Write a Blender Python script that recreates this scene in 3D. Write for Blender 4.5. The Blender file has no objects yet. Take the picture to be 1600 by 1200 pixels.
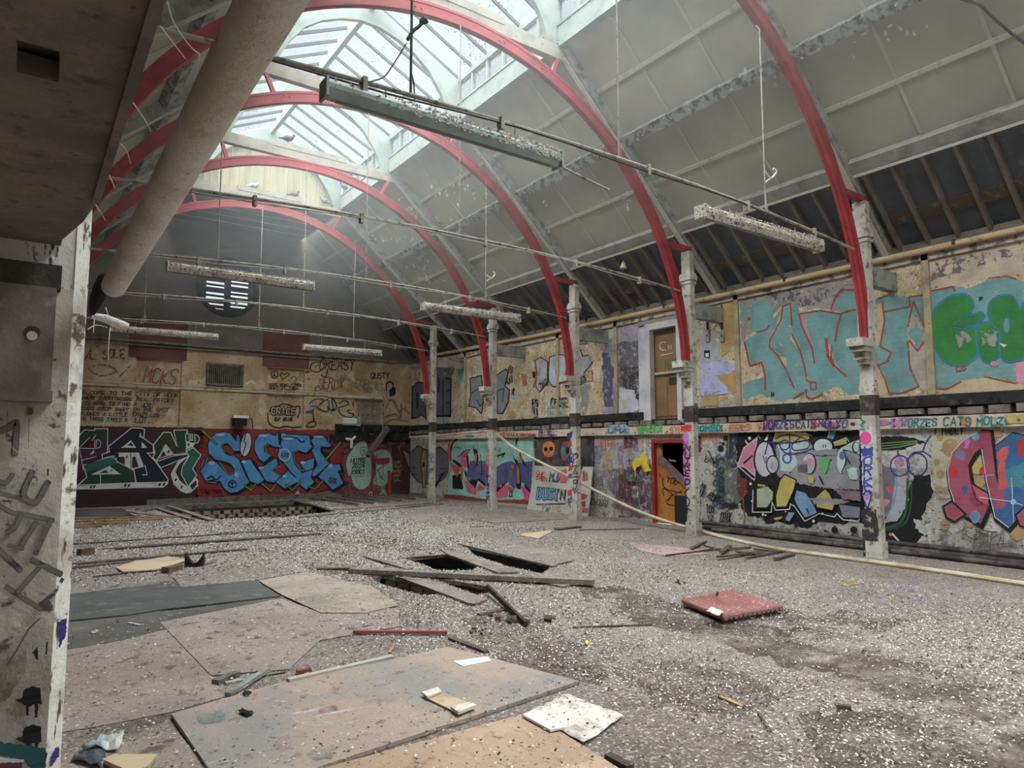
import bpy, bmesh, math, random
import numpy as np
from mathutils import Vector, Matrix
from mathutils.geometry import tessellate_polygon
random.seed(7); RNG = np.random.default_rng(11)
SC = bpy.context.scene
COL = SC.collection
R = math.radians

# ---------------------------------------------------------------- camera, sky, sun, exposure
FPX = 1080.0
PITCH = math.atan2(101.0, FPX)
YAW = math.atan2(768.0, math.hypot(FPX, 101.0))
EYE = Vector((0.0, 0.0, 1.6))
cam_d = bpy.data.cameras.new('camera'); cam = bpy.data.objects.new('camera', cam_d); COL.objects.link(cam)
cam_d.sensor_width = 36.0; cam_d.lens = 36.0 * FPX / 1600.0; cam_d.clip_start = 0.02; cam_d.clip_end = 200
cam.location = EYE; cam.rotation_euler = (math.pi / 2 + PITCH, 0.0, -YAW)
SC.camera = cam
W = bpy.data.worlds.new('overcast'); SC.world = W; W.use_nodes = True
wn = W.node_tree.nodes; wl = W.node_tree.links
bg = wn['Background']; bg.inputs['Strength'].default_value = 1.12
tc = wn.new('ShaderNodeTexCoord'); ns = wn.new('ShaderNodeTexNoise'); ns.inputs['Scale'].default_value = 2.2; ns.inputs['Detail'].default_value = 5
rp = wn.new('ShaderNodeValToRGB'); rp.color_ramp.elements[0].position = 0.3; rp.color_ramp.elements[1].position = 0.7
rp.color_ramp.elements[0].color = (0.74, 0.82, 0.87, 1); rp.color_ramp.elements[1].color = (0.86, 0.93, 0.97, 1)
wl.new(tc.outputs['Generated'], ns.inputs['Vector']); wl.new(ns.outputs['Fac'], rp.inputs['Fac']); wl.new(rp.outputs['Color'], bg.inputs['Color'])
sun_d = bpy.data.lights.new('veiled_sun', 'SUN'); sun_d.energy = 35.0; sun_d.angle = R(112); sun_d.color = (0.955, 0.985, 1.0)
sun = bpy.data.objects.new('veiled_sun', sun_d); COL.objects.link(sun); sun.location = (5, 8, 30); sun.rotation_euler = (R(8), R(-14), 0)
SC.view_settings.view_transform = 'Standard'; SC.view_settings.look = 'None'
SC.view_settings.gamma = 1.0; SC.view_settings.use_curve_mapping = False
SC.view_settings.exposure = 0.0
SC.cycles.use_denoising = True
SC.cycles.max_bounces = 10; SC.cycles.diffuse_bounces = 6; SC.cycles.transparent_max_bounces = 24
SC.cycles.volume_bounces = 1
SC.cycles.caustics_reflective = False; SC.cycles.caustics_refractive = False
SC.cycles.sample_clamp_indirect = 6.0

# ---------------------------------------------------------------- survey helpers: a photo measurement -> a point in the hall
_cp, _sp, _cy, _sy = math.cos(PITCH), math.sin(PITCH), math.cos(YAW), math.sin(YAW)
FW = Vector((_sy * _cp, _cy * _cp, _sp)); RT = Vector((_cy, -_sy, 0)); UPV = RT.cross(FW)
def on(u, v, axis, val):
    d = FW + RT * ((u - 800) / FPX) + UPV * ((600 - v) / FPX)
    t = (val - EYE[axis]) / d[axis]
    return EYE + d * t
def fl(u, v, z=0.0): return on(u, v, 2, z)

# ---------------------------------------------------------------- materials
def lin(c):
    return tuple(((x / 255) / 12.92 if x / 255 <= 0.04045 else ((x / 255 + 0.055) / 1.055) ** 2.4) for x in c) + (1.0,)
MATS = {}
def M(name, base, layers=(), rough=0.85, bump=None, brick=None, alpha=None, metal=0.0, spec=0.3, trans=0.0, jitter=0.0):
    """layers: (colour, scale or (sx,sy,sz), threshold, softness[, strength]) drawn over base by noise on world position."""
    if name in MATS: return MATS[name]
    m = bpy.data.materials.new(name); m.use_nodes = True; MATS[name] = m
    nt = m.node_tree; N = nt.nodes; L = nt.links
    b = N['Principled BSDF']; b.inputs['Roughness'].default_value = rough; b.inputs['Metallic'].default_value = metal
    b.inputs['Specular IOR Level'].default_value = spec
    geo = N.new('ShaderNodeNewGeometry')
    def noise(scale, seed, detail=6, rgh=0.62):
        n = N.new('ShaderNodeTexNoise'); n.inputs['Detail'].default_value = detail; n.inputs['Roughness'].default_value = rgh
        mp = N.new('ShaderNodeMapping'); mp.inputs['Location'].default_value = (seed * 3.7, seed * 1.9, seed * 5.3)
        if isinstance(scale, tuple): mp.inputs['Scale'].default_value = scale; n.inputs['Scale'].default_value = 1
        else: n.inputs['Scale'].default_value = scale
        L.new(geo.outputs['Position'], mp.inputs['Vector']); L.new(mp.outputs['Vector'], n.inputs['Vector'])
        return n.outputs['Fac']
    cur = None
    rgb = N.new('ShaderNodeRGB'); rgb.outputs[0].default_value = lin(base); cur = rgb.outputs[0]
    if jitter:
        oi = N.new('ShaderNodeObjectInfo'); hs = N.new('ShaderNodeHueSaturation'); mr = N.new('ShaderNodeMapRange')
        mr.inputs['To Min'].default_value = 1 - jitter; mr.inputs['To Max'].default_value = 1 + jitter
        L.new(oi.outputs['Random'], mr.inputs['Value']); L.new(mr.outputs['Result'], hs.inputs['Value']); L.new(cur, hs.inputs['Color']); cur = hs.outputs['Color']
    for i, ly in enumerate(layers):
        col, sc, thr, soft = ly[:4]; st = ly[4] if len(ly) > 4 else 1.0
        f = noise(sc, i + 1 + len(name))
        mr = N.new('ShaderNodeMapRange'); mr.inputs['From Min'].default_value = thr - soft; mr.inputs['From Max'].default_value = thr + soft
        mr.inputs['To Max'].default_value = st
        L.new(f, mr.inputs['Value'])
        mx = N.new('ShaderNodeMix'); mx.data_type = 'RGBA'; mx.inputs['B'].default_value = lin(col)
        L.new(mr.outputs['Result'], mx.inputs['Factor']); L.new(cur, mx.inputs['A']); cur = mx.outputs['Result']
    L.new(cur, b.inputs['Base Color'])
    hgt = None
    if brick:                                     # (axis, strength): courses of brickwork felt through the paint
        sx = N.new('ShaderNodeSeparateXYZ'); cx = N.new('ShaderNodeCombineXYZ'); L.new(geo.outputs['Position'], sx.inputs[0])
        L.new(sx.outputs['Y' if brick[0] == 'x' else 'X'], cx.inputs['X']); L.new(sx.outputs['Z'], cx.inputs['Y'])
        bt = N.new('ShaderNodeTexBrick'); bt.inputs['Scale'].default_value = 1.0; bt.inputs['Brick Width'].default_value = 0.235; bt.inputs['Row Height'].default_value = 0.078
        bt.inputs['Mortar Size'].default_value = 0.006; bt.inputs['Mortar Smooth'].default_value = 0.4
        bt.inputs['Color1'].default_value = (1, 1, 1, 1); bt.inputs['Color2'].default_value = (0.86, 0.86, 0.86, 1); bt.inputs['Mortar'].default_value = (0, 0, 0, 1)
        L.new(cx.outputs[0], bt.inputs['Vector'])
        bp0 = N.new('ShaderNodeBump'); bp0.inputs['Strength'].default_value = brick[1]; bp0.inputs['Distance'].default_value = 0.008
        L.new(bt.outputs['Color'], bp0.inputs['Height']); hgt = bp0.outputs['Normal']
        mm = N.new('ShaderNodeMix'); mm.data_type = 'RGBA'; mm.blend_type = 'MULTIPLY'; mm.inputs['Factor'].default_value = 0.28 * brick[1]
        L.new(cur, mm.inputs['A']); L.new(bt.outputs['Color'], mm.inputs['B']); L.new(mm.outputs['Result'], b.inputs['Base Color'])
    if bump:
        bp = N.new('ShaderNodeBump'); bp.inputs['Strength'].default_value = bump[1]; bp.inputs['Distance'].default_value = 0.02
        L.new(noise(bump[0], 9, 5), bp.inputs['Height'])
        if hgt is not None: L.new(hgt, bp.inputs['Normal'])
        hgt = bp.outputs['Normal']
    if hgt is not None: L.new(hgt, b.inputs['Normal'])
    if alpha:                                     # (scale, threshold): where the paint has flaked off
        f = noise(alpha[0], 5 + len(name) % 7, 8, 0.7)
        mr = N.new('ShaderNodeMapRange'); sf = alpha[2] if len(alpha) > 2 else .015; mr.inputs['From Min'].default_value = alpha[1] - sf; mr.inputs['From Max'].default_value = alpha[1] + sf
        if len(alpha) > 3: mr.inputs['To Max'].default_value = alpha[3]
        L.new(f, mr.inputs['Value']); L.new(mr.outputs['Result'], b.inputs['Alpha'])
    return m
def PT(name, c, wear=0.33, dirt=True):            # spray paint on masonry
    lay = [((c[0] * .72, c[1] * .72, c[2] * .72), 3.0, 0.56, 0.16, 0.7), ((185, 178, 165), 26.0, 0.70, 0.03, 0.6)] if dirt else []
    soft = any(k in name for k in ('stain', 'smudge', 'wash', 'smear', 'haze', 'swash', 'splatter', 'spl_'))
    return M('paint_' + name, c, lay, rough=0.75, brick=('x', .28) if dirt else None, alpha=((7.0, wear + .05, .09) if soft else (9.0, wear)) if wear else None)

# ---------------------------------------------------------------- mesh helpers
class MB:
    def __init__(s): s.v = []; s.f = []; s.mi = []; s.mats = []; s.m = 0
    def use(s, mat):
        if mat not in s.mats: s.mats.append(mat)
        s.m = s.mats.index(mat); return s
    def add(s, vs, fs):
        o = len(s.v); s.v += [tuple(p) for p in vs]
        for f in fs: s.f.append([i + o for i in f]); s.mi.append(s.m)
        return s
    def box(s, c, d, rz=0.0, rx=0.0, ry=0.0, bev=0.0):
        x, y, z = d[0] / 2, d[1] / 2, d[2] / 2
        mt = Matrix.Translation(c) @ Matrix.Rotation(rz, 4, 'Z') @ Matrix.Rotation(ry, 4, 'Y') @ Matrix.Rotation(rx, 4, 'X')
        vs = [mt @ Vector((a * x, b * y, e * z)) for e in (-1, 1) for b in (-1, 1) for a in (-1, 1)]
        return s.add(vs, [(0, 2, 3, 1), (4, 5, 7, 6), (0, 1, 5, 4), (2, 6, 7, 3), (0, 4, 6, 2), (1, 3, 7, 5)])
    def bx(s, x0, x1, y0, y1, z0, z1): return s.box(((x0 + x1) / 2, (y0 + y1) / 2, (z0 + z1) / 2), (x1 - x0, y1 - y0, z1 - z0))
    def bar(s, p, q, w, h, up=(0, 0, 1)):         # straight timber from p to q, w across, h along up
        p = Vector(p); q = Vector(q); d = (q - p).normalized(); up = Vector(up)
        sd = d.cross(up)
        if sd.length < 1e-4: sd = d.cross(Vector((1, 0, 0)))
        sd.normalize(); u2 = sd.cross(d).normalized()
        vs = [c + sd * (a * w / 2) + u2 * (b * h / 2) for c in (p, q) for b in (-1, 1) for a in (-1, 1)]
        return s.add(vs, [(0, 2, 3, 1), (4, 5, 7, 6), (0, 1, 5, 4), (2, 6, 7, 3), (0, 4, 6, 2), (1, 3, 7, 5)])
    def tube(s, pts, r, n=8, cap=True):
        pts = [Vector(p) for p in pts]; o = []; prev = None
        rr = r if isinstance(r, (list, tuple)) else [r] * len(pts)
        for i, p in enumerate(pts):
            t = (pts[min(i + 1, len(pts) - 1)] - pts[max(i - 1, 0)]).normalized()
            if prev is None:
                a = Vector((0, 0, 1)) if abs(t.z) < 0.9 else Vector((1, 0, 0)); sd = t.cross(a).normalized()
            else: sd = (prev - t * prev.dot(t)).normalized()
            prev = sd; u2 = t.cross(sd)
            o += [p + (sd * math.cos(2 * math.pi * k / n) + u2 * math.sin(2 * math.pi * k / n)) * rr[i] for k in range(n)]
        fs = [(i * n + k, i * n + (k + 1) % n, (i + 1) * n + (k + 1) % n, (i + 1) * n + k) for i in range(len(pts) - 1) for k in range(n)]
        if cap: fs += [tuple(range(n - 1, -1, -1)), tuple(range((len(pts) - 1) * n, len(pts) * n))]
        return s.add(o, fs)
    def slab(s, pts, d):                          # polygon pts (3D, planar) thickened by the vector d
        pts = [Vector(p) for p in pts]; d = Vector(d); n = len(pts)
        s.add(pts + [p + d for p in pts], [tuple(range(n)), tuple(range(2 * n - 1, n - 1, -1))] + [(i, i + n, (i + 1) % n + n, (i + 1) % n) for i in range(n)])
        return s
    def build(s, name, mat=None, parent=None, label=None, cat=None, group=None, kind=None, smooth=False, loc=None):
        me = bpy.data.meshes.new(name); me.from_pydata(s.v, [], s.f)
        if mat is not None and not s.mats: me.materials.append(mat)
        for m_ in s.mats: me.materials.append(m_)
        if len(s.mats) > 1: me.polygons.foreach_set('material_index', s.mi)
        bm = bmesh.new(); bm.from_mesh(me)
        bmesh.ops.recalc_face_normals(bm, faces=bm.faces); bm.to_mesh(me); bm.free()
        if smooth: me.polygons.foreach_set('use_smooth', [True] * len(me.polygons)); me.set_sharp_from_angle(angle=R(40))
        me.update()
        o = bpy.data.objects.new(name, me); COL.objects.link(o)
        if loc is not None:
            o.location = loc; me.transform(Matrix.Translation(-Vector(loc)))
        if parent is not None:
            o.parent = parent
            if parent.location.length: o.matrix_parent_inverse = Matrix.Translation(-parent.location)
        return tag(o, label, cat, group, kind)
def tag(o, label=None, cat=None, group=None, kind=None):
    if label: o['label'] = label
    if cat: o['category'] = cat
    if group: o['group'] = group
    if kind: o['kind'] = kind
    return o
def thing(name, label, cat, loc=(0, 0, 0), group=None, kind=None):
    o = bpy.data.objects.new(name, None); COL.objects.link(o); o.location = loc; o.empty_display_size = 0.2
    return tag(o, label, cat, group, kind)
def smooth_line(pts, n=5):
    P = [Vector(p) for p in pts]; out = []
    for i in range(len(P) - 1):
        a, b, c, d = P[max(i - 1, 0)], P[i], P[i + 1], P[min(i + 2, len(P) - 1)]
        for k in range(n):
            t = k / n
            out.append(0.5 * ((2 * b) + (c - a) * t + (2 * a - 5 * b + 4 * c - d) * t * t + (3 * b - a - 3 * c + d) * t ** 3))
    return out + [P[-1]]

# ---------------------------------------------------------------- shared materials
brown_wood = M('weathered_timber', (112, 104, 96), [((70, 64, 58), (6, 6, 6), .58, .1), ((150, 145, 136), 14.0, .66, .05)], bump=(30, .3))
grey_wood = M('grey_painted_timber', (150, 152, 146), [((105, 103, 97), 5.0, .56, .1), ((80, 72, 64), 16.0, .68, .04)], bump=(24, .25))
cream_wood = M('cream_painted_timber', (148, 142, 130), [((128, 122, 110), 4.0, .56, .1), ((96, 84, 74), 15.0, .66, .03)], bump=(26, .3))
lantern_wood = M('pale_green_grey_paint', (136, 146, 138), [((112, 120, 114), 3.0, .58, .14), ((110, 110, 102), 18.0, .70, .04)])
red_iron = M('red_painted_rib', (158, 56, 58), [((128, 46, 48), 3.0, .52, .12), ((118, 52, 50), 14.0, .68, .05), ((180, 150, 142), 24.0, .74, .03, .7)], rough=.55, bump=(20, .15))
panel_mat = M('ceiling_board_paint', (172, 170, 154), [((152, 150, 134), 1.1, .5, .2), ((170, 164, 130), .9, .62, .14, .6), ((190, 188, 178), 30.0, .76, .02)], rough=.8, jitter=.05)
batten_mat = M('batten_paint', (188, 186, 172), [((160, 157, 144), 6.0, .6, .08)])
purlin_mat = M('flaking_purlin_paint', (140, 140, 134), [((86, 84, 80), 7.0, .52, .04), ((196, 194, 188), 11.0, .64, .02), ((60, 56, 52), 15.0, .68, .02)], bump=(16, .6))
slate_mat = M('slate_underside', (92, 96, 104), [((68, 72, 80), 2.0, .5, .2), ((124, 112, 98), (1.2, 6, 6), .66, .06)], bump=(9, .5))
rafter_mat = M('soot_dark_rafter', (112, 104, 96), [((92, 84, 78), 4.0, .55, .12)])
conduit_mat = M('crusted_conduit', (152, 148, 138), [((98, 92, 84), 9.0, .58, .06)], bump=(60, .6))
pipe_tan = M('tan_painted_pipe', (184, 160, 124), [((130, 112, 90), 5.0, .62, .06)], rough=.6)
black_mat = M('soot_black', (34, 32, 32), [((70, 64, 60), 8.0, .64, .06)])
void_mat = M('unlit_void', (22, 20, 19))
dark_iron = M('dark_iron', (52, 50, 50), [((88, 78, 70), 12.0, .64, .05)], rough=.6)
purlin_low = M('grey_purlin_paint', (150, 147, 142), [((122, 118, 112), 4.0, .55, .1), ((92, 86, 80), 14.0, .68, .03)], bump=(20, .3))
panel_rib = M('ceiling_rib_paint', (180, 178, 163), [((160, 158, 143), 2.0, .55, .12)])

# ================================================================ THE SETTING
XR, XL, YB, YF = 11.3, -1.0, 22.2, -4.65           # right, left, back, front wall faces
CX = 5.15                                          # middle of the hall
YT = [18.65, 15.4, 12.08, 8.75, 5.4, 2.05]         # the trusses
def plate(mb, loops, to3, d, mats=None):
    """flat sheet with holes, thickened by d. loops: outer then holes, 2D."""
    d = Vector(d); flat = [p for lp in loops for p in lp]
    tris = tessellate_polygon([[Vector((p[0], p[1], 0)) for p in lp] for lp in loops])
    n = len(flat); vs = [Vector(to3(*p)) for p in flat]
    fs = [tuple(t) for t in tris] + [tuple(i + n for i in reversed(t)) for t in tris]; o = 0
    for lp in loops:
        k = len(lp); fs += [(o + i, o + (i + 1) % k, o + (i + 1) % k + n, o + i + n) for i in range(k)]; o += k
    mb.add(vs + [v + d for v in vs], fs); return mb
def rect(a0, a1, b0, b1): return [(a0, b0), (a1, b0), (a1, b1), (a0, b1)]

# ---- floor with its broken places
HOLES_PX = [[(630, 873), (698, 866), (718, 871), (748, 884), (738, 891), (683, 891), (655, 880)],
            [(728, 853), (800, 867), (838, 876), (860, 887), (846, 896), (798, 886), (742, 868)],
            [(556, 893), (620, 902), (680, 921), (693, 926), (672, 931), (640, 926), (598, 913)],
            [(661, 900), (762, 916), (769, 925), (745, 929), (708, 916)],
            [(573, 870), (635, 886), (615, 887), (588, 879)]]
holes = [[tuple(fl(*p)[:2]) for p in h] for h in HOLES_PX]
pit = [tuple(fl(*p)[:2]) for p in [(300, 807), (332, 812), (404, 809), (450, 808), (478, 804), (527, 799), (488, 787.5)]] + [(7.0, 22.0), (3.0, 22.0)]
floor_mat = M('guano_covered_floor', (143, 134, 125), [((112, 102, 94), .5, .52, .12), ((134, 116, 106), 1.7, .55, .1, .8), ((96, 86, 77), 4.5, .60, .06, .8), ((84, 74, 66), 13.0, .62, .04, .7), ((186, 180, 172), 30.0, .58, .03, .8),
              ((212, 207, 199), 62.0, .62, .02), ((62, 54, 47), 48.0, .65, .02), ((206, 202, 194), (24, 24, 24), .64, .03)], rough=.95, bump=(60, .9))
mb = MB().use(floor_mat)
plate(mb, [[(XL, YF), (XR, YF), (XR, YB), (XL, YB)]] + holes + [pit], lambda x, y: (x, y, 0.0), (0, 0, -0.045))
mb.build('floor', kind='structure', label='littered timber floor grey with droppings and flakes')
pit_ground = MB().use(M('sub_floor_rubble', (58, 52, 47), [((92, 84, 76), 9.0, .58, .06), ((30, 27, 25), 3.0, .56, .1)], bump=(14, .8)))
pit_ground.bx(XL, XR, YF, YB, -0.95, -0.7)
pit_ground.build('ground', kind='structure', label='dark rubble under the broken floor')

# ---- right wall
door_up = rect(9.78, 10.72, 2.16, 4.27); door_lo = rect(9.62, 10.60, 0.02, 1.76)
plaster = M('beige_flaking_plaster', (196, 178, 146), [((176, 146, 104), 1.3, .56, .07), ((168, 165, 160), 1.9, .57, .05, .8), ((208, 196, 172), 3.2, .58, .04), ((128, 112, 96), 11.0, .63, .05), ((82, 74, 68), 24.0, .61, .04), ((104, 96, 90), 7.0, .62, .04, .7), ((218, 208, 190), 16.0, .63, .03)], brick=('x', .4), bump=(22, .8))
lowplaster = M('whitewashed_lower_wall', (176, 172, 164), [((140, 132, 124), 1.2, .55, .08), ((196, 192, 186), 2.6, .58, .05), ((112, 104, 98), 6.0, .62, .05), ((66, 60, 58), 18.0, .61, .03), ((84, 78, 76), 5.0, .65, .04, .7), ((212, 208, 202), 22.0, .62, .03)], brick=('x', .4), bump=(22, .8))
mb = MB().use(plaster)
plate(mb, [rect(YF, YB + .3, 2.1, 4.75), door_up], lambda y, z: (XR, y, z), (0.3, 0, 0))
mb.use(lowplaster)
plate(mb, [[(YF, 0), (9.62, 0), (9.62, 1.76), (10.60, 1.76), (10.60, 0), (YB + .3, 0), (YB + .3, 2.1), (YF, 2.1)]], lambda y, z: (XR, y, z), (0.3, 0, 0))
wall_r = mb.build('wall_right', kind='structure', label='long graffiti covered brick wall')
# pilaster strips, ledges, corbel bricks
for k, (u, v) in enumerate([(1154, 560), (1453, 520), (964, 580), (873, 590), (728, 610)]):
    y = on(u, v, 0, XR).y
    MB().bx(XR - .05, XR + .01, y - .05, y + .05, 2.42, 4.6).build('pilaster', M('pilaster_plaster', (170, 152, 122), [((130, 118, 104), 3.0, .55, .1), ((96, 88, 80), 14.0, .66, .04)], bump=(20, .3)), wall_r)
MB().bx(XR - .07, XR + .01, YF, 9.72, 2.24, 2.41).bx(XR - .07, XR + .01, 10.85, YB, 2.24, 2.41).build('charred_ledge', M('charred_ledge', (44, 43, 45), [((88, 84, 82), 5.0, .62, .06), ((24, 23, 24), 9.0, .55, .08)], bump=(16, .5)), wall_r, label='charred black ledge along the upper wall')
brk = M('exposed_grey_brick', (132, 122, 114), [((96, 86, 78), 6.0, .55, .08), ((164, 156, 146), 14.0, .64, .04)], bump=(40, .6), jitter=.2)
MB().bx(XR - .012, XR + .02, YF, YB, 2.09, 2.24).build('joist_pocket', black_mat, wall_r)
y = 3.0; i = 0
bmesh_brick = None
while y < 21.9:
    w = (.30, .36, .26, .33)[i % 4]
    if bmesh_brick is None:
        o = MB().box((0, 0, 0), (.08, 1, .1)).build('brick', brk, wall_r); bmesh_brick = o
    else: o = bmesh_brick.copy(); COL.objects.link(o)
    o.location = (XR - .03 + .008 * math.sin(i * 2.3), y + w / 2, 2.165 + .008 * math.sin(i * 1.7)); o.scale = (1, w, 1 + .15 * math.sin(i))
    o.rotation_euler = (.02 * math.sin(i * 3.1), 0, .02 * math.sin(i * 1.3))
    y += w + (.075 if i % 3 else .11); i += 1
beam_mat = M('cream_ledger_beam', (206, 190, 172), [((188, 160, 138), 1.6, .56, .1), ((150, 138, 128), 6.0, .62, .06)], bump=(30, .3))
lb = MB().bx(XR - .09, XR + .01, YF, 20.4, 1.91, 2.09).build('ledger_beam', beam_mat, wall_r, label='cream ledger beam with painted tags and bolts')
bolts = MB()
yy = 4.0
while yy < 20:
    for z in ((1.96,) if int(yy * 10) % 3 else (1.95, 2.05)): bolts.tube([(XR - .088, yy, z), (XR - .104, yy, z)], .016, 6)
    yy += .47
tag(bolts.build('bolts', dark_iron, wall_r), kind='stuff')
MB().bx(XR - .05, XR + .005, 9.3, 22.2, 4.46, 4.6).bx(XR - .05, XR + .005, YF, 9.3, 4.5, 4.6).build('wall_plate', M('wall_plate', (170, 160, 146), [((96, 88, 80), 6.0, .56, .06)], bump=(20, .5)), wall_r)
# ---- upper door
d1 = thing('door_1', 'tall brown upper door standing shut in a white frame', None, (XR, 10.25, 2.16), kind='structure')
wf = M('white_door_frame', (196, 192, 190), [((160, 160, 176), 1.6, .54, .1), ((110, 100, 92), 12.0, .67, .04)])
f = MB().bx(XR - .05, XR + .1, 10.62, 10.76, 2.16, 4.36).bx(XR - .05, XR + .1, 9.74, 9.86, 2.16, 4.36).bx(XR - .05, XR + .1, 9.86, 10.62, 4.22, 4.36).bx(XR - .03, XR + .03, 10.76, 10.98, 2.2, 4.3)
f.build('frame', wf, d1)
f = MB().bx(XR - .03, XR + .04, 9.7, 11.0, 4.36, 4.5).build('lintel', cream_wood, d1)
leaf = MB().bx(XR + .12, XR + .16, 9.86, 10.62, 2.16, 4.22).build('leaf', M('brown_door_leaf', (136, 106, 76), [((116, 90, 64), 1.8, .55, .12), ((96, 76, 58), 9.0, .66, .05)], rough=.6), d1)
for (a, b) in ((9.9, 10.22), (10.27, 10.58)):
    MB().bx(XR + .105, XR + .125, a, b, 2.3, 3.05).build('door_panel', MATS['brown_door_leaf'], leaf)
MB().bx(XR + .06, XR + .10, 9.9, 10.58, 3.22, 3.27).build('push_bar', M('dull_steel', (176, 164, 146), rough=.4), leaf, label='pale push bar across the leaf')
MB().bx(XR + .09, XR + .115, 9.95, 10.2, 2.98, 3.14).build('lock_plate', dark_iron, leaf)
MB().bx(XR + .16, XR + .3, 9.7, 10.8, 2.1, 4.4).build('void_block', void_mat, d1)  # near-black block, stands in for the shade behind the leaf
# ---- lower door
d2 = thing('door_2', 'low doorway with a bright red frame beside pillar', None, (XR, 10.2, 0), kind='structure')
rf = M('red_door_frame', (148, 46, 48), [((122, 40, 42), 3.0, .54, .1), ((110, 60, 56), 16.0, .68, .04)])
MB().bx(XR - .03, XR + .11, 10.57, 10.645, 0, 1.80).bx(XR - .03, XR + .11, 9.57, 9.64, 0, 1.80).bx(XR - .03, XR + .11, 9.64, 10.57, 1.72, 1.80).build('frame', rf, d2)
MB().bx(XR + .3, XR + 1.5, 9.0, 11.4, -.03, 0.0).bx(XR + 1.45, XR + 1.5, 9.0, 11.4, 0, 2).bx(XR + .3, XR + 1.5, 11.35, 11.4, 0, 2).bx(XR + .3, XR + 1.5, 9.0, 9.05, 0, 2).bx(XR + .3, XR + 1.5, 9.0, 11.4, 2.0, 2.04).build('back_room', M('back_room_dark', (74, 60, 48), [((48, 40, 34), 2.0, .52, .1)]), d2)
od = M('orange_brown_boarding', (178, 118, 58), [((150, 94, 44), 2.2, .52, .12), ((100, 66, 36), 9.0, .64, .05)], rough=.6)
lf = MB().slab([(XR + .06, y, z) for y, z in ((10.57, .02), (10.57, 1.7), (10.46, 1.7), (10.40, 1.36), (9.64, .78), (9.64, .02))], (.03, 0, 0)).build('leaf', od, d2, label='orange brown door leaf with its upper corner broken away')
MB().bar((XR + .03, 10.46, 1.40), (XR + .03, 9.64, .80), .03, .16, (0, .6, .8)).build('brace_plank', M('mauve_plank', (116, 92, 96), [((90, 72, 76), 6.0, .56, .08)]), d2, label='mauve plank slanting across the doorway')
MB().bx(XR - .02, XR + .055, 9.68, 10.02, .02, .62).build('meter_box', M('black_cabinet', (38, 36, 36)), d2)

# ---- back wall
vent = (4.97, 6.55, .92)
circ = [(vent[0] + vent[2] * math.cos(2 * math.pi * k / 40), vent[1] + vent[2] * math.sin(2 * math.pi * k / 40)) for k in range(40)]
upper_b = M('sooted_upper_gable', (132, 125, 117), [((98, 95, 92), .5, .5, .2), ((128, 118, 106), 1.4, .56, .1), ((150, 142, 132), 12.0, .68, .04)], brick=('y', .8), bump=(26, .4))
mid_b = M('beige_back_plaster', (188, 166, 132), [((160, 130, 94), 1.0, .54, .1), ((200, 184, 156), 2.2, .58, .06), ((120, 100, 82), 9.0, .64, .05), ((70, 60, 54), 20.0, .70, .03)], brick=('y', .7), bump=(30, .4))
low_b = M('maroon_painted_dado', (78, 52, 56), [((60, 42, 48), 1.2, .52, .12), ((110, 84, 84), 8.0, .68, .04)], brick=('y', .6), bump=(30, .3))
NICHE = [rect(2.56, 3.76, 2.25, 4.18), rect(6.25, 7.43, 2.22, 4.15), rect(9.15, 10.18, 2.06, 3.32)]
mb = MB().use(low_b); plate(mb, [rect(XL - .3, XR + .3, -.7, 2.03)], lambda x, z: (x, YB, z), (0, .3, 0))
plate(mb, [rect(XL - .3, 8.6, 2.03, 2.2)], lambda x, z: (x, YB, z), (0, .3, 0))
mb.use(mid_b)
plate(mb, [[(XL - .3, 2.2), (8.6, 2.2), (8.6, 2.03), (XR + .3, 2.03), (XR + .3, 4.6), (XL - .3, 4.6)]] + NICHE, lambda x, z: (x, YB, z), (0, .08, 0))
plate(mb, [[(XL - .3, 2.03), (XR + .3, 2.03), (XR + .3, 4.6), (XL - .3, 4.6)]], lambda x, z: (x, YB + .08, z), (0, .2, 0))
mb.use(upper_b)
plate(mb, [[(XL - .3, 4.6), (XR + .3, 4.6), (7.15, 8.7), (3.15, 8.7)], circ], lambda x, z: (x, YB, z), (0, .3, 0))
wall_b = mb.build('wall_back', kind='structure', label='gable end wall with plaster above painted dado')
lint = M('red_brown_boarding', (112, 78, 70), [((94, 64, 58), 1.6, .54, .12), ((134, 104, 94), 12.0, .68, .04)])
for (a, b, z0, z1) in ((2.36, 3.88, 4.2, 5.37), (6.08, 7.56, 4.19, 5.33)):
    MB().bx(a, b, YB - .025, YB + .01, z0, z1).build('lintel_board', lint, wall_b, label='red brown boarded panel above a blocked opening')
MB().tube([(XL, YB - .06, 4.66), (10.7, YB - .06, 4.64)], .035).tube([(XL, YB - .06, 4.56), (8.9, YB - .06, 4.53)], .022).build('wall_pipe', M('grey_gas_pipe', (128, 124, 116), [((92, 86, 80), 6.0, .58, .08)]), wall_b)
MB().bx(XL, 8.2, YB - .05, YB + .01, 3.34, 3.40).bx(8.2, 10.26, YB - .07, YB + .01, 3.3, 3.40).tube([(XL, YB - .07, 3.45), (8.2, YB - .07, 3.43)], .018, 6).build('dado_rail', M('pale_dado_rail', (190, 178, 152), [((120, 108, 92), 6.0, .6, .06)]), wall_b)
MB().tube([(10.2, YB - .05, 3.4), (10.2, YB - .05, 1.85)], .03).build('down_pipe', conduit_mat, wall_b)
MB().bx(8.5, XR - .08, YB - .06, YB + .01, 2.2, 2.42).bx(8.3, XR - .08, YB - .09, YB + .01, 1.88, 2.06).bx(8.5, XR - .08, YB - .02, YB + .01, 2.05, 2.22).build('charred_beam', MATS['charred_ledge'], wall_b, label='charred black beam in the far corner')
MB().bx(3.0, 8.4, YB - .05, YB + .01, -.02, .16).build('floor_plate', brown_wood, wall_b)
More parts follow.
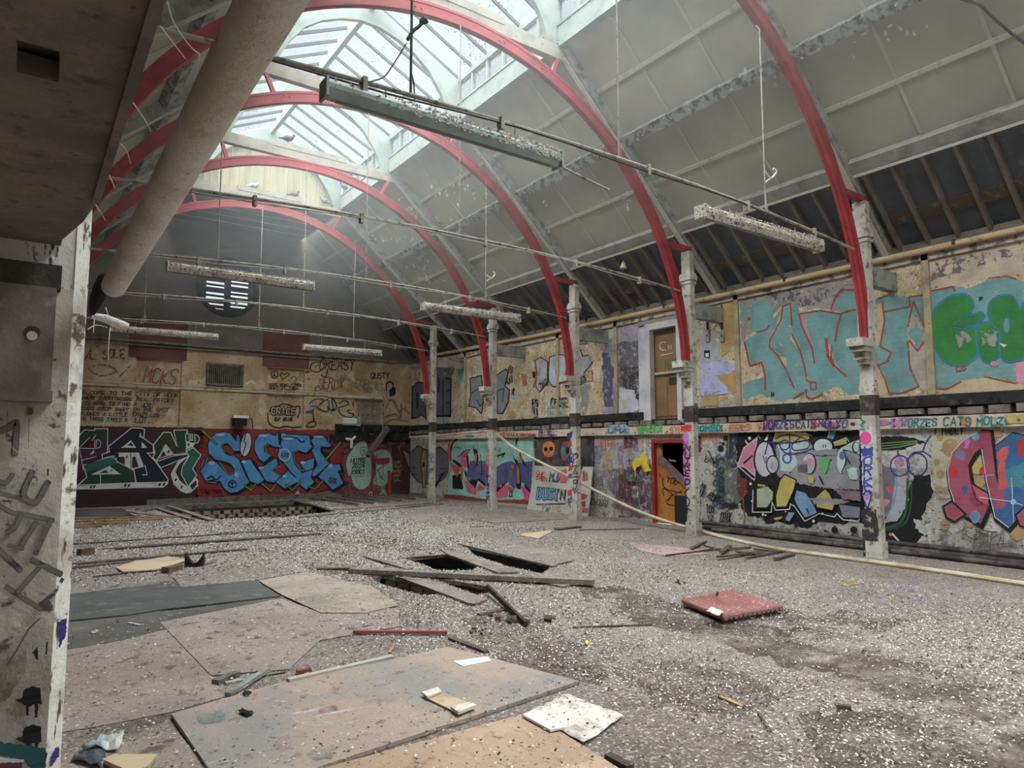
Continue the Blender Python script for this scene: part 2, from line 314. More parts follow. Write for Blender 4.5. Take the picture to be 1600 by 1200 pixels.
# vent grille panel
g = thing('ventilation_grille', 'grey slatted ventilation grille on the back wall below the round louvre', 'grille', (4.98, YB, 3.55))
MB().bx(4.48, 5.47, YB - .05, YB, 3.55, 4.14).build('backing', black_mat, g)
gm = M('grille_grey', (112, 108, 100), [((82, 78, 72), 6.0, .56, .08)])
MB().bx(4.46, 5.49, YB - .09, YB, 4.12, 4.18).bx(4.46, 5.49, YB - .09, YB, 3.50, 3.56).bx(4.44, 4.5, YB - .09, YB, 3.5, 4.18).bx(5.45, 5.51, YB - .09, YB, 3.5, 4.18).build('frame', gm, g)
for k in range(16): MB().bx(4.53 + k * .0585, 4.56 + k * .0585, YB - .08, YB - .05, 3.56, 4.12).build('slat', gm, g)
# round louvred window
w2 = thing('window_2', 'round louvred window high in the back wall', None, (vent[0], YB, vent[1]), kind='structure')
def ring(mb, c, r0, r1, y0, y1, n=40):
    vs = []
    for y in (y0, y1):
        for r in (r0, r1): vs += [(c[0] + r * math.cos(2 * math.pi * k / n), y, c[1] + r * math.sin(2 * math.pi * k / n)) for k in range(n)]
    q = lambda a, b: [(a * n + k, a * n + (k + 1) % n, b * n + (k + 1) % n, b * n + k) for k in range(n)]
    return mb.add(vs, q(0, 1) + q(2, 3) + q(0, 2) + q(1, 3))
wdark = M('dark_louvre_timber', (40, 38, 40), [((60, 56, 54), 6.0, .6, .08)])
ring(MB(), vent, .78, .93, YB - .03, YB + .2).build('ring_frame', wdark, w2)
MB().bx(vent[0] - .09, vent[0] + .09, YB + .02, YB + .12, vent[1] - .9, vent[1] + .9).build('mullion', wdark, w2)
for s in (-1, 1):
    xa, xb = sorted((vent[0] + s * .09, vent[0] + s * .66))
    MB().bx(*sorted((vent[0] + s * .62, vent[0] + s * .9)), YB + .04, YB + .12, vent[1] - .9, vent[1] + .9).build('side_board', wdark, w2)
    for k in range(16):
        z = vent[1] - .84 + k * .112
        t = (.62 if k % 5 != 2 else .9)
        if z < vent[1] - .62 or z > vent[1] + .42: t = 1.15
        MB().box(((xa + xb) / 2, YB + .08, z + .02 * ((k * 7 + s) % 3 - 1)), (xb - xa + .06, .02, .112 * t), rx=R(8)).build('louvre_slat', wdark, w2)

# ---- left wall, front wall (behind the viewer; two window openings added to let fill light in)
sidem = M('plain_side_plaster', (170, 160, 144), [((130, 120, 108), 1.2, .54, .1), ((96, 88, 80), 9.0, .64, .05)])
mb = MB().use(sidem); mb.bx(XL - .3, XL, YF, YB + .3, 0, 4.75); mb.build('wall_left', kind='structure', label='plain plaster side wall')
mb = MB().use(sidem)
plate(mb, [[(XL - .3, 0), (XR + .3, 0), (XR + .3, 4.7), (7.15, 9.0), (3.15, 9.0), (XL - .3, 4.7)], rect(1.2, 4.6, 1.6, 5.6), rect(5.7, 9.1, 1.6, 5.6)], lambda x, z: (x, YF, z), (0, -.3, 0))
mb.build('wall_front', kind='structure', label='unseen end wall with two openings added to let in light')

# ---- roof
TA = .924; AL = math.atan(TA); OUT = (math.sin(AL), math.cos(AL))
def RP(x, off, y, side=1):                         # point on the roof slope: x on the right-hand slope, off outwards
    z = 15.07 - TA * x; X = x + OUT[0] * off; Z = z + OUT[1] * off
    return Vector((X if side > 0 else 2 * CX - X, y, Z))
roof = thing('ceiling', 'barn-like boarded roof slopes with purlins and rafters', None, (0, 0, 0), kind='structure')
YS = [YB] + YT + [-1.3, YF]
ROWS = [10.0, 9.33, 8.61, 7.9, 7.22]
PUR = [10.03, 8.61]
def slab4(mb, x0, x1, y0, y1, off, th, side):
    p = [RP(x0, off, y0, side), RP(x1, off, y0, side), RP(x1, off, y1, side), RP(x0, off, y1, side)]
    return mb.slab(p, Vector((OUT[0] * side, 0, OUT[1])) * th)
for side in (1, -1):
    slab4(MB(), 11.9, 7.1, YF - .3, YB + .3, .34, .05, side).build('roof_deck', slate_mat, roof)
    for bi in range(len(YS) - 1):
        y1, y0 = YS[bi], YS[bi + 1]; near = (bi in range(0, 6)) or side > 0 and bi == 6
        for r in range(4):
            for c in range(3):
                a = y0 + (y1 - y0) * c / 3; b = y0 + (y1 - y0) * (c + 1) / 3
                slab4(MB(), ROWS[r] - .012, ROWS[r + 1] + .012, a + .012, b - .012, .16 + .004 * ((r * 3 + c + bi) % 3), .016, side).build('ceiling_panel', panel_mat, roof)
        bt = MB()
        for r in (1, 3): bt = MB(); slab4(bt, ROWS[r] + .025, ROWS[r] - .025, y0, y1, .135, .025, side); bt.build('batten', batten_mat, roof)
        for c in (1, 2):
            yb = y0 + (y1 - y0) * c / 3
            for (xa, xb) in ((9.97, 8.68), (8.54, 7.25)):
                slab4(MB(), xa, xb, yb - .022, yb + .022, .145, .02, side).build('batten', panel_rib, roof)
        for px in PUR:
            slab4(MB(), px + .07, px - .07, y0 + .09, y1 - .09, .0, .16, side).build('purlin', purlin_mat if px < 9 else purlin_low, roof)
        slab4(MB(), 10.14, 10.11, y0 + .09, y1 - .09, -.006, .03, side).build('purlin_lit_edge', M('pale_bead', (214, 210, 200)), roof)  # pale strip paints the light caught along the purlin's lower edge
        # the open lower roof over the aisle: common rafters under dark slates
        slab4(MB(), 11.8, 10.05, y0, y1, .13, .02, side).build('slate_panel', slate_mat, roof)
        n = 8
        for k in range(n):
            yy = y0 + (y1 - y0) * (k + .5) / n
            slab4(MB(), 11.5, 10.12, yy - .027, yy + .027, .03, .1, side).build('rafter', rafter_mat, roof)
        if side > 0 and bi < 7:
            slab4(MB(), 10.9, 10.75, y0, y1, .10, .03, side).build('lath', M('fallen_felt', (84, 74, 66), [((120, 108, 96), 5.0, .6, .05)]), roof)
        MB().bx(*((XR - .06, XR + .3) if side > 0 else (2 * CX - XR - .3, 2 * CX - XR + .06)), y0, y1, 4.62, 4.8).build('eaves_board', rafter_mat, roof)
# flat dark ceiling in the end bay
MB().bx(3.1, 7.2, 18.78, YB, 8.46, 8.5).build('flat_ceiling_board', M('dark_end_ceiling', (92, 92, 92), [((70, 70, 72), 1.0, .5, .15)]), roof)
for k in range(5): MB().bx(3.1, 7.2, 19.2 + k * .62, 19.24 + k * .62, 8.44, 8.47).build('batten', batten_mat, roof)

# ---- glazed lantern
sky = thing('window_1', 'long glazed roof lantern along the ridge of the hall', None, (0, 0, 0), kind='structure')
def glass_mat(name, dirt, thr, tint):
    m = bpy.data.materials.new(name); m.use_nodes = True; nt = m.node_tree; N = nt.nodes; L = nt.links; N.clear()
    out = N.new('ShaderNodeOutputMaterial'); tr = N.new('ShaderNodeBsdfTransparent'); gl = N.new('ShaderNodeBsdfGlossy'); df = N.new('ShaderNodeBsdfDiffuse')
    tr.inputs['Color'].default_value = tint; gl.inputs['Roughness'].default_value = .08; gl.inputs['Color'].default_value = (.6, .6, .6, 1); df.inputs['Color'].default_value = lin(dirt)
    m1 = N.new('ShaderNodeMixShader'); m1.inputs[0].default_value = .05; m2 = N.new('ShaderNodeMixShader')
    geo = N.new('ShaderNodeNewGeometry'); f = None
    n1 = N.new('ShaderNodeTexNoise'); n1.inputs['Scale'].default_value = 26; n1.inputs['Detail'].default_value = 4
    n2 = N.new('ShaderNodeTexNoise'); n2.inputs['Scale'].default_value = 1.1
    a = N.new('ShaderNodeMath'); a.operation = 'MULTIPLY_ADD'; a.inputs[1].default_value = .35
    L.new(geo.outputs['Position'], n1.inputs['Vector']); L.new(geo.outputs['Position'], n2.inputs['Vector'])
    L.new(n2.outputs['Fac'], a.inputs[0]); L.new(n1.outputs['Fac'], a.inputs[2])
    mr = N.new('ShaderNodeMapRange'); mr.inputs['From Min'].default_value = thr; mr.inputs['From Max'].default_value = thr + .03; L.new(a.outputs[0], mr.inputs['Value'])
    L.new(tr.outputs[0], m1.inputs[1]); L.new(gl.outputs[0], m1.inputs[2]); L.new(m1.outputs[0], m2.inputs[1]); L.new(df.outputs[0], m2.inputs[2]); L.new(mr.outputs['Result'], m2.inputs[0])
    L.new(m2.outputs[0], out.inputs['Surface']); return m
pane_m = glass_mat('speckled_roof_glass', (40, 42, 40), .845, (.93, .95, .95, 1)); side_m = glass_mat('dusty_side_glass', (128, 130, 124), .80, (.80, .82, .82, 1))
bar_m = M('glazing_bar_grey', (66, 70, 68))
LX = (3.15, 7.15)
ridge = (CX, 10.42); eave = (7.24, 9.40)
YL = YT + [-1.3, YF]
MB().bx(CX - .05, CX + .05, YF, 18.7, 10.16, 10.42).build('ridge_beam', lantern_wood, sky)
for side in (1, -1):
    sx = lambda x: x if side > 0 else 2 * CX - x
    MB().bx(*sorted((sx(7.12), sx(7.26))), YF, 18.7, 8.43, 8.80).build('curb', lantern_wood, sky)
    MB().bx(*sorted((sx(7.10), sx(7.28))), YF, 18.7, 8.80, 8.84).build('window_sill', lantern_wood, sky)
    MB().bx(*sorted((sx(7.13), sx(7.25))), YF, 18.7, 9.30, 9.43).build('head_rail', lantern_wood, sky)
    for i in range(len(YL) - 1):
        y1, y0 = YL[i], YL[i + 1]; n = 6
        for k in range(n):
            ya, yb = y0 + (y1 - y0) * k / n, y0 + (y1 - y0) * (k + 1) / n
            MB().bx(*sorted((sx(7.15), sx(7.23))), ya - .03, ya + .03, 8.84, 9.30).build('mullion', lantern_wood, sky)
            MB().bx(*sorted((sx(7.187), sx(7.193))), ya + .035, yb - .035, 8.845, 9.295).build('side_pane', side_m, sky)
            p = [(sx(eave[0] + .1), ya + .016, eave[1] - .05), (sx(ridge[0] + .02), ya + .016, ridge[1] - .01), (sx(ridge[0] + .02), yb - .016, ridge[1] - .01), (sx(eave[0] + .1), yb - .016, eave[1] - .05)]
            MB().slab(p, (0, 0, .006)).build('pane', pane_m, sky)
            MB().bar((sx(eave[0] + .05), ya, eave[1] - .045), (sx(ridge[0]), ya, ridge[1] - .03), .035, .06).build('glazing_bar', bar_m, sky)

# ================================================================ TRUSSES
DX = {5.4: .10, 8.75: .03, 12.08: 0.0, 15.4: -.05, 18.65: -.08, 2.05: .12}      # the hall is not quite square
RIB = {5.4: 4.92, 8.75: 4.85, 12.08: 4.83, 15.4: 4.80, 18.65: 4.77, 2.05: 4.92}
RC, RI, RD = 3.2, 4.85, .20                        # arch centre height, inner radius, depth
def arch_z(x, r=RI): return RC + math.sqrt(max(0, r * r - (x - CX) ** 2))
ORD = ['farthest red timber arch, just in front of the cream boarded gable', 'second red arch from the far end of the hall', 'third red arch from the far end of the hall',
       'fourth red arch from the far end, behind the long near light fitting', 'nearest red arch in view, rising at the top right', 'red arch overhead beside the near left pillar']
lan_in = [(6.93, 8.45), (6.88, 8.62), (6.74, 8.92), (6.44, 9.33), (6.12, 9.58), (5.75, 9.76), (5.35, 9.87), (4.95, 9.87)]
lan_in = lan_in + [(2 * CX - x, z) for x, z in reversed(lan_in[:-1])]
def truss(i, Y):
    t = thing('arched_truss', ORD[i], 'roof truss', (CX, Y, 3.2), 'arched trusses along the hall')
    mb = MB(); n = 56; prof = [(0, -.055), (0, -.02), (.016, -.012), (.016, .012), (0, .02), (0, .055), (.22, .055), (.25, .045), (.75, .045), (.78, .055), (1, .055), (1, -.055), (.78, -.055), (.75, -.045), (.25, -.045), (.22, -.055)]
    vs = []; k = len(prof); cx, ay = CX + DX[Y], Y - .06
    for a in range(n + 1):
        th = math.pi * a / n; e = min(th, math.pi - th) / R(42); q_ = max(0.0, 1 - e) ** 1.3; dep = RD - .075 * q_
        for (r, y) in prof:
            rr_ = RIB[Y] + .085 * q_ + (r if r == .016 else r * dep); vs.append((cx + rr_ * math.cos(th), ay + y, RC + rr_ * math.sin(th)))
    fs = [(a * k + j, a * k + (j + 1) % k, (a + 1) * k + (j + 1) % k, (a + 1) * k + j) for a in range(n) for j in range(k)]
    mb.add(vs, fs + [tuple(range(k)), tuple(range(n * k, n * k + k))]).build('arch_rib', red_iron, t)
    MB().bar((3.05, Y, 8.335), (7.25, Y, 8.335), .13, .24).build('collar_beam', cream_wood, t)
    MB().bx(4.3, 6.0, Y - .075, Y + .075, 8.40, 8.53).build('collar_cap', cream_wood, t)
    outer = [(7.15, 8.44), (7.15, 9.34), (CX, 10.36), (3.15, 9.34), (3.15, 8.44)]
    lo = outer + lan_in[::-1]
    mb = MB(); pts = [Vector((x, Y - .045, z)) for x, z in lo]
    tris = tessellate_polygon([[Vector((x, z, 0)) for x, z in lo]]); n2 = len(lo)
    mb.add(pts + [p + Vector((0, .09, 0)) for p in pts], [tuple(q) for q in tris] + [tuple(j + n2 for j in q) for q in tris] + [(j, (j + 1) % n2, (j + 1) % n2 + n2, j + n2) for j in range(n2)])
    mb.build('lantern_rib', lantern_wood, t)
    for s in (1, -1):
        sx = lambda x: x if s > 0 else 2 * CX - x
        p, q = RP(11.45, .07, Y, s), RP(7.1, .07, Y, s)
        MB().bar(p, q, .17, .2, (OUT[0] * s, 0, OUT[1])).build('rafter', grey_wood, t)
        p, q = RP(11.4, -.035, Y, s), RP(7.2, -.035, Y, s)
        MB().bar(p, q, .09, .03, (OUT[0] * s, 0, OUT[1])).build('rafter_bead', batten_mat, t)
        MB().bar((sx(6.95) + DX[Y] * .7, Y - .05, 7.84), (sx(7.12), Y - .03, 8.24), .06, .07, (1, 0, 0)).build('strut', red_iron, t)
        bl = MB()
        for (bxx, bz) in ((6.75, 7.88), (5.9, 8.07), (8.3, 6.97), (9.3, 5.85)):
            for dx in (-.05, .05): bl.tube([(sx(bxx + dx) + DX[Y], Y - .105, bz), (sx(bxx + dx) + DX[Y], Y - .125, bz)], .016, 6)
        tag(bl.build('bolts', red_iron, t), kind='stuff')
        MB().bar((sx(9.66) + DX[Y], Y - .05, 5.44), (sx(10.36) + DX[Y], Y - .05, 5.44), .09, .09).build('iron_tie', red_iron, t)
    return t
for i, Y in enumerate(YT): truss(i, Y)

# boarded gable closing the lantern
gb = thing('boarded_gable', 'cream vertical boarding closing the far end of the glazed lantern', 'gable boarding', (CX, 18.76, 8.45))
bm_ = M('cream_gable_board', (152, 145, 116), [((132, 124, 94), (5, 5, .6), .54, .1), ((160, 158, 140), (9, 9, 1.2), .62, .06)], jitter=.06)
x = 3.2
while x < 7.1:
    w = .163
    za, zb = [9.34 + (1.02) * (1 - abs(q - CX) / 2.0) - .04 for q in (x + .006, x + w - .006)]
    MB().slab([(x + .006, 18.74, 8.45), (x + w - .006, 18.74, 8.45), (x + w - .006, 18.74, zb), (x + .006, 18.74, za)], (0, .03, 0)).build('board', bm_, gb)
    x += w

# ---- pillars: posts with a moulded bracket carrying each arch
post_m = M('white_flaking_post', (192, 187, 176), [((158, 151, 138), 2.0, .53, .10), ((120, 108, 96), 7.0, .60, .05), ((84, 70, 60), 15.0, .65, .025)], bump=(24, .35))
post_dark = M('charred_post_band', (64, 56, 54), [((110, 98, 90), 8.0, .6, .06)], bump=(20, .4))
POSTL = {5.4: 'nearest post in view with blue and purple tags down its front', 8.75: 'post beside the red door with pink and black lettering', 12.08: 'post with a looping black tag in front of the leaning white board',
         15.4: 'post with red and green scrawls, where the fallen pole bends down', 18.65: 'farthest post, next to the grey winged mural', 2.05: 'chamfered grey post with charcoal scrawls close on the left'}
def post(Y, s=1):
    sx = lambda x: (x + DX[Y] if s > 0 else 2 * CX - x - .22)
    lab = 'white timber ' + POSTL[Y] if s > 0 else 'white timber post on the left side of the hall'
    t = thing('pillar', lab, None, (sx(10.32), Y, 0), 'timber posts carrying the arches', kind='structure')
    bb = lambda mb, x0, x1, y0, y1, z0, z1: mb.bx(*sorted((sx(x0), sx(x1))), Y + y0, Y + y1, z0, z1)
    mb = MB(); bb(mb, 10.22, 10.35, -.145, .055, 0, 5.38); mb.build('post', post_m, t)
    mb = MB(); bb(mb, 10.205, 10.365, -.165, .085, 0, .24); mb.build('plinth', post_m, t)
    mb = MB(); bb(mb, 10.215, 10.355, -.155, .075, 2.1, 2.4); mb.build('charred_band', post_dark, t, label='charred band where the gallery floor met the post')
    mb = MB()
    for (z0, z1, e) in ((4.74, 4.79, .02), (4.81, 4.90, .035), (4.90, 4.95, .02)): bb(mb, 10.22 - e, 10.35 + e, -.15 - e, .07 + e, z0, z1)
    mb.build('capital', post_m, t)
    mb = MB()
    for (z0, z1, x0, yy) in ((3.12, 3.24, 9.93, .13), (3.04, 3.12, 9.98, .11), (2.93, 3.04, 10.06, .09), (2.86, 2.93, 10.12, .075)): bb(mb, x0, 10.22, -.04 - yy, -.04 + yy, z0, z1)
    if s > 0: mb.build('bracket', post_m, t)
    mb = MB(); bb(mb, 10.35, 11.3 - DX[Y] * s, -.10, .04, 4.10, 4.40); mb.build('stub_beam', grey_wood, t)
    hl = MB()
    for z in (.6, 1.2, 1.75, 2.6, 3.3, 3.8): bb(hl, 10.275, 10.295, -.150, -.144, z, z + .022)
    tag(hl.build('peg_holes', black_mat, t), kind='stuff')
    return t
POSTS = {Y: post(Y) for Y in YT[:5]}
for Y in YT[:5]: post(Y, -1)

# ---- the post, gallery soffit and lagged pipe close on the left
lp = thing('pillar', 'grey chamfered post with charcoal scrawls and a white lit edge, close on the left', None, (0, 2.16, 0), kind='structure')
near_m = M('grey_sooted_plaster', (204, 196, 184), [((150, 142, 132), 3.2, .55, .12), ((176, 170, 158), 6.0, .6, .06), ((92, 86, 80), 22.0, .64, .03), ((104, 96, 88), 1.9, .60, .12, .8), ((208, 202, 192), 14.0, .66, .04, .7)], bump=(30, .35))
near_w = M('white_chipped_edge', (226, 222, 214), [((180, 172, 160), 6.0, .6, .06), ((92, 74, 62), (40, 40, 9), .605, .02), ((110, 98, 88), 18.0, .62, .03)], bump=(40, .3))
ch = .032; xr, yn, yf = .121, 2.05, 2.30
MB().slab([(-.30, yn, 0), (xr - ch, yn, 0), (xr - ch, yf, 0), (-.30, yf, 0)], (0, 0, 2.0)).build('post', near_m, lp)
MB().slab([(-.30, yn + .004, 2.0), (xr - ch, yn + .004, 2.0), (xr - ch, yf, 2.0), (-.30, yf, 2.0)], (0, 0, 1.3)).build('upper_post', near_w, lp, label='white flaking upper length of the post')
MB().slab([(xr - ch, yn, 0), (xr, yn + ch, 0), (xr, yf, 0), (xr - ch, yf, 0)], (0, 0, 3.3)).build('chamfered_edge', near_w, lp, label='white chipped chamfer edge of the post')
near_d = M('sooty_grey_casing', (142, 132, 124), [((96, 88, 82), 2.4, .55, .14), ((70, 62, 58), 12.0, .63, .04), ((122, 114, 106), 4.0, .54, .12), ((150, 142, 132), 9.0, .62, .05)], bump=(24, .25))
MB().bx(-.3, .052, 1.995, 2.05, 1.735, 1.99).build('casing', near_d, lp)
MB().bx(-.3, .056, 1.985, 2.05, 1.712, 1.737).build('casing_lip', near_d, lp)
MB().tube([(.008, 1.9925, 1.876), (.008, 1.996, 1.876)], .016, 14).build('plug_recess', M('dark_recess', (62, 55, 50)), lp); MB().tube([(.008, 1.990, 1.868), (.008, 1.996, 1.868)], .011, 14).build('plaster_plug', near_m, lp)
sof = M('sooty_gallery_soffit', (132, 124, 118), [((104, 98, 93), 3.5, .52, .14), ((142, 128, 120), 7.0, .58, .08), ((100, 90, 84), 26.0, .62, .05)], bump=(20, .4))
gal = thing('gallery_floor', 'dark sooty underside of the gallery above the near left post', 'gallery', (0, 1, 2.11))
mb = MB(); plate(mb, [[(XL, -3.5), (.104, -3.5), (.104, 1.62), (.088, 1.80), (.056, 1.99), (.056, 2.05), (XL, 2.05)], [(-.032, 1.03), (.014, 1.03), (.016, 1.12), (-.032, 1.12)]], lambda x, y: (x, y, 2.11), (0, 0, .03)); mb.build('soffit', sof, gal)
MB().bx(XL, .104, -3.5, 1.62, 2.15, 2.24).bx(XL, .056, 1.62, 2.05, 2.15, 2.24).build('decking', rafter_mat, gal)
MB().bx(XL, .06, 2.0, 2.05, 1.99, 2.048).build('cross_beam', M('charred_cross_beam', (58, 53, 50), [((84, 78, 72), 5.0, .58, .1)], bump=(20, .4)), gal)
MB().bx(.092, .106, -3.5, 1.62, 2.10, 2.14).build('edge_bead', sof, gal)
lag = M('beige_pipe_lagging', (222, 217, 210), [((200, 186, 168), 5.0, .55, .1), ((206, 196, 180), 11.0, .6, .05), ((120, 104, 88), 40.0, .68, .04)], rough=.95, bump=(70, .5))
pp = thing('lagged_pipe', 'fat beige lagged pipe running overhead from the near left post', 'pipe', (.17, 1.2, 2.03))
pts = [(.172, 2.0, 2.012), (.173, 1.6, 2.018), (.173, 1.2, 2.022), (.173, .8, 2.028), (.173, .45, 2.03), (.173, .2, 2.03)]
MB().tube(pts, .0285, 20).build('lagging', lag, pp, smooth=True)
MB().tube([(.132, 2.06, 1.945), (.134, 2.05, 1.96), (.140, 2.04, 1.985), (.146, 2.03, 2.01), (.152, 2.02, 2.035), (.155, 2.01, 2.045)], [.006, .012, .017, .018, .015, .006], 12).build('joint', M('black_pipe_joint', (44, 42, 44), [((84, 78, 74), 20.0, .6, .06)], bump=(60, .6)), pp, smooth=True)
MB().tube([(.135, 2.10, 1.948), (.165, 2.10, 1.944), (.205, 2.10, 1.930), (.219, 2.10, 1.926)], [.008, .011, .0115, .010], 12).build('branch_lagging', lag, pp, smooth=True)
cw = MB()
for ln in ([(262, 3), (272, 36), (298, 73), (313, 85)], [(312, 86), (308, 102)], [(250, 40), (290, 92)], [(208, 160), (228, 190), (236, 206)], [(183, 220), (198, 236), (204, 256)], [(168, 268), (176, 285), (180, 296)], [(150, 320), (165, 345)], [(137, 515), (150, 508), (168, 512)], [(172, 512), (170, 535), (169, 562)], [(165, 480), (170, 495)], [(148, 488), (146, 520)]):
    P = [on(u, v, 1, 1.2 + 1.0 * min(1, v / 420)) for u, v in ln]
    cw.tube(smooth_line(P, 4), [.0016 - .0008 * k / (4 * (len(P) - 1)) for k in range(4 * (len(P) - 1) + 1)], 5)
tag(cw.build('cobweb', M('dusty_cobweb', (206, 200, 190))), 'pale dusty cobweb strands hanging along the gallery edge', 'cobweb', kind='stuff')

# ================================================================ RODS, HANGERS, LIGHTS
RODS = [(5.4, 'nearest conduit across the hall, over the big near light fitting', .021), (8.75, 'second conduit from the viewer, crossing bare of lights', .020), (12.08, 'third conduit from the viewer, carrying two light fittings', .018), (15.4, 'fourth conduit from the viewer, crossing bare in front of the louvre', .016), (18.65, 'farthest conduit across the hall, carrying two fittings', .016)]
def rod_z(x): return 4.76 - .20 * ((x - CX) / 4.85) ** 2
for (Y, lab, r) in RODS:
    yy = Y - .12
    P = [(x, yy, rod_z(x)) for x in [.35 + k * (9.98 - .35) / 14 for k in range(15)]]
    t = thing('cross_conduit', 'crusted pale ' + lab, 'conduit', (CX, yy, 4.7), 'conduits across the hall')
    MB().tube(P, r, 8).build('tube', conduit_mat, t, smooth=True)
    MB().tube([(x, yy - .035, z - .045 + .02 * math.sin(x * 2)) for x, y, z in P[1:-1]], r * .45, 6).build('cable', conduit_mat if Y != 5.4 else dark_iron, t, smooth=True)
    cl = MB()
    for x in (2.2, 3.6, 5.6, 7.4, 8.9): cl.bx(x - .02, x + .02, yy - .05, yy + .03, rod_z(x) - .1, rod_z(x) + .03)
    tag(cl.build('clips', conduit_mat, t), kind='stuff')
HANG = [(638, 5.4, 'dark hanging rod with a snapped cable branch near the lantern'), (969, 5.4, 'pale hanger rod dropping past the nearest full arch'), (1199, 5.4, 'pale hanger above the rightmost light fitting, with a curled hook'),
        (717, 8.75, 'thin rod left of the ceiling panels, dropping beside the lantern windows'), (340, 12.08, 'hanger above the light in front of the round louvre'), (572, 12.08, 'thin rod dropping just right of the cream gable'), (759, 12.08, 'hanger with hook above the middle light fitting'),
        (476, 15.4, 'thin rod in front of the dark gable, middle one'), (230, 18.65, 'hanger over the far left light fitting'), (408, 18.65, 'thin rod between the two far light fittings'), (555, 18.65, 'hanger over the far right light fitting')]
for (u, Y, lab) in HANG:
    yy = Y - .12
    p = on(u, 400, 1, yy); x = p.x; zt = arch_z(x) - .02
    t = thing('hanger_rod', lab, 'hanger rod', (x, yy, rod_z(x)), 'hanger rods')
    MB().tube([(x, Y - .07, zt + .08), (x, yy, zt), (x, yy, rod_z(x))], .013 if u == 638 else .010, 6).build('rod', dark_iron if u == 638 else conduit_mat, t)
    MB().tube([(x, yy, rod_z(x) + .22), (x + .03, yy, rod_z(x) + .12), (x + .04, yy, rod_z(x) - .03), (x - .03, yy, rod_z(x) - .04)], .007, 5).build('hook', dark_iron if u == 638 else conduit_mat, t)
    if u in (1199, 759):
        z = rod_z(x) + .55
        MB().tube(smooth_line([(x, yy, z), (x + .14, yy, z - .06), (x + .22, yy - .03, z + .03), (x + .17, yy - .02, z + .07)]), .016, 6).build('bracket_arm', M('pale_bracket', (196, 190, 178)), t)
        MB().tube([(x, yy, z - .16), (x + .14, yy, z - .06)], .012, 6).build('brace', M('pale_bracket', (196, 190, 178)), t)
    if u == 638:
        P = [on(a, b, 1, yy - .02) for a, b in ((637, 62), (646, 48), (656, 40), (662, 30), (665, 36))]
        MB().tube(smooth_line(P), [.016] * 12 + [.024] * 5 + [.03] * 4, 7).build('snapped_branch', dark_iron, t)
        P = [on(a, b, 1, yy - .02) for a, b in ((635, 68), (615, 100), (600, 120), (580, 127), (560, 132), (545, 135))]
        MB().tube(smooth_line(P), .006, 5).build('loose_cable', dark_iron, t)
P = [on(a, b, 1, 5.25) for a, b in ((862, 252), (900, 272), (952, 297))]
tag(MB().tube(smooth_line(P), .012, 6).build('broken_conduit', conduit_mat), 'broken conduit end sticking out past the near light fitting', 'conduit')

def fitting(x0, x1, Y, lab, dark=False, z=4.45):
    L = x1 - x0; yy = Y - .13
    t = thing('light_fitting', lab, 'light fitting', ((x0 + x1) / 2, yy, z), 'strip light fittings')
    hm = M('green_grey_fitting_tray', (148, 160, 158), [((124, 136, 134), 3.0, .55, .12), ((160, 158, 148), 18.0, .66, .04)], rough=.5) if dark else M('crusted_fitting_tray', (196, 190, 176), [((150, 140, 126), 7.0, .56, .06), ((78, 70, 62), 26.0, .57, .03), ((214, 208, 196), 34.0, .62, .03)], bump=(40, .7))
    mb = MB(); a, b, h0, h1 = .075, .05, -.09, .05
    vs = [(x, yy + y, z + h) for x in (x0, x1) for (y, h) in ((-b, h1), (b, h1), (a, h1 - .03), (a, -.02), (.03, h0), (-.03, h0), (-a, -.02), (-a, h1 - .03))]
    mb.add(vs, [tuple(range(8)), tuple(range(15, 7, -1))] + [(k, (k + 1) % 8, (k + 1) % 8 + 8, k + 8) for k in range(8)]); mb.build('tray', hm, t)
    MB().bx(x0 - .012, x0 + .01, yy - .085, yy + .085, z - .1, z + .06).build('end_cap', hm, t); MB().bx(x1 - .01, x1 + .012, yy - .085, yy + .085, z - .1, z + .06).build('end_cap', hm, t)
    MB().tube([(x0 + .1, yy, z - .095), (x1 - .1, yy, z - .095)], .014, 8).build('lamp_tube', M('dead_lamp_tube', (120, 120, 116), rough=.3), t)
    for hx in (x0 + L * .22, x1 - L * .22): MB().tube([(hx, yy, z + .05), (hx + .01, yy + .01, rod_z(hx))], .006, 5).build('hook', conduit_mat, t)
    cr = MB(); rnd = random.Random(int(x0 * 100 + Y * 7)); n = 900
    for k in range(n):
        q = rnd.random() ** (.55 if dark else .8); px = x0 + L * q; hgt = .012 + .035 * rnd.random() * q
        side = rnd.random()
        py = yy + rnd.uniform(-.085, .085) if side < .6 else yy - .08; pz = z + .05 + hgt * .4 if side < .6 else z + rnd.uniform(-.05, .06)
        s = rnd.uniform(.006, .015)
        cr.add([(px - s, py, pz), (px + s, py - s * .4, pz), (px, py + s, pz - s * .5), (px + s * .2, py, pz + hgt * .6)], [(0, 1, 3), (1, 2, 3), (2, 0, 3), (0, 2, 1)])
    tag(cr.build('droppings_crust', M('droppings_crust', (190, 184, 172), [((112, 104, 96), 30.0, .55, .08)], bump=(60, .5)), t), kind='stuff')
    return t
fitting(1.86, 4.30, 5.4, 'long dark green grey light fitting hanging nearest, crusted at its right end', True, 4.53)
fitting(6.50, 9.02, 5.4, 'crusted light fitting hanging at the right, beside the nearest red arch', z=4.45)
fitting(6.31, 8.63, 12.08, 'crusted light fitting hanging in front of the middle posts', z=4.41)
fitting(1.75, 4.10, 12.08, 'crusted light fitting hanging in front of the round louvred window', z=4.50)
fitting(1.57, 3.93, 18.65, 'far light fitting at the left above the tag reading MCKS', z=4.43)
fitting(6.15, 8.42, 18.65, 'far pale light fitting right of the second red brown panel', z=4.38)

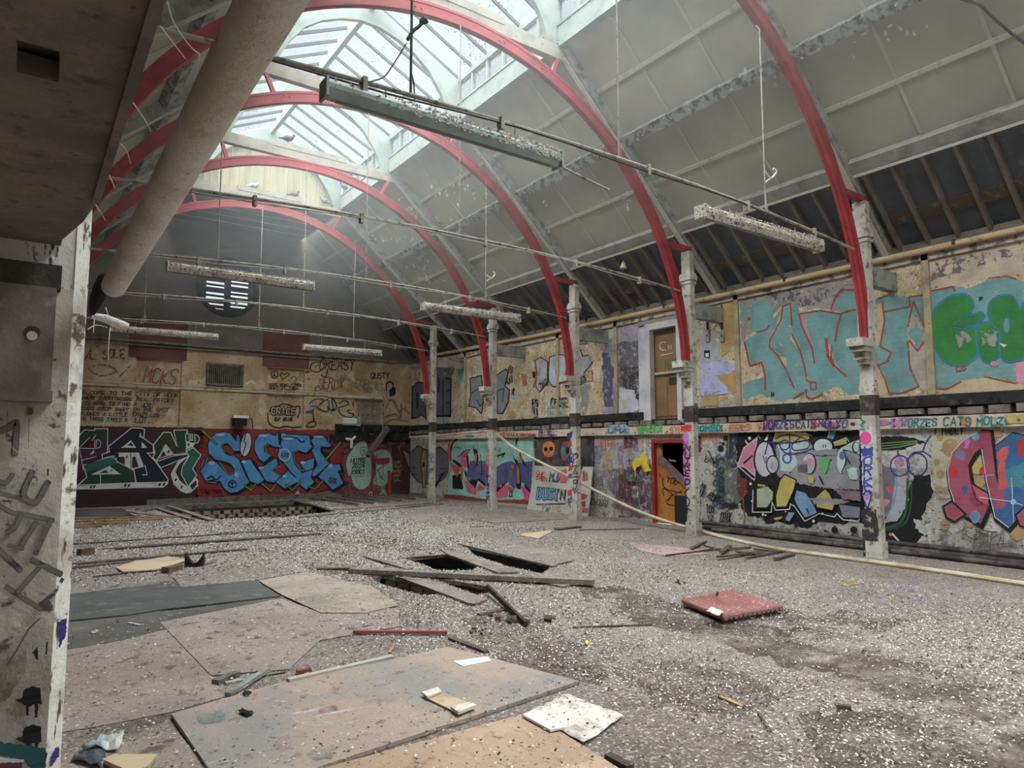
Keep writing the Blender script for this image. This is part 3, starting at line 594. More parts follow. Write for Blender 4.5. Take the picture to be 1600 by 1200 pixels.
# tan pipe along the top of the right wall, black pipes at its foot
P = [(XR - .10, y, z) for y, z in ((-2.0, 4.64), (3.5, 4.64), (7.6, 4.63), (11, 4.62), (14.5, 4.63), (20.2, 4.72))]
t = thing('eaves_pipe', 'tan painted pipe running along the top of the right wall', 'pipe', (XR - .1, 9, 4.64))
MB().tube(P, .05, 10).build('tube', pipe_tan, t, smooth=True)
cl = MB()
for y in (4.4, 7.2, 10.1, 13.2, 16.6): cl.bx(XR - .16, XR, y - .02, y + .02, 4.62, 4.70)
tag(cl.build('brackets', dark_iron, t), kind='stuff')
for k, (x, z, r, lab) in enumerate([(11.20, .13, .045, 'upper black heating pipe at the foot of the right wall'), (11.10, .065, .05, 'middle black heating pipe at the foot of the right wall'), (10.96, .045, .04, 'front black heating pipe lying at the foot of the right wall')]):
    tag(MB().tube(smooth_line([(x, 9.4 - .3 * k, z), (x + .02, 8.2, z), (x, 7.0, z + .006), (x + .01, 5.6, z), (x - .01, 4.0, z), (x, 1.5, z)], 3), r, 10).build('heating_pipe', M('black_heating_pipe', (56, 52, 52), [((112, 104, 98), 3.0, .58, .1), ((30, 28, 28), 12.0, .6, .06)], rough=.6), smooth=True), lab, 'pipe', 'heating pipes along the wall foot')
# long pale pole fallen from the ledger
P = [(10.95, 21.6, 1.99), (10.95, 19.1, 2.03), (10.9, 17.2, 2.09), (10.8, 16.1, 2.04), (10.62, 14.9, 1.62), (10.6, 12.85, 1.0), (10.6, 10.4, .30), (10.44, 8.5, .05), (9.85, 6.82, .03), (9.78, 5.8, .03), (9.74, 4.37, .03), (9.6, 3.0, .03), (9.5, 1.8, .03)]
tag(MB().tube(smooth_line(P, 6), .032, 8).build('fallen_pole', M('pale_tan_pole', (206, 190, 162), [((170, 150, 120), 1.6, .56, .1), ((196, 214, 186), 1.1, .64, .08), ((120, 104, 88), 12.0, .67, .04)], rough=.7), smooth=True), 'long pale bendy pole sloping from the ledger beam down across the floor', 'pole')
# electrical boxes on the upper right wall
for (u, v, lab) in ((1107, 525, 'small grey switch box on the upper wall, left of two'), (1130, 525, 'small grey switch box on the upper wall, right of two')):
    p = on(u, v, 0, XR)
    t = thing('switch_box', lab, 'switch box', (XR, p.y, p.z), 'switch boxes by the upper door')
    MB().bx(XR - .05, XR, p.y - .05, p.y + .05, p.z - .12, p.z + .12).build('box', grey_wood, t)
    MB().tube([(XR - .03, p.y, p.z + .1), (XR - .03, p.y, 4.45)], .02, 6).build('conduit', dark_iron, t)
    MB().bx(XR - .056, XR - .049, p.y - .015, p.y + .015, p.z - .02, p.z + .02).build('switch', black_mat, t)
# lamps on the back wall
t = thing('floodlight', 'small white floodlight sticking out above the blue mural', 'light', (5.4, YB, 2.6))
MB().bx(5.18, 5.62, YB - .42, YB - .06, 2.52, 2.6).build('housing', M('white_plastic', (220, 218, 212), rough=.5), t)
MB().bx(5.22, 5.58, YB - .40, YB - .1, 2.30, 2.53).build('lens', black_mat, t); MB().bx(5.35, 5.45, YB - .1, YB, 2.45, 2.58).build('arm', dark_iron, t)
MB().tube(smooth_line([(5.6, YB - .2, 2.54), (5.8, YB - .05, 2.5), (5.85, YB - .03, 2.2)]), .012, 5).build('cable', black_mat, t)
t = thing('emergency_light', 'white box light on the back wall by the charred corner beam', 'light', (9.0, YB, 2.55))
MB().bx(8.74, 9.2, YB - .16, YB - .01, 2.44, 2.62).build('housing', MATS['white_plastic'], t); MB().bx(8.74, 9.2, YB - .15, YB, 2.38, 2.44).build('diffuser', M('grey_diffuser', (150, 148, 142)), t); MB().bx(9.22, 9.36, YB - .1, YB, 2.36, 2.7).build('junction_box', grey_wood, t)
t = thing('vent_elbow', 'short white pipe elbow on the wall right of the blue mural', 'pipe', (9.07, YB, 1.8))
MB().tube([(9.07, YB - .06, 1.62), (9.07, YB - .06, 1.86), (9.0, YB - .06, 1.92), (8.85, YB - .06, 1.93)], .05, 8).build('elbow', MATS['white_plastic'], t, smooth=True); MB().tube([(9.07, YB - .06, 1.9), (9.2, YB - .06, 2.02)], .05, 8).build('collar', MATS['white_plastic'], t)
tag(MB().bar(on(574, 713, 1, 21.7), on(606, 668, 1, 21.9), .14, .16).build('broken_beam', brown_wood), 'broken timber hanging at a slant from the charred corner beam', 'timber')

# ---- pigeons
def pigeon(p, face, lab, c=(96, 98, 108)):
    m = M('pigeon_%d' % c[0], c, [((c[0] * .6, c[1] * .6, c[2] * .65), 9.0, .55, .05)], rough=.7)
    f = face; p = Vector(p)
    pts = [(-.20, 0, .10), (-.12, 0, .115), (-.06, 0, .13), (0, 0, .14), (.06, 0, .15), (.10, 0, .185), (.115, 0, .22), (.13, 0, .245), (.15, 0, .25)]
    rr = [.016, .03, .06, .073, .062, .038, .03, .034, .012]
    mb = MB(); mb.tube([p + Vector((x * f, 0, z)) for x, y, z in pts], rr, 10)
    mb.tube([p + Vector((.155 * f, 0, .246)), p + Vector((.185 * f, 0, .238))], [.008, .002], 6)
    for s in (-.02, .02): mb.tube([p + Vector((.0, s, .09)), p + Vector((.005 * f, s, 0)), p + Vector((.04 * f, s, .004))], .007, 5)
    tag(mb.build('pigeon', m, smooth=True), lab, 'pigeon', 'pigeons in the roof')
for (u, v, f, lab, c) in ((396, 297, 1, 'pale grey pigeon perched on the far collar beam, left of two', (150, 156, 164)), (459, 315, 1, 'dark pigeon perched on the far collar beam below the gable boards', (76, 72, 76)), (508, 327, -1, 'grey pigeon at the right end of the far collar beam', (120, 124, 126))):
    q = on(u, v, 1, 18.60); pigeon((q.x, 18.62, 8.455), f, lab, c)
q = on(524, 312, 1, 18.3); pigeon((7.12, 18.25, 8.84), -1, 'dark pigeon on the sill of the farthest lantern window', (70, 70, 76))
pigeon((4.62, 15.40, 8.535), 1, 'pigeon silhouetted against the glass on the second collar beam', (60, 60, 66))

# ---- loose cable, peeling paint and a small lamp shade on the roof slope
RN = Vector((-OUT[0], 0, -OUT[1]))
def on_roof(u, v, off=0.0):
    d = on(u, v, 1, 10.0) - EYE; p0 = RP(8.6, off, 0)
    return EYE + d * ((p0 - EYE).dot(RN) / d.dot(RN))
P = [on_roof(u, v, -.03) for u, v in ((1420, -30), (1500, -2), (1530, 8), (1552, 28), (1580, 52), (1606, 72), (1640, 96))]
tag(MB().tube(smooth_line(P, 4), .016, 7).build('loose_cable', dark_iron, smooth=True), 'dark loose cable draped over the ceiling panels at the top right corner', 'cable')
pf = MB(); rp_ = random.Random(9)
for (u, v, su, sv, n) in ((650, 330, 22, 26, 60), (690, 295, 30, 12, 34), (655, 400, 20, 22, 60), (668, 436, 34, 8, 30), (610, 372, 30, 8, 30), (735, 300, 40, 30, 30), (820, 330, 50, 30, 14), (985, 315, 14, 14, 8), (1390, 55, 60, 26, 14), (1200, 120, 60, 20, 10), (700, 345, 40, 26, 20)):
    for k in range(n):
        p = on_roof(u + rp_.gauss(0, su * .5), v + rp_.gauss(0, sv * .5), .145); s = rp_.uniform(.012, .045); a = rp_.uniform(0, 6.28)
        t1 = Vector((OUT[1], 0, -OUT[0])) * math.cos(a) + Vector((0, 1, 0)) * math.sin(a); t2 = t1.cross(RN)
        pf.add([p - t1 * s - t2 * s * .4, p + t1 * s - t2 * s * .5 + RN * s * .7, p + t1 * s * .8 + t2 * s * .5 + RN * s * 1.3, p - t1 * s * .9 + t2 * s * .5 + RN * s * .3], [(0, 1, 2, 3)])
tag(pf.build('peeling_paint', M('peeling_paint', (206, 204, 194)), roof), kind='stuff')
q = on_roof(974, 414, .02)
t = thing('lamp_shade', 'small pale bell shaped lamp under the dark rafters beyond the second arch', 'lamp', tuple(q))
MB().tube([q + Vector((0, 0, .10)), q + Vector((0, 0, .06)), q + Vector((0, 0, -.02)), q + Vector((0, 0, -.07))], [.015, .03, .06, .075], 12).build('shade', M('pale_bracket', (196, 190, 178)), t, smooth=True)
MB().tube([q + Vector((0, 0, .10)), q + Vector((0, 0, .17))], .008, 6).build('flex', dark_iron, t)

# ================================================================ BENEATH THE FLOOR
hb = M('honeycomb_brick', (150, 132, 118), [((120, 98, 84), 4.0, .54, .1), ((84, 74, 68), 14.0, .64, .05)], bump=(40, .5), jitter=.18)
sw = thing('sleeper_wall', 'honeycomb brick sleeper wall in the open pit before the blue mural', 'wall', (5.0, 20.1, -.4))
base = None
for r in range(6):
    for k in range(17):
        x = 2.9 + k * .255 + (.1275 if r % 2 else 0); z = -.125 - r * .098
        if base is None: base = MB().box((0, 0, 0), (.165, .11, .088)).build('brick', hb); o = base
        else: o = base.copy(); COL.objects.link(o)
        o.parent = sw; o.location = (x - 5.0 + .008 * math.sin(k * 3 + r), .006 * math.sin(k * 5.1 + r * 2), z + .4)
MB().bx(2.8, 7.3, 20.4, 20.45, -.8, -.05).build('earth_bank', MATS['sub_floor_rubble'], sw)
js = thing('floor_joists', 'row of exposed floor joists over the far pit', 'joists', (7.6, 21, 0))
for k in range(7):
    p = on(425 + k * 30, 786 - k * 1.6, 2, -.05); MB().bar((3.2, 22.0 - .42 * k, -.07), (7.0, 22.0 - .42 * k, -.07), .06, .10).build('joist', brown_wood, js) if k in (0, 1) else None
for k in range(7):
    MB().bar(fl(484 + 26 * k, 778 - 1.2 * k, .045), fl(560 + 22 * k, 788 - 2.2 * k, .045), .07, .05).build('joist', brown_wood, js)
db = M('dwarf_brick', (190, 146, 122), [((150, 112, 94), 5.0, .54, .1), ((92, 84, 78), 16.0, .64, .05)], bump=(40, .5), jitter=.2)
dw = thing('dwarf_wall', 'brown brick dwarf wall seen down the broken floor slots', 'wall', (4.6, 7.2, -.3))
def dwarf(a, b, rows):
    a = Vector(a); b = Vector(b); d = b - a; n = int(d.length / .235); ang = math.atan2(d.y, d.x)
    for r in range(rows):
        for k in range(n):
            p = a + d * ((k + .5 + (.5 if r % 2 else 0)) / n)
            o = base.copy(); o.data = dbm; COL.objects.link(o); o.name = 'brick'; o.parent = dw; o.scale = (1.32, 1, .8)
            o.location = Vector((p.x, p.y, -.085 - r * .078)) - dw.location; o.rotation_euler = (0, 0, ang + .03 * math.sin(k * 3 + r))
dbm = base.data.copy(); dbm.materials[0] = db
for (a, b) in (((596, 903), (700, 925)), ((655, 898), (780, 919))):
    dwarf(fl(*a, -.13), fl(*b, -.13), 5)


# ================================================================ THINGS LYING ON THE FLOOR
dusty = M('dusty_hardboard', (158, 143, 133), [((132, 118, 109), .9, .54, .12), ((150, 132, 126), 1.8, .58, .08, .7), ((100, 89, 81), 8.0, .61, .05), ((200, 195, 188), 40.0, .65, .02), ((64, 55, 48), 36.0, .65, .02), ((60, 52, 46), 70.0, .66, .02)], rough=.95, bump=(50, .5))
ply_near = M('painted_plywood', (166, 148, 132), [((142, 137, 132), .9, .50, .06), ((160, 138, 136), 1.4, .58, .06, .8), ((134, 142, 138), 1.1, .62, .05, .8), ((200, 198, 194), (2.0, 9, 4), .68, .02, .7), ((148, 104, 84), 4.0, .71, .03, .8), ((110, 98, 88), 9.0, .63, .04, .7), ((66, 56, 48), 30.0, .65, .02), ((206, 201, 193), 48.0, .67, .02), ((60, 50, 44), 75.0, .66, .02)], rough=.9, bump=(50, .4))
ply_or = M('orange_plywood', (178, 151, 130), [((160, 133, 113), .9, .54, .1), ((194, 168, 146), 2.0, .58, .08), ((142, 176, 142), 3.0, .73, .02, .7), ((120, 100, 86), 8.0, .64, .04, .7), ((84, 68, 58), 34.0, .66, .02), ((216, 208, 198), 52.0, .68, .02), ((70, 58, 50), 80.0, .67, .02)], rough=.9, bump=(50, .3))
dark_sh = M('dark_damp_sheet', (88, 88, 86), [((70, 70, 70), 1.2, .52, .12), ((112, 108, 104), 6.0, .62, .06), ((190, 188, 182), 46.0, .72, .02)], rough=.9, bump=(40, .3))
grey_pl = M('guano_topped_plank', (138, 128, 120), [((104, 96, 88), 3.0, .54, .1), ((196, 192, 186), 44.0, .62, .03), ((66, 58, 52), 30.0, .68, .03)], rough=.95, bump=(60, .6))
dk_pl = M('dark_rotten_timber', (96, 84, 75), [((66, 58, 52), 4.0, .54, .1), ((150, 142, 132), 22.0, .66, .04)], bump=(40, .5))
tan_pl = M('tan_strip_timber', (166, 136, 102), [((128, 102, 78), (2, 9, 9), .54, .08), ((92, 76, 64), 8.0, .63, .05)], bump=(30, .3))
def sheet(name, px, z, th, mat, label, cat, group=None):
    return tag(MB().slab([fl(u, v, z + th) for u, v in px], (0, 0, -th)).build(name, mat), label, cat, group)
sheet('painted_board', [(268, 1115), (452, 1062), (615, 1030), (700, 1010), (905, 1064), (500, 1197), (420, 1250), (360, 1250)], .004, .022, ply_near, 'large paint stained board lying in front with a dark near edge', 'board')
sheet('plywood_sheet', [(505, 1200), (815, 1116), (880, 1145), (975, 1205), (1000, 1260), (430, 1260)], .004, .010, ply_or, 'orange tan plywood sheet in the near foreground', 'board')
sheet('floor_sheet', [(250, 972), (440, 935), (500, 957), (620, 950), (627, 978), (500, 1000), (452, 1045), (330, 1055)], .004, .006, dusty, 'dusty pinkish grey floor sheet left of the red stick', 'board')
sheet('floor_sheet', [(404, 907), (480, 893), (585, 918), (622, 945), (572, 957), (502, 957), (440, 929)], .012, .008, M('tan_hardboard', (160, 147, 132), [((136, 126, 114), 1.2, .54, .1), ((112, 102, 92), 8.0, .61, .05), ((204, 200, 194), 44.0, .62, .02), ((74, 66, 60), 38.0, .66, .02)], rough=.95, bump=(50, .3)), 'tan grey hardboard beyond the dark damp sheet', 'board')
sheet('damp_sheet', [(60, 934), (250, 912), (282, 917), (400, 907), (438, 931), (250, 952), (200, 960), (60, 974)], .012, .012, dark_sh, 'dark damp sheet lying on the left, nearer the pillar', 'board')
sheet('damp_sheet', [(60, 975), (250, 953), (254, 957), (445, 931), (440, 945), (250, 985), (190, 1000), (60, 1022)], .003, .006, M('darkened_board', (112, 106, 100), [((84, 82, 78), 1.0, .5, .12), ((190, 186, 180), 50.0, .71, .02)], rough=.95, bump=(50, .3)), 'greenish dark board in front of the dark damp sheet', 'board')
sheet('floor_sheet', [(60, 1022), (250, 974), (329, 1056), (352, 1088), (268, 1112), (150, 1135), (60, 1150)], .002, .004, dusty, 'scuffed beige floor sheet beside the near left post', 'board')
sheet('floor_sheet', [(196, 1160), (276, 1142), (330, 1205), (300, 1290), (60, 1290), (60, 1190)], .002, .006, dusty, 'grubby grey floor sheet in the near left corner', 'board')
sheet('floor_sheet', [(270, 901), (276, 900), (400, 885), (480, 892), (402, 906), (283, 917)], .004, .008, floor_mat, 'speckled board with a raised edge behind the dark damp sheet', 'board')
sheet('tan_board', [(181, 886), (205, 878), (262, 869), (292, 874), (262, 886), (240, 890), (192, 893)], .02, .012, M('tan_board', (190, 168, 140), [((168, 146, 120), 1.5, .55, .1), ((98, 84, 72), 40.0, .69, .02)]), 'tan board beside the black plastic scrap', 'board')
sheet('floor_sheet', [(735, 811), (772, 817), (880, 811), (880, 806), (800, 803)], .004, .01, grey_pl, 'grey board lying near the base of the scrawled post', 'board')
sheet('tan_board', [(818, 833), (870, 828), (862, 830), (848, 838), (842, 841), (812, 836)], .004, .015, MATS['tan_board'], 'small tan board on the floor before the leaning white board', 'board')
sheet('pink_sheet', [(980, 847), (1092, 858), (1105, 866), (1040, 869), (1000, 860)], .003, .005, M('pink_stained_board', (176, 148, 148), [((160, 128, 132), 1.5, .54, .1), ((140, 132, 126), 4.0, .6, .06)]), 'pink stained board on the floor before the red door', 'board')
def stick(px0, px1, w, h, mat, label, name='plank', cat='plank', z0=.004, z1=.004, group=None, up=None):
    if name == 'plank': h *= .6
    a, b = fl(*px0, z0 + h / 2), fl(*px1, z1 + h / 2)
    return tag(MB().bar(a, b, w, h).build(name, mat), label, cat, group)
# planks on the left of the hall
stick((70, 853), (372, 833), .09, .03, dk_pl, 'long thin dark batten nearest the tan strips on the left', group='long planks on the left')
stick((180, 857), (500, 834), .17, .05, dk_pl, 'long dark plank with a squared end, second from the tan strips')
stick((160, 857), (250, 853), .08, .03, grey_pl, 'short pale batten behind the squared end of the long plank')
stick((345, 832), (522, 829), .07, .02, dk_pl, 'thin batten continuing right behind the long squared plank')
stick((70, 885), (385, 858), .12, .04, dk_pl, 'long brown plank behind the tan board')
stick((70, 892), (205, 877), .14, .03, dk_pl, 'dark plank end poking out behind the near post')
stick((146, 901), (260, 889), .05, .02, dk_pl, 'thin dark lath in front of the tan board')
stick((315, 883), (336, 878), .05, .012, dk_pl, 'thin splinter beside the black plastic scrap')
stick((410, 825), (528, 818), .10, .02, dk_pl, 'single dark lath lying alone in the speckled middle floor')
stick((470, 808), (690, 787), .14, .05, grey_pl, 'long pale plank running toward the farthest post')
stick((525, 796), (605, 790), .30, .03, tan_pl, 'brown board lying along the open joists')
stick((618, 791), (675, 786), .10, .03, dk_pl, 'dark short plank at the foot of the farthest post')
ts = [((70, 817), (255, 811)), ((70, 812), (300, 807)), ((70, 822), (200, 817)), ((70, 825), (160, 822))]
for k, (a, b) in enumerate(ts): stick(a, b, .10, .05, tan_pl, ('tan strip with the longest reach, beside the far pit', 'tan strip at the back of the bundle, by the maroon wall', 'tan strip third from the maroon wall', 'shortest tan strip, nearest of the bundle')[k], 'timber_strip', group='tan timber strips')
for k, (a, b, lab) in enumerate([((240, 792), (300, 811), 'pale batten slanting across the far left rubble'), ((215, 796), (280, 790), 'pale broken board among the far left rubble'), ((200, 799), (250, 806), 'short broken board in front of the maroon wall'), ((262, 790), (330, 812), 'long pale board dipping into the far pit')]):
    stick(a, b, .14, .04, grey_pl, lab, z0=.03 + .03 * k, z1=.03)
sheet('dark_boarding', [(70, 797), (190, 794), (210, 806), (70, 811)], .004, .02, M('dark_grey_boarding', (92, 90, 86), [((70, 68, 66), 2.0, .52, .1), ((170, 166, 160), 20.0, .7, .03)]), 'dark grey boarding on the floor below the green and navy mural', 'board')
# round the broken floor
stick((548, 891), (928, 909), .12, .055, grey_pl, 'long dark beam lying across the broken floor', 'beam', 'beam', .01, .03)
stick((497, 888), (552, 888), .10, .03, dk_pl, 'short dark board end left of the long beam', z0=.01, z1=.02)
sheet('floorboard', [(622, 901), (668, 907), (762, 936), (742, 943), (733, 942)], .008, .022, grey_pl, 'speckled floorboard with a broken end in front of the long beam', 'floorboard')
sheet('floorboard', [(688, 858), (716, 862), (812, 893), (778, 894), (700, 866)], .012, .02, grey_pl, 'speckled floorboard between the two dark holes', 'floorboard')
sheet('floorboard', [(716, 849), (722, 849), (872, 882), (862, 884)], .01, .02, grey_pl, 'narrow floorboard along the far edge of the holes', 'floorboard')
stick((762, 917), (822, 976), .03, .09, M('black_rotten_edge', (56, 48, 43), [((90, 80, 72), 9.0, .6, .06)]), 'dark board tilted up right of the brick lined slot', z0=.06, z1=.0)
stick((622, 872), (708, 865), .05, .02, grey_pl, 'dark board along the far rim of the left hole')
stick((572, 869), (640, 889), .10, .03, grey_pl, 'speckled sprung board left of the main hole', z0=.02)
stick((845, 909), (885, 916), .12, .03, grey_pl, 'short board poking out beneath the long beam', z0=.0)
stick((858, 884), (892, 877), .05, .02, dk_pl, 'thin splinter at the right of the broken floor')
stick((748, 960), (800, 950), .05, .02, dk_pl, 'dark stick half buried in debris below the broken floor')
# sticks in the foreground
red_st = M('red_painted_stick', (156, 84, 84), [((140, 60, 62), 5.0, .55, .08), ((120, 96, 90), 14.0, .66, .04)])
stick((552, 987), (698, 988), .035, .025, red_st, 'red painted stick lying in the middle foreground', 'stick', 'stick', .012, .012)
white_pl = M('white_lath', (180, 174, 162), [((150, 140, 128), 5.0, .6, .06), ((96, 86, 76), 30.0, .68, .03)], bump=(40, .3))
stick((450, 1063), (613, 1026), .05, .022, white_pl, 'white painted lath lying beyond the large painted board', 'lath', 'lath', .022, .014)
stick((704, 997), (760, 1018), .05, .03, dk_pl, 'short dark offcut above the white tile shaped scrap')
stick((356, 1085), (418, 1046), .045, .025, grey_wood, 'splintered grey offcut left of the white lath', 'offcut', 'offcut', .006, .022)
stick((336, 1066), (370, 1052), .06, .03, brown_wood, 'brown offcut at the corner of the pinkish floor sheet', 'offcut', 'offcut')
stick((352, 1067), (378, 1062), .035, .012, white_pl, 'small pale chip beside the brown offcut', 'offcut', 'offcut')
stick((464, 1050), (486, 1046), .04, .025, M('brick_red_chunk', (130, 78, 62), [((90, 60, 50), 9.0, .55, .08)]), 'small red brown chunk behind the white lath', 'chunk', 'rubble')
stick((420, 1055), (446, 1050), .012, .008, dk_pl, 'thin twig between offcuts and the white lath', 'twig', 'stick')
stick((608, 1020), (616, 1008), .02, .01, tan_pl, 'tiny tan splinter at the end of the white lath', 'splinter', 'stick', .004, .03)
stick((895, 980), (1018, 976), .02, .012, dk_pl, 'thin lath in the debris left of the red radiator', 'lath', 'lath')
stick((1125, 1089), (1160, 1104), .03, .015, tan_pl, 'small pale stick in the debris at the right', 'stick', 'stick')
stick((1184, 1112), (1203, 1142), .015, .01, dk_pl, 'thin curved twig in the debris at the right', 'twig', 'stick')
stick((1308, 1103), (1330, 1106), .035, .025, dk_pl, 'dark wooden plug lying in the debris far right', 'offcut', 'offcut')
stick((950, 1181), (985, 1200), .05, .03, dk_pl, 'dark timber end at the bottom edge beside the plywood', 'offcut', 'offcut')
stick((870, 827), (905, 823), .14, .05, dk_pl, 'dark plank in front of the post with the looping tag')
stick((905, 828), (1000, 826), .05, .02, dk_pl, 'thin dark lath right of the post with the looping tag')
stick((735, 823), (772, 822), .08, .03, grey_pl, 'short pale plank before the scrawled post')
rnd = random.Random(5)
SPL = [((1040, 868), (1125, 857)), ((1080, 857), (1102, 846)), ((1122, 870), (1190, 862)), ((1165, 872), (1225, 861)), ((1130, 858), (1172, 855)), ((1150, 862), (1200, 866)), ((1100, 852), (1128, 860)), ((1210, 873), (1240, 866)), ((1128, 862), (1140, 852)), ((1178, 858), (1215, 862))]
SPN = ['longest', 'upright leaning', 'second longest', 'near right', 'rear', 'middle', 'far left', 'rightmost', 'stubby', 'far right']
for k, (a, b) in enumerate(SPL):
    stick(a, b, .035 + .02 * (k % 3), .02, dk_pl, SPN[k] + ' black splinter of the heap beside the fallen pole', 'splinter', 'stick', .01 + .015 * (k % 3), .01, 'heap of black splinters by the wall')
# small separate things
t = thing('tile_scrap', 'white rectangular scrap with a dirty face, beyond the notebook', 'scrap', fl(738, 1033))
MB().slab([fl(*p, .03) for p in ((708, 1033), (724, 1041), (768, 1032), (762, 1025))], (0, 0, -.014)).build('slab', M('white_scrap', (206, 208, 204), [((150, 160, 160), 6.0, .58, .06), ((110, 100, 92), 40.0, .66, .03)]), t)
nb = thing('torn_notebook', 'torn open notebook with curled white ends on the painted board', 'paper', fl(700, 1092))
nm = M('tan_card', (190, 170, 140), [((160, 140, 116), 6.0, .58, .06)]); wp = M('dirty_white_paper', (212, 206, 194), [((160, 148, 134), 6.0, .58, .06), ((104, 94, 84), 30.0, .65, .04)], bump=(40, .4))
MB().slab([fl(*p, .04) for p in ((662, 1088), (690, 1081), (738, 1100), (712, 1112))], (0, 0, -.01)).build('cover', nm, nb)
MB().slab([fl(*p, .056) for p in ((659, 1081), (684, 1073), (690, 1080), (668, 1088))], (0, 0, -.012)).build('curled_page', wp, nb)
MB().slab([fl(*p, .062) for p in ((704, 1104), (736, 1096), (744, 1101), (716, 1112))], (0, 0, -.018)).build('curled_page', wp, nb)
def crumpled(px, n, z, amp, mat, name, label, cat, seed):
    rr = random.Random(seed); q = [fl(*p, z) for p in px]; mb = MB(); vs = []
    for i in range(n + 1):
        for j in range(n + 1):
            a, b = i / n, j / n; p = q[0] * (1 - a) * (1 - b) + q[1] * a * (1 - b) + q[2] * a * b + q[3] * (1 - a) * b
            vs.append(p + Vector((rr.uniform(-.006, .006), rr.uniform(-.006, .006), rr.uniform(0, amp))))
    mb.add(vs, [(i * (n + 1) + j, (i + 1) * (n + 1) + j, (i + 1) * (n + 1) + j + 1, i * (n + 1) + j + 1) for i in range(n) for j in range(n)])
    o = mb.build(name, mat, smooth=True); md = o.modifiers.new('thick', 'SOLIDIFY'); md.thickness = .003
    return tag(o, label, cat)
crumpled([(826, 1113), (886, 1086), (974, 1120), (912, 1164)], 9, .012, .018, wp, 'paper_sheet', 'large dirty white sheet of paper lying by the plywood corner', 'paper', 3)
sheet('paper_strip', [(816, 1116), (836, 1108), (886, 1135), (860, 1140)], .022, .012, M('white_card', (222, 220, 214), [((150, 140, 130), 20.0, .68, .04)]), 'folded white card strip at the left of the large dirty paper', 'paper')
crumpled([(128, 1172), (150, 1160), (195, 1152), (186, 1176)], 6, .01, .05, M('crumpled_pale_wrap', (206, 204, 196), [((160, 176, 180), 5.0, .56, .06), ((180, 150, 110), 7.0, .64, .05)], rough=.6), 'crumpled_wrapper', 'crumpled pale wrapper in the near left corner', 'litter', 8)
crumpled([(112, 1190), (130, 1176), (165, 1182), (160, 1205)], 5, .01, .04, M('dark_plastic_bag', (70, 76, 84), [((130, 130, 130), 7.0, .62, .05)], rough=.4), 'plastic_bag', 'dark crumpled plastic bag beside the pale wrapper', 'litter', 9)
sheet('card_flap', [(160, 1186), (178, 1178), (246, 1178), (232, 1196), (205, 1206)], .02, .02, nm, 'torn tan cardboard box flap in the near left corner', 'cardboard')
crumpled([(268, 1111), (280, 1108), (296, 1114), (290, 1122)], 4, .03, .02, black_mat, 'black_scrap', 'black crumpled scrap on the corner of the painted board', 'litter', 12) if False else crumpled([(372, 1114), (382, 1111), (398, 1116), (388, 1122)], 4, .028, .025, black_mat, 'black_scrap', 'black crumpled scrap lying on the large painted board', 'litter', 12)
crumpled([(376, 1090), (382, 1084), (394, 1086), (386, 1094)], 4, .01, .03, black_mat, 'black_scrap', 'black leafy scrap beside the splintered grey offcut', 'litter', 13)
crumpled([(142, 990), (150, 985), (154, 985), (148, 992)], 3, .012, .02, wp, 'paper_scrap', 'small white paper scrap on the greenish dark board', 'litter', 14)
stick((200, 973), (217, 976), .02, .006, wp, 'thin white sliver on the greenish dark board', 'sliver', 'litter', .012, .012)
# black moulded plastic scrap: a shallow arc trough standing on the floor
bs = MB(); c0, c1 = fl(288, 887), fl(317, 886); d = (c1 - c0); nrm = Vector((-d.y, d.x, 0)).normalized(); vs = []; n = 10
for dep in (0, .12):
    for k in range(n + 1):
        t_ = k / n; h = .05 + .14 * (2 * t_ - 1) ** 2
        p = c0 + d * t_ + nrm * dep; vs += [p + Vector((0, 0, .002)), p + Vector((0, 0, h))]
m_ = 2 * (n + 1)
fs = [(2 * k, 2 * k + 2, 2 * k + 3, 2 * k + 1) for k in range(n)] + [(m_ + 2 * k, m_ + 2 * k + 1, m_ + 2 * k + 3, m_ + 2 * k + 2) for k in range(n)] + [(2 * k + 1, 2 * k + 3, m_ + 2 * k + 3, m_ + 2 * k + 1) for k in range(n)] + [(0, 1, m_ + 1, m_), (2 * n, m_ + 2 * n, m_ + 2 * n + 1, 2 * n + 1)]
bs.add(vs, fs); tag(bs.build('plastic_scrap', M('black_plastic', (30, 30, 32), rough=.5)), 'black curved plastic scrap with two raised horns', 'scrap')
b_ = MB().bar(fl(258, 891, .04), fl(280, 886, .04), .11, .075).build('loose_brick', M('loose_brown_brick', (112, 92, 78), [((84, 70, 60), 9.0, .56, .08)], bump=(50, .5))); tag(b_, 'brown brick lying left of the black plastic scrap', 'brick')
tag(MB().box(fl(134, 862, .05), (.2, .12, .1), rz=.4).build('brick_stub', MATS['loose_brown_brick']), 'small dark brick stub beside the near post, far left', 'brick')
for k, (u, v, s, lab) in enumerate([(522, 0, 0, ''), (1060, 910, .05, 'dark clod above the red radiator'), (820, 968, .12, 'dark crumbled clod at the foot of the tilted board'), (745, 985, .05, 'dark clod right of the red stick'), (700, 1036 - 26, .02, 'tiny dark clod near the short dark offcut'), (1095, 1105, 0, '')]):
    if s:
        c = fl(u, v, .02); rr = random.Random(k); mb = MB()
        for q in range(9):
            p = c + Vector((rr.gauss(0, s), rr.gauss(0, s), rr.uniform(-.01, .02))); r = rr.uniform(.3, .6) * s
            mb.box(p, (r, r * .8, r * .6), rz=rr.random() * 3, rx=rr.random())
        tag(mb.build('soil_clod', dk_pl), lab, 'clod', kind='stuff')
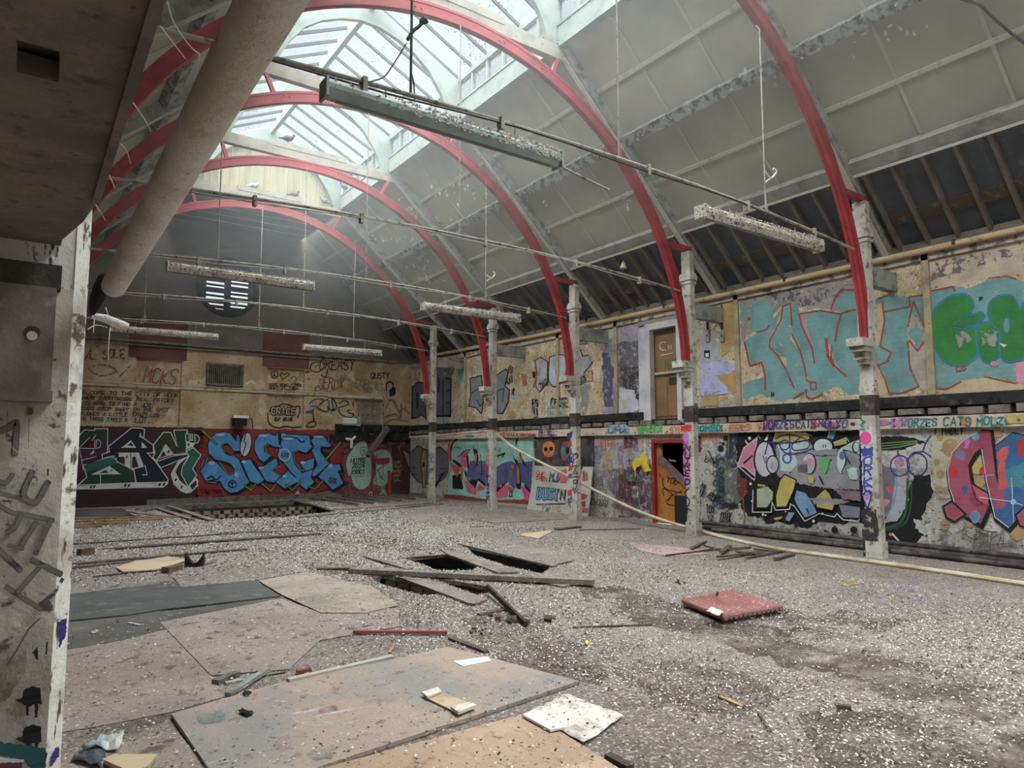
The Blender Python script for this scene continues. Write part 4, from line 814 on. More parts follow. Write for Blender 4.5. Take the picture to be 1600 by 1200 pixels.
# red ribbed radiator
rd = thing('column_radiator', 'red ribbed radiator lying flat in the speckled debris', 'radiator', fl(1144, 945))
A, B, C_, D = fl(1064, 938, .07), fl(1145, 924, .07), fl(1224, 948, .07), fl(1131, 965, .07)
rm = M('faded_red_enamel', (150, 98, 92), [((130, 84, 78), 4.0, .54, .1), ((206, 190, 180), 34.0, .63, .03), ((110, 80, 72), 12.0, .66, .05)], rough=.6, bump=(40, .3)); rg = M('dusty_red_end', (140, 104, 98), [((110, 84, 80), 6.0, .56, .08), ((190, 180, 170), 30.0, .68, .04)], rough=.8)
n = 13; r_ = (D - C_).length / n / 2
for k in range(n):
    t_ = (k + .5) / n; p, q = A.lerp(B, t_), D.lerp(C_, t_); p.z = q.z = .062
    dd = (q - p).normalized()
    s_ = MB().tube([p, p + dd * .02, q - dd * .02, q], [r_ * .7, r_ * 1.02, r_ * 1.02, r_ * .7], 10).build('section', rm, rd, smooth=True)
    MB().tube([q - dd * .03, q - dd * .012, q + dd * .004], [r_ * 1.05, r_ * 1.06, r_ * .6], 10).build('end_cap', rg, s_, smooth=True)
crumpled([(1103, 958), (1112, 951), (1130, 958), (1124, 966)], 4, .10, .03, wp, 'paper_scrap', 'torn pale scrap caught on the corner of the red radiator', 'litter', 21)
tag(MB().tube([fl(1120, 930, .12), fl(1121, 926, .2)], .012, 6).build('bolt', dark_iron), 'small black bolt standing up behind the red radiator', 'bolt')
crumpled([(912, 1002), (918, 1001), (920, 1007), (914, 1008)], 2, .01, .02, M('yellow_scrap', (226, 210, 60)), 'wrapper_scrap', 'tiny yellow wrapper scrap in the debris', 'litter', 22)

# leaning boards behind the third post
wb = thing('leaning_board', 'white board with DUST lettering leaning on the wall behind a post', 'board', on(878, 800, 0, XR - .2))
ya, yb_ = on(826, 800, 0, XR - .2).y, on(921, 800, 0, XR - .2).y
MB().slab([(XR - .25, ya, .0), (XR - .25, yb_, .0), (XR - .06, yb_ + .02, 1.16), (XR - .06, ya - .12, 1.14)], (.025, 0, .004)).build('panel', M('grey_white_board', (186, 182, 172), [((160, 154, 144), 1.6, .55, .1), ((120, 110, 100), 14.0, .68, .04)]), wb)
kb = thing('skull_board', 'dark board with painted skulls fixed above the leaning white board', 'panel', (XR - .04, (ya + yb_) / 2, 1.5))
MB().bx(XR - .035, XR, yb_ + .02, ya - .05, 1.17, 1.9).build('panel', M('dark_board_paint', (66, 62, 66), [((96, 84, 76), 1.3, .54, .1), ((70, 88, 120), 1.5, .62, .06), ((40, 38, 40), 3.0, .58, .08)]), kb)

# ---- flakes, droppings and feathers strewn over the boards
def debris(n, ymin, ymax, smin, smax, mat, name, label, seed, clump=.5):
    g = np.random.default_rng(seed); k = n * 5
    y = g.uniform(ymin, ymax, k); x = g.uniform(.02, .99, k) * np.minimum(11.0, y * 3.0 + .6)
    d = .55 + .45 * np.sin(x * .9 + 1.3) * np.cos(y * .55 - .6) + .25 * np.sin(x * 2.3 + y * 1.7)
    mid = np.exp(-((x - 4.9) / 2.6) ** 2)
    trail = np.abs(x - (5.6 + .28 * (y - 6) + .35 * np.sin(y * .8)) ) / .55
    d = d * .6 + mid * .7 - .75 * np.exp(-trail ** 2)
    d -= .55 * ((x < 2.6) & (y < 9.5)) + .7 * ((x < 3.2) & (y < 4.4)) + .5 * (x > 8.6)
    keep = g.random(k) < np.clip(d, .05, 1)
    for h in holes + [pit]:
        hx = np.array([p[0] for p in h]); hy = np.array([p[1] for p in h])
        keep &= ~((x > hx.min()) & (x < hx.max()) & (y > hy.min()) & (y < hy.max()) & _inside(x, y, h))
    x, y = x[keep][:n], y[keep][:n]; n = len(x)
    s = g.uniform(smin, smax, n) * (1 + .06 * np.maximum(0, y - 4)); a = g.uniform(0, 6.28, n); el = g.uniform(.35, .9, n)
    z = g.uniform(.004, .016, n) + .026 * ((x < 3.3) & (y < 3.3)); tx = g.normal(0, .35, n); ty = g.normal(0, .35, n)
    V = np.zeros((n, 4, 3)); F = np.arange(n * 4).reshape(n, 4)
    for i, (p, q) in enumerate(((-1, -.6), (.8, -1), (1, .7), (-.7, 1))):
        lx, ly = p * s, q * s * el
        V[:, i, 0] = x + lx * np.cos(a) - ly * np.sin(a); V[:, i, 1] = y + lx * np.sin(a) + ly * np.cos(a); V[:, i, 2] = np.maximum(.002, z + lx * tx + ly * ty)
    me = bpy.data.meshes.new(name); me.vertices.add(n * 4); me.vertices.foreach_set('co', V.ravel()); me.loops.add(n * 4); me.loops.foreach_set('vertex_index', F.ravel().astype(np.int32))
    me.polygons.add(n); me.polygons.foreach_set('loop_start', (np.arange(n) * 4).astype(np.int32)); me.update(calc_edges=True); me.materials.append(mat)
    o = bpy.data.objects.new(name, me); COL.objects.link(o); return tag(o, label, 'debris', kind='stuff')
def board_litter(n, seed, mat, name, label):
    g = np.random.default_rng(seed); x = g.uniform(.1, 3.6, n); y = g.uniform(1.5, 7.5, n); mb = MB()
    for a, b in zip(x, y):
        s = g.uniform(.003, .009); z = .0275 if b < 3.9 else .021; r = g.uniform(0, 6.28); e = g.uniform(.3, 1.0)
        c_, s_ = math.cos(r) * s, math.sin(r) * s
        mb.add([(a - c_ + s_ * e, b - s_ - c_ * e, z), (a + c_ * .8 + s_ * e, b + s_ * .8 - c_ * e, z + s * .3), (a + c_ - s_ * e, b + s_ + c_ * e, z + s * .5), (a - c_ * .7 - s_ * e, b - s_ * .7 + c_ * e, z + s * .1)], [(0, 1, 2, 3)])
    tag(mb.build(name, mat), label, 'debris', kind='stuff')
def _inside(x, y, poly):
    r = np.zeros(len(x), bool); j = len(poly) - 1
    for i in range(len(poly)):
        (xi, yi), (xj, yj) = poly[i], poly[j]
        c = ((yi > y) != (yj > y)) & (x < (xj - xi) * (y - yi) / (yj - yi + 1e-12) + xi); r ^= c; j = i
    return r
debris(70000, 1.6, 20.5, .0030, .0086, M('white_flake', (214, 210, 203), jitter=0), 'plaster_flakes', 'white flakes and droppings strewn across the floor', 1)
debris(30000, 1.6, 20.5, .004, .011, M('grey_flake', (150, 142, 134)), 'dirt_crumbs', 'grey brown crumbs strewn across the floor', 2)
debris(22000, 1.6, 18, .004, .011, M('dark_flake', (62, 53, 46)), 'dark_litter', 'dark specks of rotten wood strewn across the floor', 3)

board_litter(3200, 31, MATS['dark_flake'], 'board_crumbs', 'dark crumbs scattered over the boards in front')
board_litter(1800, 32, MATS['white_flake'], 'board_flakes', 'white flakes scattered over the boards in front')
# ---- scattering volume added under the glass, standing in for lens glare
hz = bpy.data.materials.new('glare_veil'); hz.use_nodes = True; hz.node_tree.nodes.clear()
vs_ = hz.node_tree.nodes.new('ShaderNodeVolumeScatter'); vs_.inputs['Density'].default_value = .018; vs_.inputs['Anisotropy'].default_value = .35; vs_.inputs['Color'].default_value = (.93, .97, 1, 1)
vo_ = hz.node_tree.nodes.new('ShaderNodeOutputMaterial'); hz.node_tree.links.new(vs_.outputs[0], vo_.inputs['Volume'])
mb = MB(); prof = [(XL + .4, 5.0), (XR - .7, 5.0), (7.0, 8.3), (7.0, 9.3), (CX, 10.1), (3.3, 9.3), (3.3, 8.3)]
n = len(prof); mb.add([(x, y, z) for y in (1.0, 22.1) for x, z in prof], [tuple(range(n)), tuple(range(2 * n - 1, n - 1, -1))] + [(k, k + n, (k + 1) % n + n, (k + 1) % n) for k in range(n)])
tag(mb.build('haze', hz), 'thin haze under the glazed lantern imitating lens glare', 'haze', kind='stuff')

# ================================================================ PAINT ON THE WALLS
FONT = {'A': '002640 1232', 'B': '000636453403 3442413000', 'C': '4536160501103041', 'D': '00062644422000', 'E': '46060040 0333', 'F': '460600 0333', 'G': '453616050110304143 2343', 'H': '0006 4046 0343', 'I': '2026', 'J': '4641301001', 'K': '0006 460340',
        'L': '060040', 'M': '0006234640', 'N': '00064046', 'O': '10010516364541301 0'.replace(' ', ''), 'P': '000636453403', 'Q': '1001051636454130 10 2240'.replace('4130 10', '413010'), 'R': '000636453403 2340', 'S': '453616050413334241301001', 'T': '0646 2026', 'U': '060110304146', 'V': '062046',
        'W': '0610233046', 'X': '0046 0640', 'Y': '062346 2320', 'Z': '06460040', '0': '10010516364541301 0'.replace(' ', ''), '1': '152620', '2': '051636452 20040'.replace(' ', ''), '3': '0516364534234241301001', '4': '3036 360242', '5': '4606033342413001', '7': '064610', '.': '2021', '/': '0046', '!': '2226 2021', '-': '1333', '?': '0516364524222 2'.replace(' ', '')}
FONT['2'] = '0516364544000040'; FONT['?'] = '05163645342322'
def strokes(ch): return [[(int(s[i]), int(s[i + 1])) for i in range(0, len(s) - 1, 2)] for s in FONT.get(ch.upper(), '').split()]
class Paint:
    def __init__(s, axis, val, sgn=-1, ox=0, oy=0, k=1.0):
        s.ax, s.val, s.sg, s.ox, s.oy, s.k = axis, val, sgn, ox, oy, k; s.mb = MB(); s.n = 0; s.rnd = random.Random(int(ox * 7 + oy))
    plane = None
    def P(s, p):
        if s.plane:                                # a leaning face: point on it and its normal
            p0, nv = s.plane; d = (on(s.ox + p[0] / s.k, s.oy + p[1] / s.k, s.ax, s.val) - EYE)
            return EYE + d * ((p0 - EYE).dot(nv) / d.dot(nv)) + nv * (.002 + .0004 * s.n)
        return on(s.ox + p[0] / s.k, s.oy + p[1] / s.k, s.ax, s.val + s.sg * (.002 + .0004 * s.n))
    def poly(s, pts, mat, rag=0, smooth=0):
        s.n += 1; s.mb.use(mat)
        if smooth: pts = [(p.x, p.y) for p in smooth_line([(a, b, 0) for a, b in list(pts) + [pts[0]]], smooth)][:-1]
        if rag:
            q = []
            for i in range(len(pts)):
                a, b = pts[i], pts[(i + 1) % len(pts)]; L = math.hypot(b[0] - a[0], b[1] - a[1]); m = max(1, int(L / (rag * 2.2)))
                for j in range(m): q.append((a[0] + (b[0] - a[0]) * j / m + s.rnd.uniform(-rag, rag), a[1] + (b[1] - a[1]) * j / m + s.rnd.uniform(-rag, rag)))
            pts = q
        tr = tessellate_polygon([[Vector((a, b, 0)) for a, b in pts]])
        s.mb.add([s.P(p) for p in pts], [tuple(t) for t in tr]); return s
    def line(s, pts, w, mat, closed=False, sm=0):
        s.n += 1; s.mb.use(mat)
        if closed: pts = list(pts) + [pts[0]]
        if sm: pts = [(p.x, p.y) for p in smooth_line([(a, b, 0) for a, b in pts], sm)]
        n = len(pts); L = []
        for i, p in enumerate(pts):
            a = pts[i - 1] if i else (pts[-2] if closed else p); b = pts[i + 1] if i < n - 1 else (pts[1] if closed else p)
            d1 = Vector((p[0] - a[0], p[1] - a[1])); d2 = Vector((b[0] - p[0], b[1] - p[1]))
            d1 = d1.normalized() if d1.length > 1e-6 else d2.normalized(); d2 = d2.normalized() if d2.length > 1e-6 else d1
            t = d1 + d2; t = t.normalized() if t.length > 1e-3 else d1
            nn = Vector((-t.y, t.x)); f = 1 / max(.45, abs(nn.dot(Vector((-d1.y, d1.x)))))
            e = t * (w * .35) * (0 if closed else (-1 if i == 0 else 1 if i == n - 1 else 0))
            L += [(p[0] + e.x + nn.x * w * f / 2, p[1] + e.y + nn.y * w * f / 2), (p[0] + e.x - nn.x * w * f / 2, p[1] + e.y - nn.y * w * f / 2)]
        s.mb.add([s.P(p) for p in L], [(2 * i, 2 * i + 1, 2 * i + 3, 2 * i + 2) for i in range(n - 1)]); return s
    def shape(s, pts, fill, edge=None, w=4, smooth=0):
        s.poly(pts, fill, smooth=smooth)
        if edge: s.line(pts, w, edge, closed=True, sm=smooth)
        return s
    def text(s, t, a, b, h, w, mat, sl=.1, jit=.5, fat=None):
        """letters of height h along the line a-b; jit shakes the hand; fat=(width, material) puts an outline under the stroke"""
        n = len(t); d = Vector((b[0] - a[0], b[1] - a[1])); cw = d.length / n; d = d / d.length; up = Vector((d.y, -d.x)); J = s.rnd
        for i, ch in enumerate(t):
            o = Vector(a) + d * (cw * (i + .12)) + up * J.uniform(-jit, jit)
            hh = h * J.uniform(.92, 1.08)
            for st in strokes(ch):
                q = [(lambda v: (v.x + J.uniform(-jit, jit) * .5, v.y + J.uniform(-jit, jit) * .5))(o + d * (x / 4 * cw * .72 + sl * y / 6 * hh) + up * (y / 6 * hh)) for x, y in st]
                if fat: s.line(q, fat[0], fat[1])
                s.line(q, w, mat)
        return s
    def ell(s, c, rx, ry, mat, n=18, rot=0):
        pts = [(c[0] + rx * math.cos(a) * math.cos(rot) - ry * math.sin(a) * math.sin(rot), c[1] + rx * math.cos(a) * math.sin(rot) + ry * math.sin(a) * math.cos(rot)) for a in [2 * math.pi * k / n for k in range(n)]]
        return s.poly(pts, mat)
    def oval(s, c, rx, ry, w, mat, n=20): return s.line([(c[0] + rx * math.cos(2 * math.pi * k / n), c[1] + ry * math.sin(2 * math.pi * k / n)) for k in range(n)], w, mat, closed=True)
    def done(s, name, parent, label, kind=None): return tag(s.mb.build(name, None, parent), label, kind=kind)
BLK = PT('black', (34, 32, 34), .30); WHT = PT('white', (214, 214, 212), .28); INK = PT('ink', (40, 38, 42), .34)
DGR = PT('dark_green', (42, 68, 56), .22); PUR = PT('aubergine', (78, 44, 66), .22); NAV = PT('navy', (40, 40, 58), .22); TEA = PT('teal_green', (52, 104, 92), .22); MAR = PT('maroon', (72, 42, 48), .22); MAD = PT('maroon_dark', (52, 38, 42), .25)
BLU = PT('sky_blue', (92, 150, 204), .2); LBL = PT('pale_blue', (168, 198, 228), .36); RED = PT('brick_red', (138, 52, 54), .25); LIM = PT('lime', (104, 156, 76), .2)
MIN = PT('mint', (158, 194, 178), .25); MRD = PT('mural_red', (158, 60, 66), .25); GRY = PT('mid_grey', (116, 114, 116), .28); PGR = PT('purple_grey', (112, 102, 112), .25); MUS = PT('mustard', (166, 134, 66), .28)
PNK = PT('pink', (214, 104, 128), .28); COR = PT('coral', (200, 98, 98), .3); VIO = PT('violet_blue', (92, 94, 138), .28); AQU = PT('aqua', (158, 206, 192), .26)
TEL = PT('flaking_teal', (116, 154, 154), .36); RST = PT('rust_line', (164, 74, 62), .4); GRN = PT('leaf_green', (58, 128, 66), .31); CYB = PT('cyan_blue_line', (62, 124, 150), .3); LIL = PT('lilac', (176, 180, 212), .4); BEI = PT('bare_plaster', (196, 176, 144), .3); DLI = PT('dark_lilac', (112, 108, 128), .42); OCH = PT('ochre_plaster', (180, 148, 100), .36)
SIL = PT('silver_grey', (150, 148, 152), .36); PBL = PT('pale_mural_blue', (120, 152, 186), .3); YEL = PT('dull_yellow', (190, 172, 96), .3); PMT = PT('pale_mint', (186, 208, 204), .3); PIK = PT('mural_pink', (214, 136, 160), .28); INB = PT('indigo', (68, 62, 128), .32)
ORG = PT('orange', (224, 132, 66), .3); TQ = PT('turquoise_ink', (44, 132, 138), .3); GIN = PT('green_ink', (96, 174, 98), .34); RIN = PT('red_ink', (196, 62, 62), .33); BIN = PT('blue_ink', (70, 96, 150), .34); YLW = PT('bright_yellow', (234, 204, 62), .3); BRN = PT('brown_ink', (122, 84, 70), .38); GNI = PT('olive_green_ink', (112, 128, 92), .4); HOT = PT('hot_pink', (222, 84, 146), .32); MAG = PT('magenta_haze', (206, 130, 186), .4)
RPL = PT('red_purple', (164, 84, 104), .3); DEE = PT('deep_blue', (66, 108, 158), .3); SPO = PT('tan_spot', (172, 142, 98), .38)

# ---- back wall, lower: letters in green, purple and navy outlined white
q = Paint(1, YB, -1, 100, 655, 7.273)
q.poly([(60, 75), (1585, 95), (1590, 300), (1500, 500), (1540, 1000), (900, 985), (60, 1010)], MAR, rag=6); q.poly([(60, 800), (1400, 860), (1500, 990), (60, 1010)], MAD, rag=14)
q.poly([(130, 765), (410, 735), (820, 725), (1182, 712), (1180, 735), (1130, 777), (820, 782), (360, 798), (130, 797)], WHT)
E1 = [(165, 190), (235, 122), (350, 128), (350, 108), (497, 108), (492, 378), (432, 402), (440, 455), (290, 515), (225, 520), (258, 660), (140, 765), (135, 520)]
q.shape(E1, PUR, WHT, 11)
q.poly([(168, 195), (236, 126), (350, 132), (372, 112), (492, 113), (490, 330), (440, 230), (372, 190), (300, 205), (172, 318)], DGR)
q.line([(170, 330), (290, 208)], 8, WHT).line([(320, 240), (362, 178)], 8, WHT).line([(350, 235), (345, 335), (175, 330), (222, 585)], 8, WHT).line([(370, 240), (362, 335), (405, 320), (422, 270), (400, 238), (372, 236)], 8, WHT).line([(205, 465), (360, 425)], 8, WHT)
q.poly([(290, 405), (335, 350), (345, 382)], WHT)
q.shape([(215, 520), (300, 515), (540, 425), (800, 590), (815, 722), (165, 748), (258, 660), (240, 580)], DGR, WHT, 11)
q.poly([(240, 520), (430, 460), (540, 430), (640, 500), (560, 520), (330, 590), (250, 600)], TEA)
q.poly([(298, 632), (515, 532), (645, 625)], WHT).poly([(390, 616), (470, 578), (505, 606)], BLK).poly([(520, 600), (545, 570), (555, 585)], BLK).line([(415, 632), (412, 730)], 9, WHT)
AA = [(505, 310), (770, 98), (885, 104), (918, 118), (905, 208), (862, 200), (868, 160), (880, 200), (1012, 292), (1018, 382), (945, 384), (1040, 480), (1182, 680), (1178, 714), (820, 724), (795, 580), (600, 480), (590, 420), (540, 420), (440, 445), (432, 400), (520, 370)]
q.shape(AA, NAV, WHT, 11)
q.poly([(648, 326), (760, 238), (822, 326)], WHT).poly([(720, 300), (760, 258), (790, 305)], BLK).poly([(880, 328), (885, 255), (945, 326)], WHT)
q.poly([(590, 380), (850, 380), (910, 540), (770, 575), (690, 520), (690, 440), (600, 420)], WHT)
q.poly([(612, 432), (682, 425), (690, 512)], MAR).poly([(775, 430), (810, 424), (850, 540), (772, 560)], MAR).poly([(696, 440), (720, 405), (725, 440)], BLK).line([(758, 385), (762, 560)], 8, BLK)
q.line([(920, 520), (945, 632), (895, 632)], 10, WHT)
q.poly([(560, 390), (620, 378), (620, 420), (590, 440)], NAV)
NN = [(1015, 292), (1130, 148), (1215, 150), (1285, 305), (1250, 135), (1255, 125), (1400, 122), (1388, 384), (1250, 404), (1155, 290), (1055, 470), (1010, 440), (1032, 380)]
q.shape(NN, DGR, WHT, 11); q.poly([(1070, 250), (1150, 160), (1210, 170), (1290, 330), (1370, 300), (1380, 380), (1255, 398), (1160, 280)], PT('olive_dark', (66, 60, 44), .25))
q.poly([(1075, 450), (1155, 300), (1235, 405)], WHT).poly([(1085, 440), (1130, 360), (1165, 415)], MAR).poly([(1170, 370), (1200, 345), (1195, 395)], BLK).line([(1210, 150), (1285, 310)], 9, WHT)
q.shape([(1048, 482), (1250, 415), (1425, 395), (1420, 420), (1100, 552)], NAV, WHT, 9)
q.poly([(1425, 408), (1290, 485), (1212, 620), (1245, 740), (1330, 820), (1390, 845), (1445, 835), (1520, 760), (1525, 690), (1495, 660), (1410, 775), (1320, 700), (1265, 600), (1310, 510)], WHT)
q.poly([(1270, 600), (1310, 520), (1420, 420), (1400, 640), (1390, 750), (1320, 690)], MAR).poly([(1430, 760), (1500, 690), (1512, 740), (1460, 800)], MAR)
q.shape([(1390, 360), (1470, 322), (1555, 405), (1462, 560), (1508, 635), (1412, 768), (1370, 690), (1330, 620), (1350, 530), (1420, 420)], TEA, WHT, 11)
q.shape([(1380, 170), (1420, 165), (1425, 260), (1385, 250)], DGR, WHT, 8).shape([(1440, 170), (1460, 170), (1462, 240), (1440, 240)], DGR, WHT, 8).shape([(1485, 175), (1520, 180), (1540, 220), (1520, 270), (1490, 270)], DGR, WHT, 9)
q.poly([(1385, 255), (1490, 270), (1470, 310), (1400, 340)], WHT).poly([(1395, 290), (1430, 265), (1420, 310)], BLK)
for (x, y) in ((300, 770), (335, 768), (690, 752), (730, 755), (1080, 742), (1130, 740), (1265, 690), (1330, 770)): q.poly([(x, y - 14), (x + 26, y - 18), (x + 10, y + 16), (x - 10, y + 14)], BLK)
q.done('mural', wall_b, 'mural of interlocking letters in dark green, purple and navy with white outlines')

# ---- back wall, lower: the blue letters SIEGE on red
q = Paint(1, YB, -1, 300, 655, 6.154)
q.poly([(10, 95), (1350, 100), (1450, 110), (1470, 760), (1100, 790), (0, 830), (40, 700), (20, 480), (60, 300)], RED, rag=7)
q.poly([(120, 790), (170, 760), (300, 745), (350, 770), (450, 745), (540, 780), (520, 820), (0, 830)], GRY, rag=5).poly([(1130, 770), (1200, 700), (1300, 690), (1450, 730), (1470, 770), (1300, 790)], GRY, rag=5)
q.line([(140, 790), (175, 755), (300, 740), (345, 775), (450, 745), (540, 785)], 12, BLK).line([(640, 780), (665, 720), (700, 780)], 14, BLK).line([(1130, 760), (1150, 715), (1260, 690), (1330, 680)], 12, BLK)
S = [(78, 500), (120, 440), (165, 403), (240, 415), (300, 480), (350, 532), (400, 525), (405, 480), (370, 430), (300, 405), (220, 390), (160, 330), (148, 240), (190, 165), (300, 118), (370, 135), (420, 205), (432, 130), (460, 160), (472, 270), (470, 305), (405, 312), (370, 265), (335, 228), (295, 235), (282, 270), (310, 320), (365, 352), (400, 338), (470, 400), (555, 600), (510, 655), (440, 702), (370, 712), (310, 672), (270, 600), (130, 596)]
I_ = [(455, 400), (500, 395), (560, 378), (610, 460), (700, 585), (640, 625), (590, 610), (555, 600)]
E_ = [(598, 210), (640, 155), (740, 128), (800, 160), (828, 120), (838, 240), (860, 250), (860, 278), (775, 262), (730, 235), (695, 262), (700, 310), (765, 355), (690, 420), (640, 380), (600, 300)]
E_2 = [(640, 478), (812, 368), (830, 445), (765, 492), (855, 552), (790, 612), (720, 600), (650, 540)]
G_ = [(848, 138), (1132, 155), (1145, 245), (1172, 258), (1095, 328), (1020, 300), (965, 318), (985, 430), (1060, 512), (1185, 470), (1195, 520), (1155, 570), (1180, 605), (1100, 682), (1010, 610), (890, 670), (795, 600), (860, 552), (930, 480), (850, 385), (832, 300), (858, 205)]
GW = [(1040, 418), (1180, 368), (1172, 470), (1105, 500), (1060, 470)]
E3 = [(1140, 205), (1200, 152), (1270, 158), (1345, 255), (1312, 272), (1240, 265), (1238, 310), (1290, 385), (1325, 420), (1260, 485), (1200, 540), (1150, 560), (1160, 500), (1205, 440), (1175, 360), (1150, 300), (1172, 258)]
E4 = [(1205, 555), (1262, 490), (1310, 440), (1420, 428), (1442, 490), (1405, 500), (1458, 620), (1352, 684), (1285, 612)]
for sh in (G_, GW, E3, E4, E_, E_2, I_, S):
    q.line([(x + 9, y + 12) for x, y in sh], 22, BLK, closed=True)
for sh in (G_, GW, E3, E4, E_, E_2, I_, S): q.shape(sh, BLU, BLK, 9)
q.poly([(325, 268), (365, 262), (405, 318), (360, 318), (330, 300)], RED).line([(345, 228), (300, 232), (290, 280), (315, 318)], 8, LIM).line([(260, 415), (310, 480), (350, 528), (390, 522)], 9, LIM)
q.poly([(745, 265), (780, 275), (830, 290), (815, 350), (760, 345), (735, 310)], RED).line([(740, 240), (705, 262), (715, 320), (765, 352)], 8, LIM)
q.poly([(1005, 325), (1085, 335), (1135, 345), (1035, 405), (1000, 420)], RED).line([(1020, 305), (975, 322), (990, 420), (1050, 490), (1105, 490)], 8, LIM)
q.poly([(1250, 300), (1330, 340), (1320, 400), (1290, 370)], BLK).line([(845, 450), (770, 492), (850, 548)], 9, LIM).poly([(800, 490), (850, 450), (890, 500), (850, 530)], RED)
q.ell((518, 245), 56, 122, BLK, rot=.18).ell((518, 243), 48, 113, PT('pale_silver', (196, 198, 208), .28), rot=.18).line([(520, 130), (500, 215), (520, 235), (480, 370)], 9, BLK)
for a, b in (((100, 110), (235, 240)), ((1285, 392), (1432, 218))): q.line([a, b], 26, BLK).line([a, b], 15, LIM)
for pts in ([(505, 640), (568, 682), (615, 622)], [(672, 620), (758, 690), (808, 622)], [(902, 630), (965, 682), (1042, 602)], [(1122, 645), (1180, 676), (1260, 590)]): q.line(pts, 22, BLK).line(pts, 12, LIM)
q.line([(1270, 480), (1310, 520)], 9, LIM).line([(140, 605), (235, 610)], 10, LIM).line([(130, 596), (240, 580), (280, 545)], 10, BLK).line([(150, 570), (185, 545), (215, 570)], 14, BLK)
q.line([(840, 215), (900, 170), (1000, 180), (1050, 215), (1080, 215), (1075, 200)], 9, BLK, sm=3).line([(460, 400), (540, 580)], 9, BLK).line([(910, 470), (1000, 560)], 9, BLK).line([(600, 400), (690, 560)], 9, BLK)
for (c, a, b) in (((270, 148), 48, 13), ((690, 158), 50, 14), ((925, 188), 55, 12), ((1215, 170), 48, 13), ((190, 420), 34, 16), ((1065, 418), 26, 14), ((1335, 450), 22, 22), ((665, 470), 24, 14), ((430, 535), 24, 24), ((500, 410), 24, 14), ((890, 548), 22, 12), ((880, 145), 20, 8)): q.ell(c, a, b, LBL, 14)
q.ell((890, 345), 54, 56, BLU).oval((890, 345), 54, 56, 7, WHT).text('E72', (862, 362), (926, 362), 34, 7, BLK, sl=0, jit=0)
q.text('TDW', (1315, 588), (1392, 588), 22, 6, BLK, jit=1).text('WMA', (1315, 615), (1392, 615), 22, 6, BLK, jit=1).oval((390, 622), 36, 36, 8, BLK).line([(390, 590), (390, 655)], 7, BLK).line([(368, 600), (390, 625), (412, 600)], 7, BLK)
q.text('A', (990, 725), (1042, 725), 38, 9, WHT, jit=0).text('LIKE FREE', (88, 705), (290, 705), 26, 7, MAD, jit=2)
for a, b in (((90, 465), (115, 390)), ((118, 450), (150, 372)), ((1340, 235), (1360, 150)), ((1310, 210), (1330, 150))): q.line([a, b], 18, BLK).line([a, b], 9, BLU)
q.done('mural', wall_b, 'mural reading SIEGE in cloudy sky blue letters on brick red')

# ---- back wall, right: mint blob figures, tag NOTRE 2024
q = Paint(1, YB, -1, 520, 660, 8)
q.poly([(110, 180), (600, 185), (740, 260), (720, 920), (110, 930)], PT('brown_red_wash', (122, 82, 82), .36), rag=8).poly([(545, 700), (660, 780), (690, 925), (550, 930)], PT('pale_grey_wash', (160, 148, 138), .4), rag=6)
m1 = [(240, 335), (270, 290), (330, 240), (390, 225), (425, 260), (440, 320), (470, 380), (490, 560), (485, 700), (450, 790), (400, 830), (340, 842), (280, 810), (240, 740), (222, 660), (200, 680), (175, 600), (162, 510), (185, 420)]
q.shape(m1, MIN, MRD, 12, 3)
m2 = [(500, 380), (560, 345), (620, 335), (690, 350), (735, 420), (750, 540), (745, 630), (700, 625), (690, 740), (640, 795), (580, 802), (530, 780), (500, 760), (535, 600), (530, 450)]
q.shape(m2, MIN, MRD, 12, 3)
q.line([(445, 320), (360, 310), (345, 370), (375, 420), (395, 360), (360, 345)], 9, MRD, sm=3).line([(560, 380), (535, 520), (545, 760), (600, 800)], 9, MRD, sm=3)
q.poly([(535, 452), (712, 440), (710, 500), (672, 526), (552, 526), (538, 490)], MRD).line([(625, 520), (630, 640), (600, 700)], 9, MRD).line([(555, 600), (610, 560), (660, 540)], 8, INK).line([(560, 590), (600, 690), (640, 720)], 8, INK)
q.text('NOTRE', (222, 505), (415, 505), 56, 11, BLK, jit=3).text('2024', (238, 570), (402, 565), 48, 10, BLK, jit=3).text('23OCT', (225, 645), (400, 640), 48, 10, BLK, jit=3)
q.line([(330, 660), (390, 670), (330, 685)], 9, COR).line([(700, 620), (715, 920)], 40, MRD).line([(310, 230), (350, 210), (440, 235), (500, 230)], 9, RIN).line([(810, 300), (830, 330), (860, 240), (900, 250), (880, 290)], 14, RIN).line([(830, 340), (860, 420), (850, 520)], 9, RST)
q.line([(720, 720), (830, 560), (890, 540), (860, 600)], 10, RST, sm=3).line([(470, 790), (480, 850), (455, 900), (490, 905), (490, 860)], 8, MRD).oval((475, 895), 18, 26, 7, WHT)
for k in range(5): q.text('XYKNSVL'[k:k + 3], (760, 520 + 55 * k), (850, 515 + 52 * k), 34, 6, SPO, jit=5)
q.poly([(860, 335), (960, 388), (960, 600), (925, 520)], GRY).line([(865, 335), (955, 388)], 14, INK).line([(865, 345), (930, 520), (960, 590)], 14, INK)
q.done('mural', wall_b, 'mint green blob figures outlined in red with the tag NOTRE 2024')
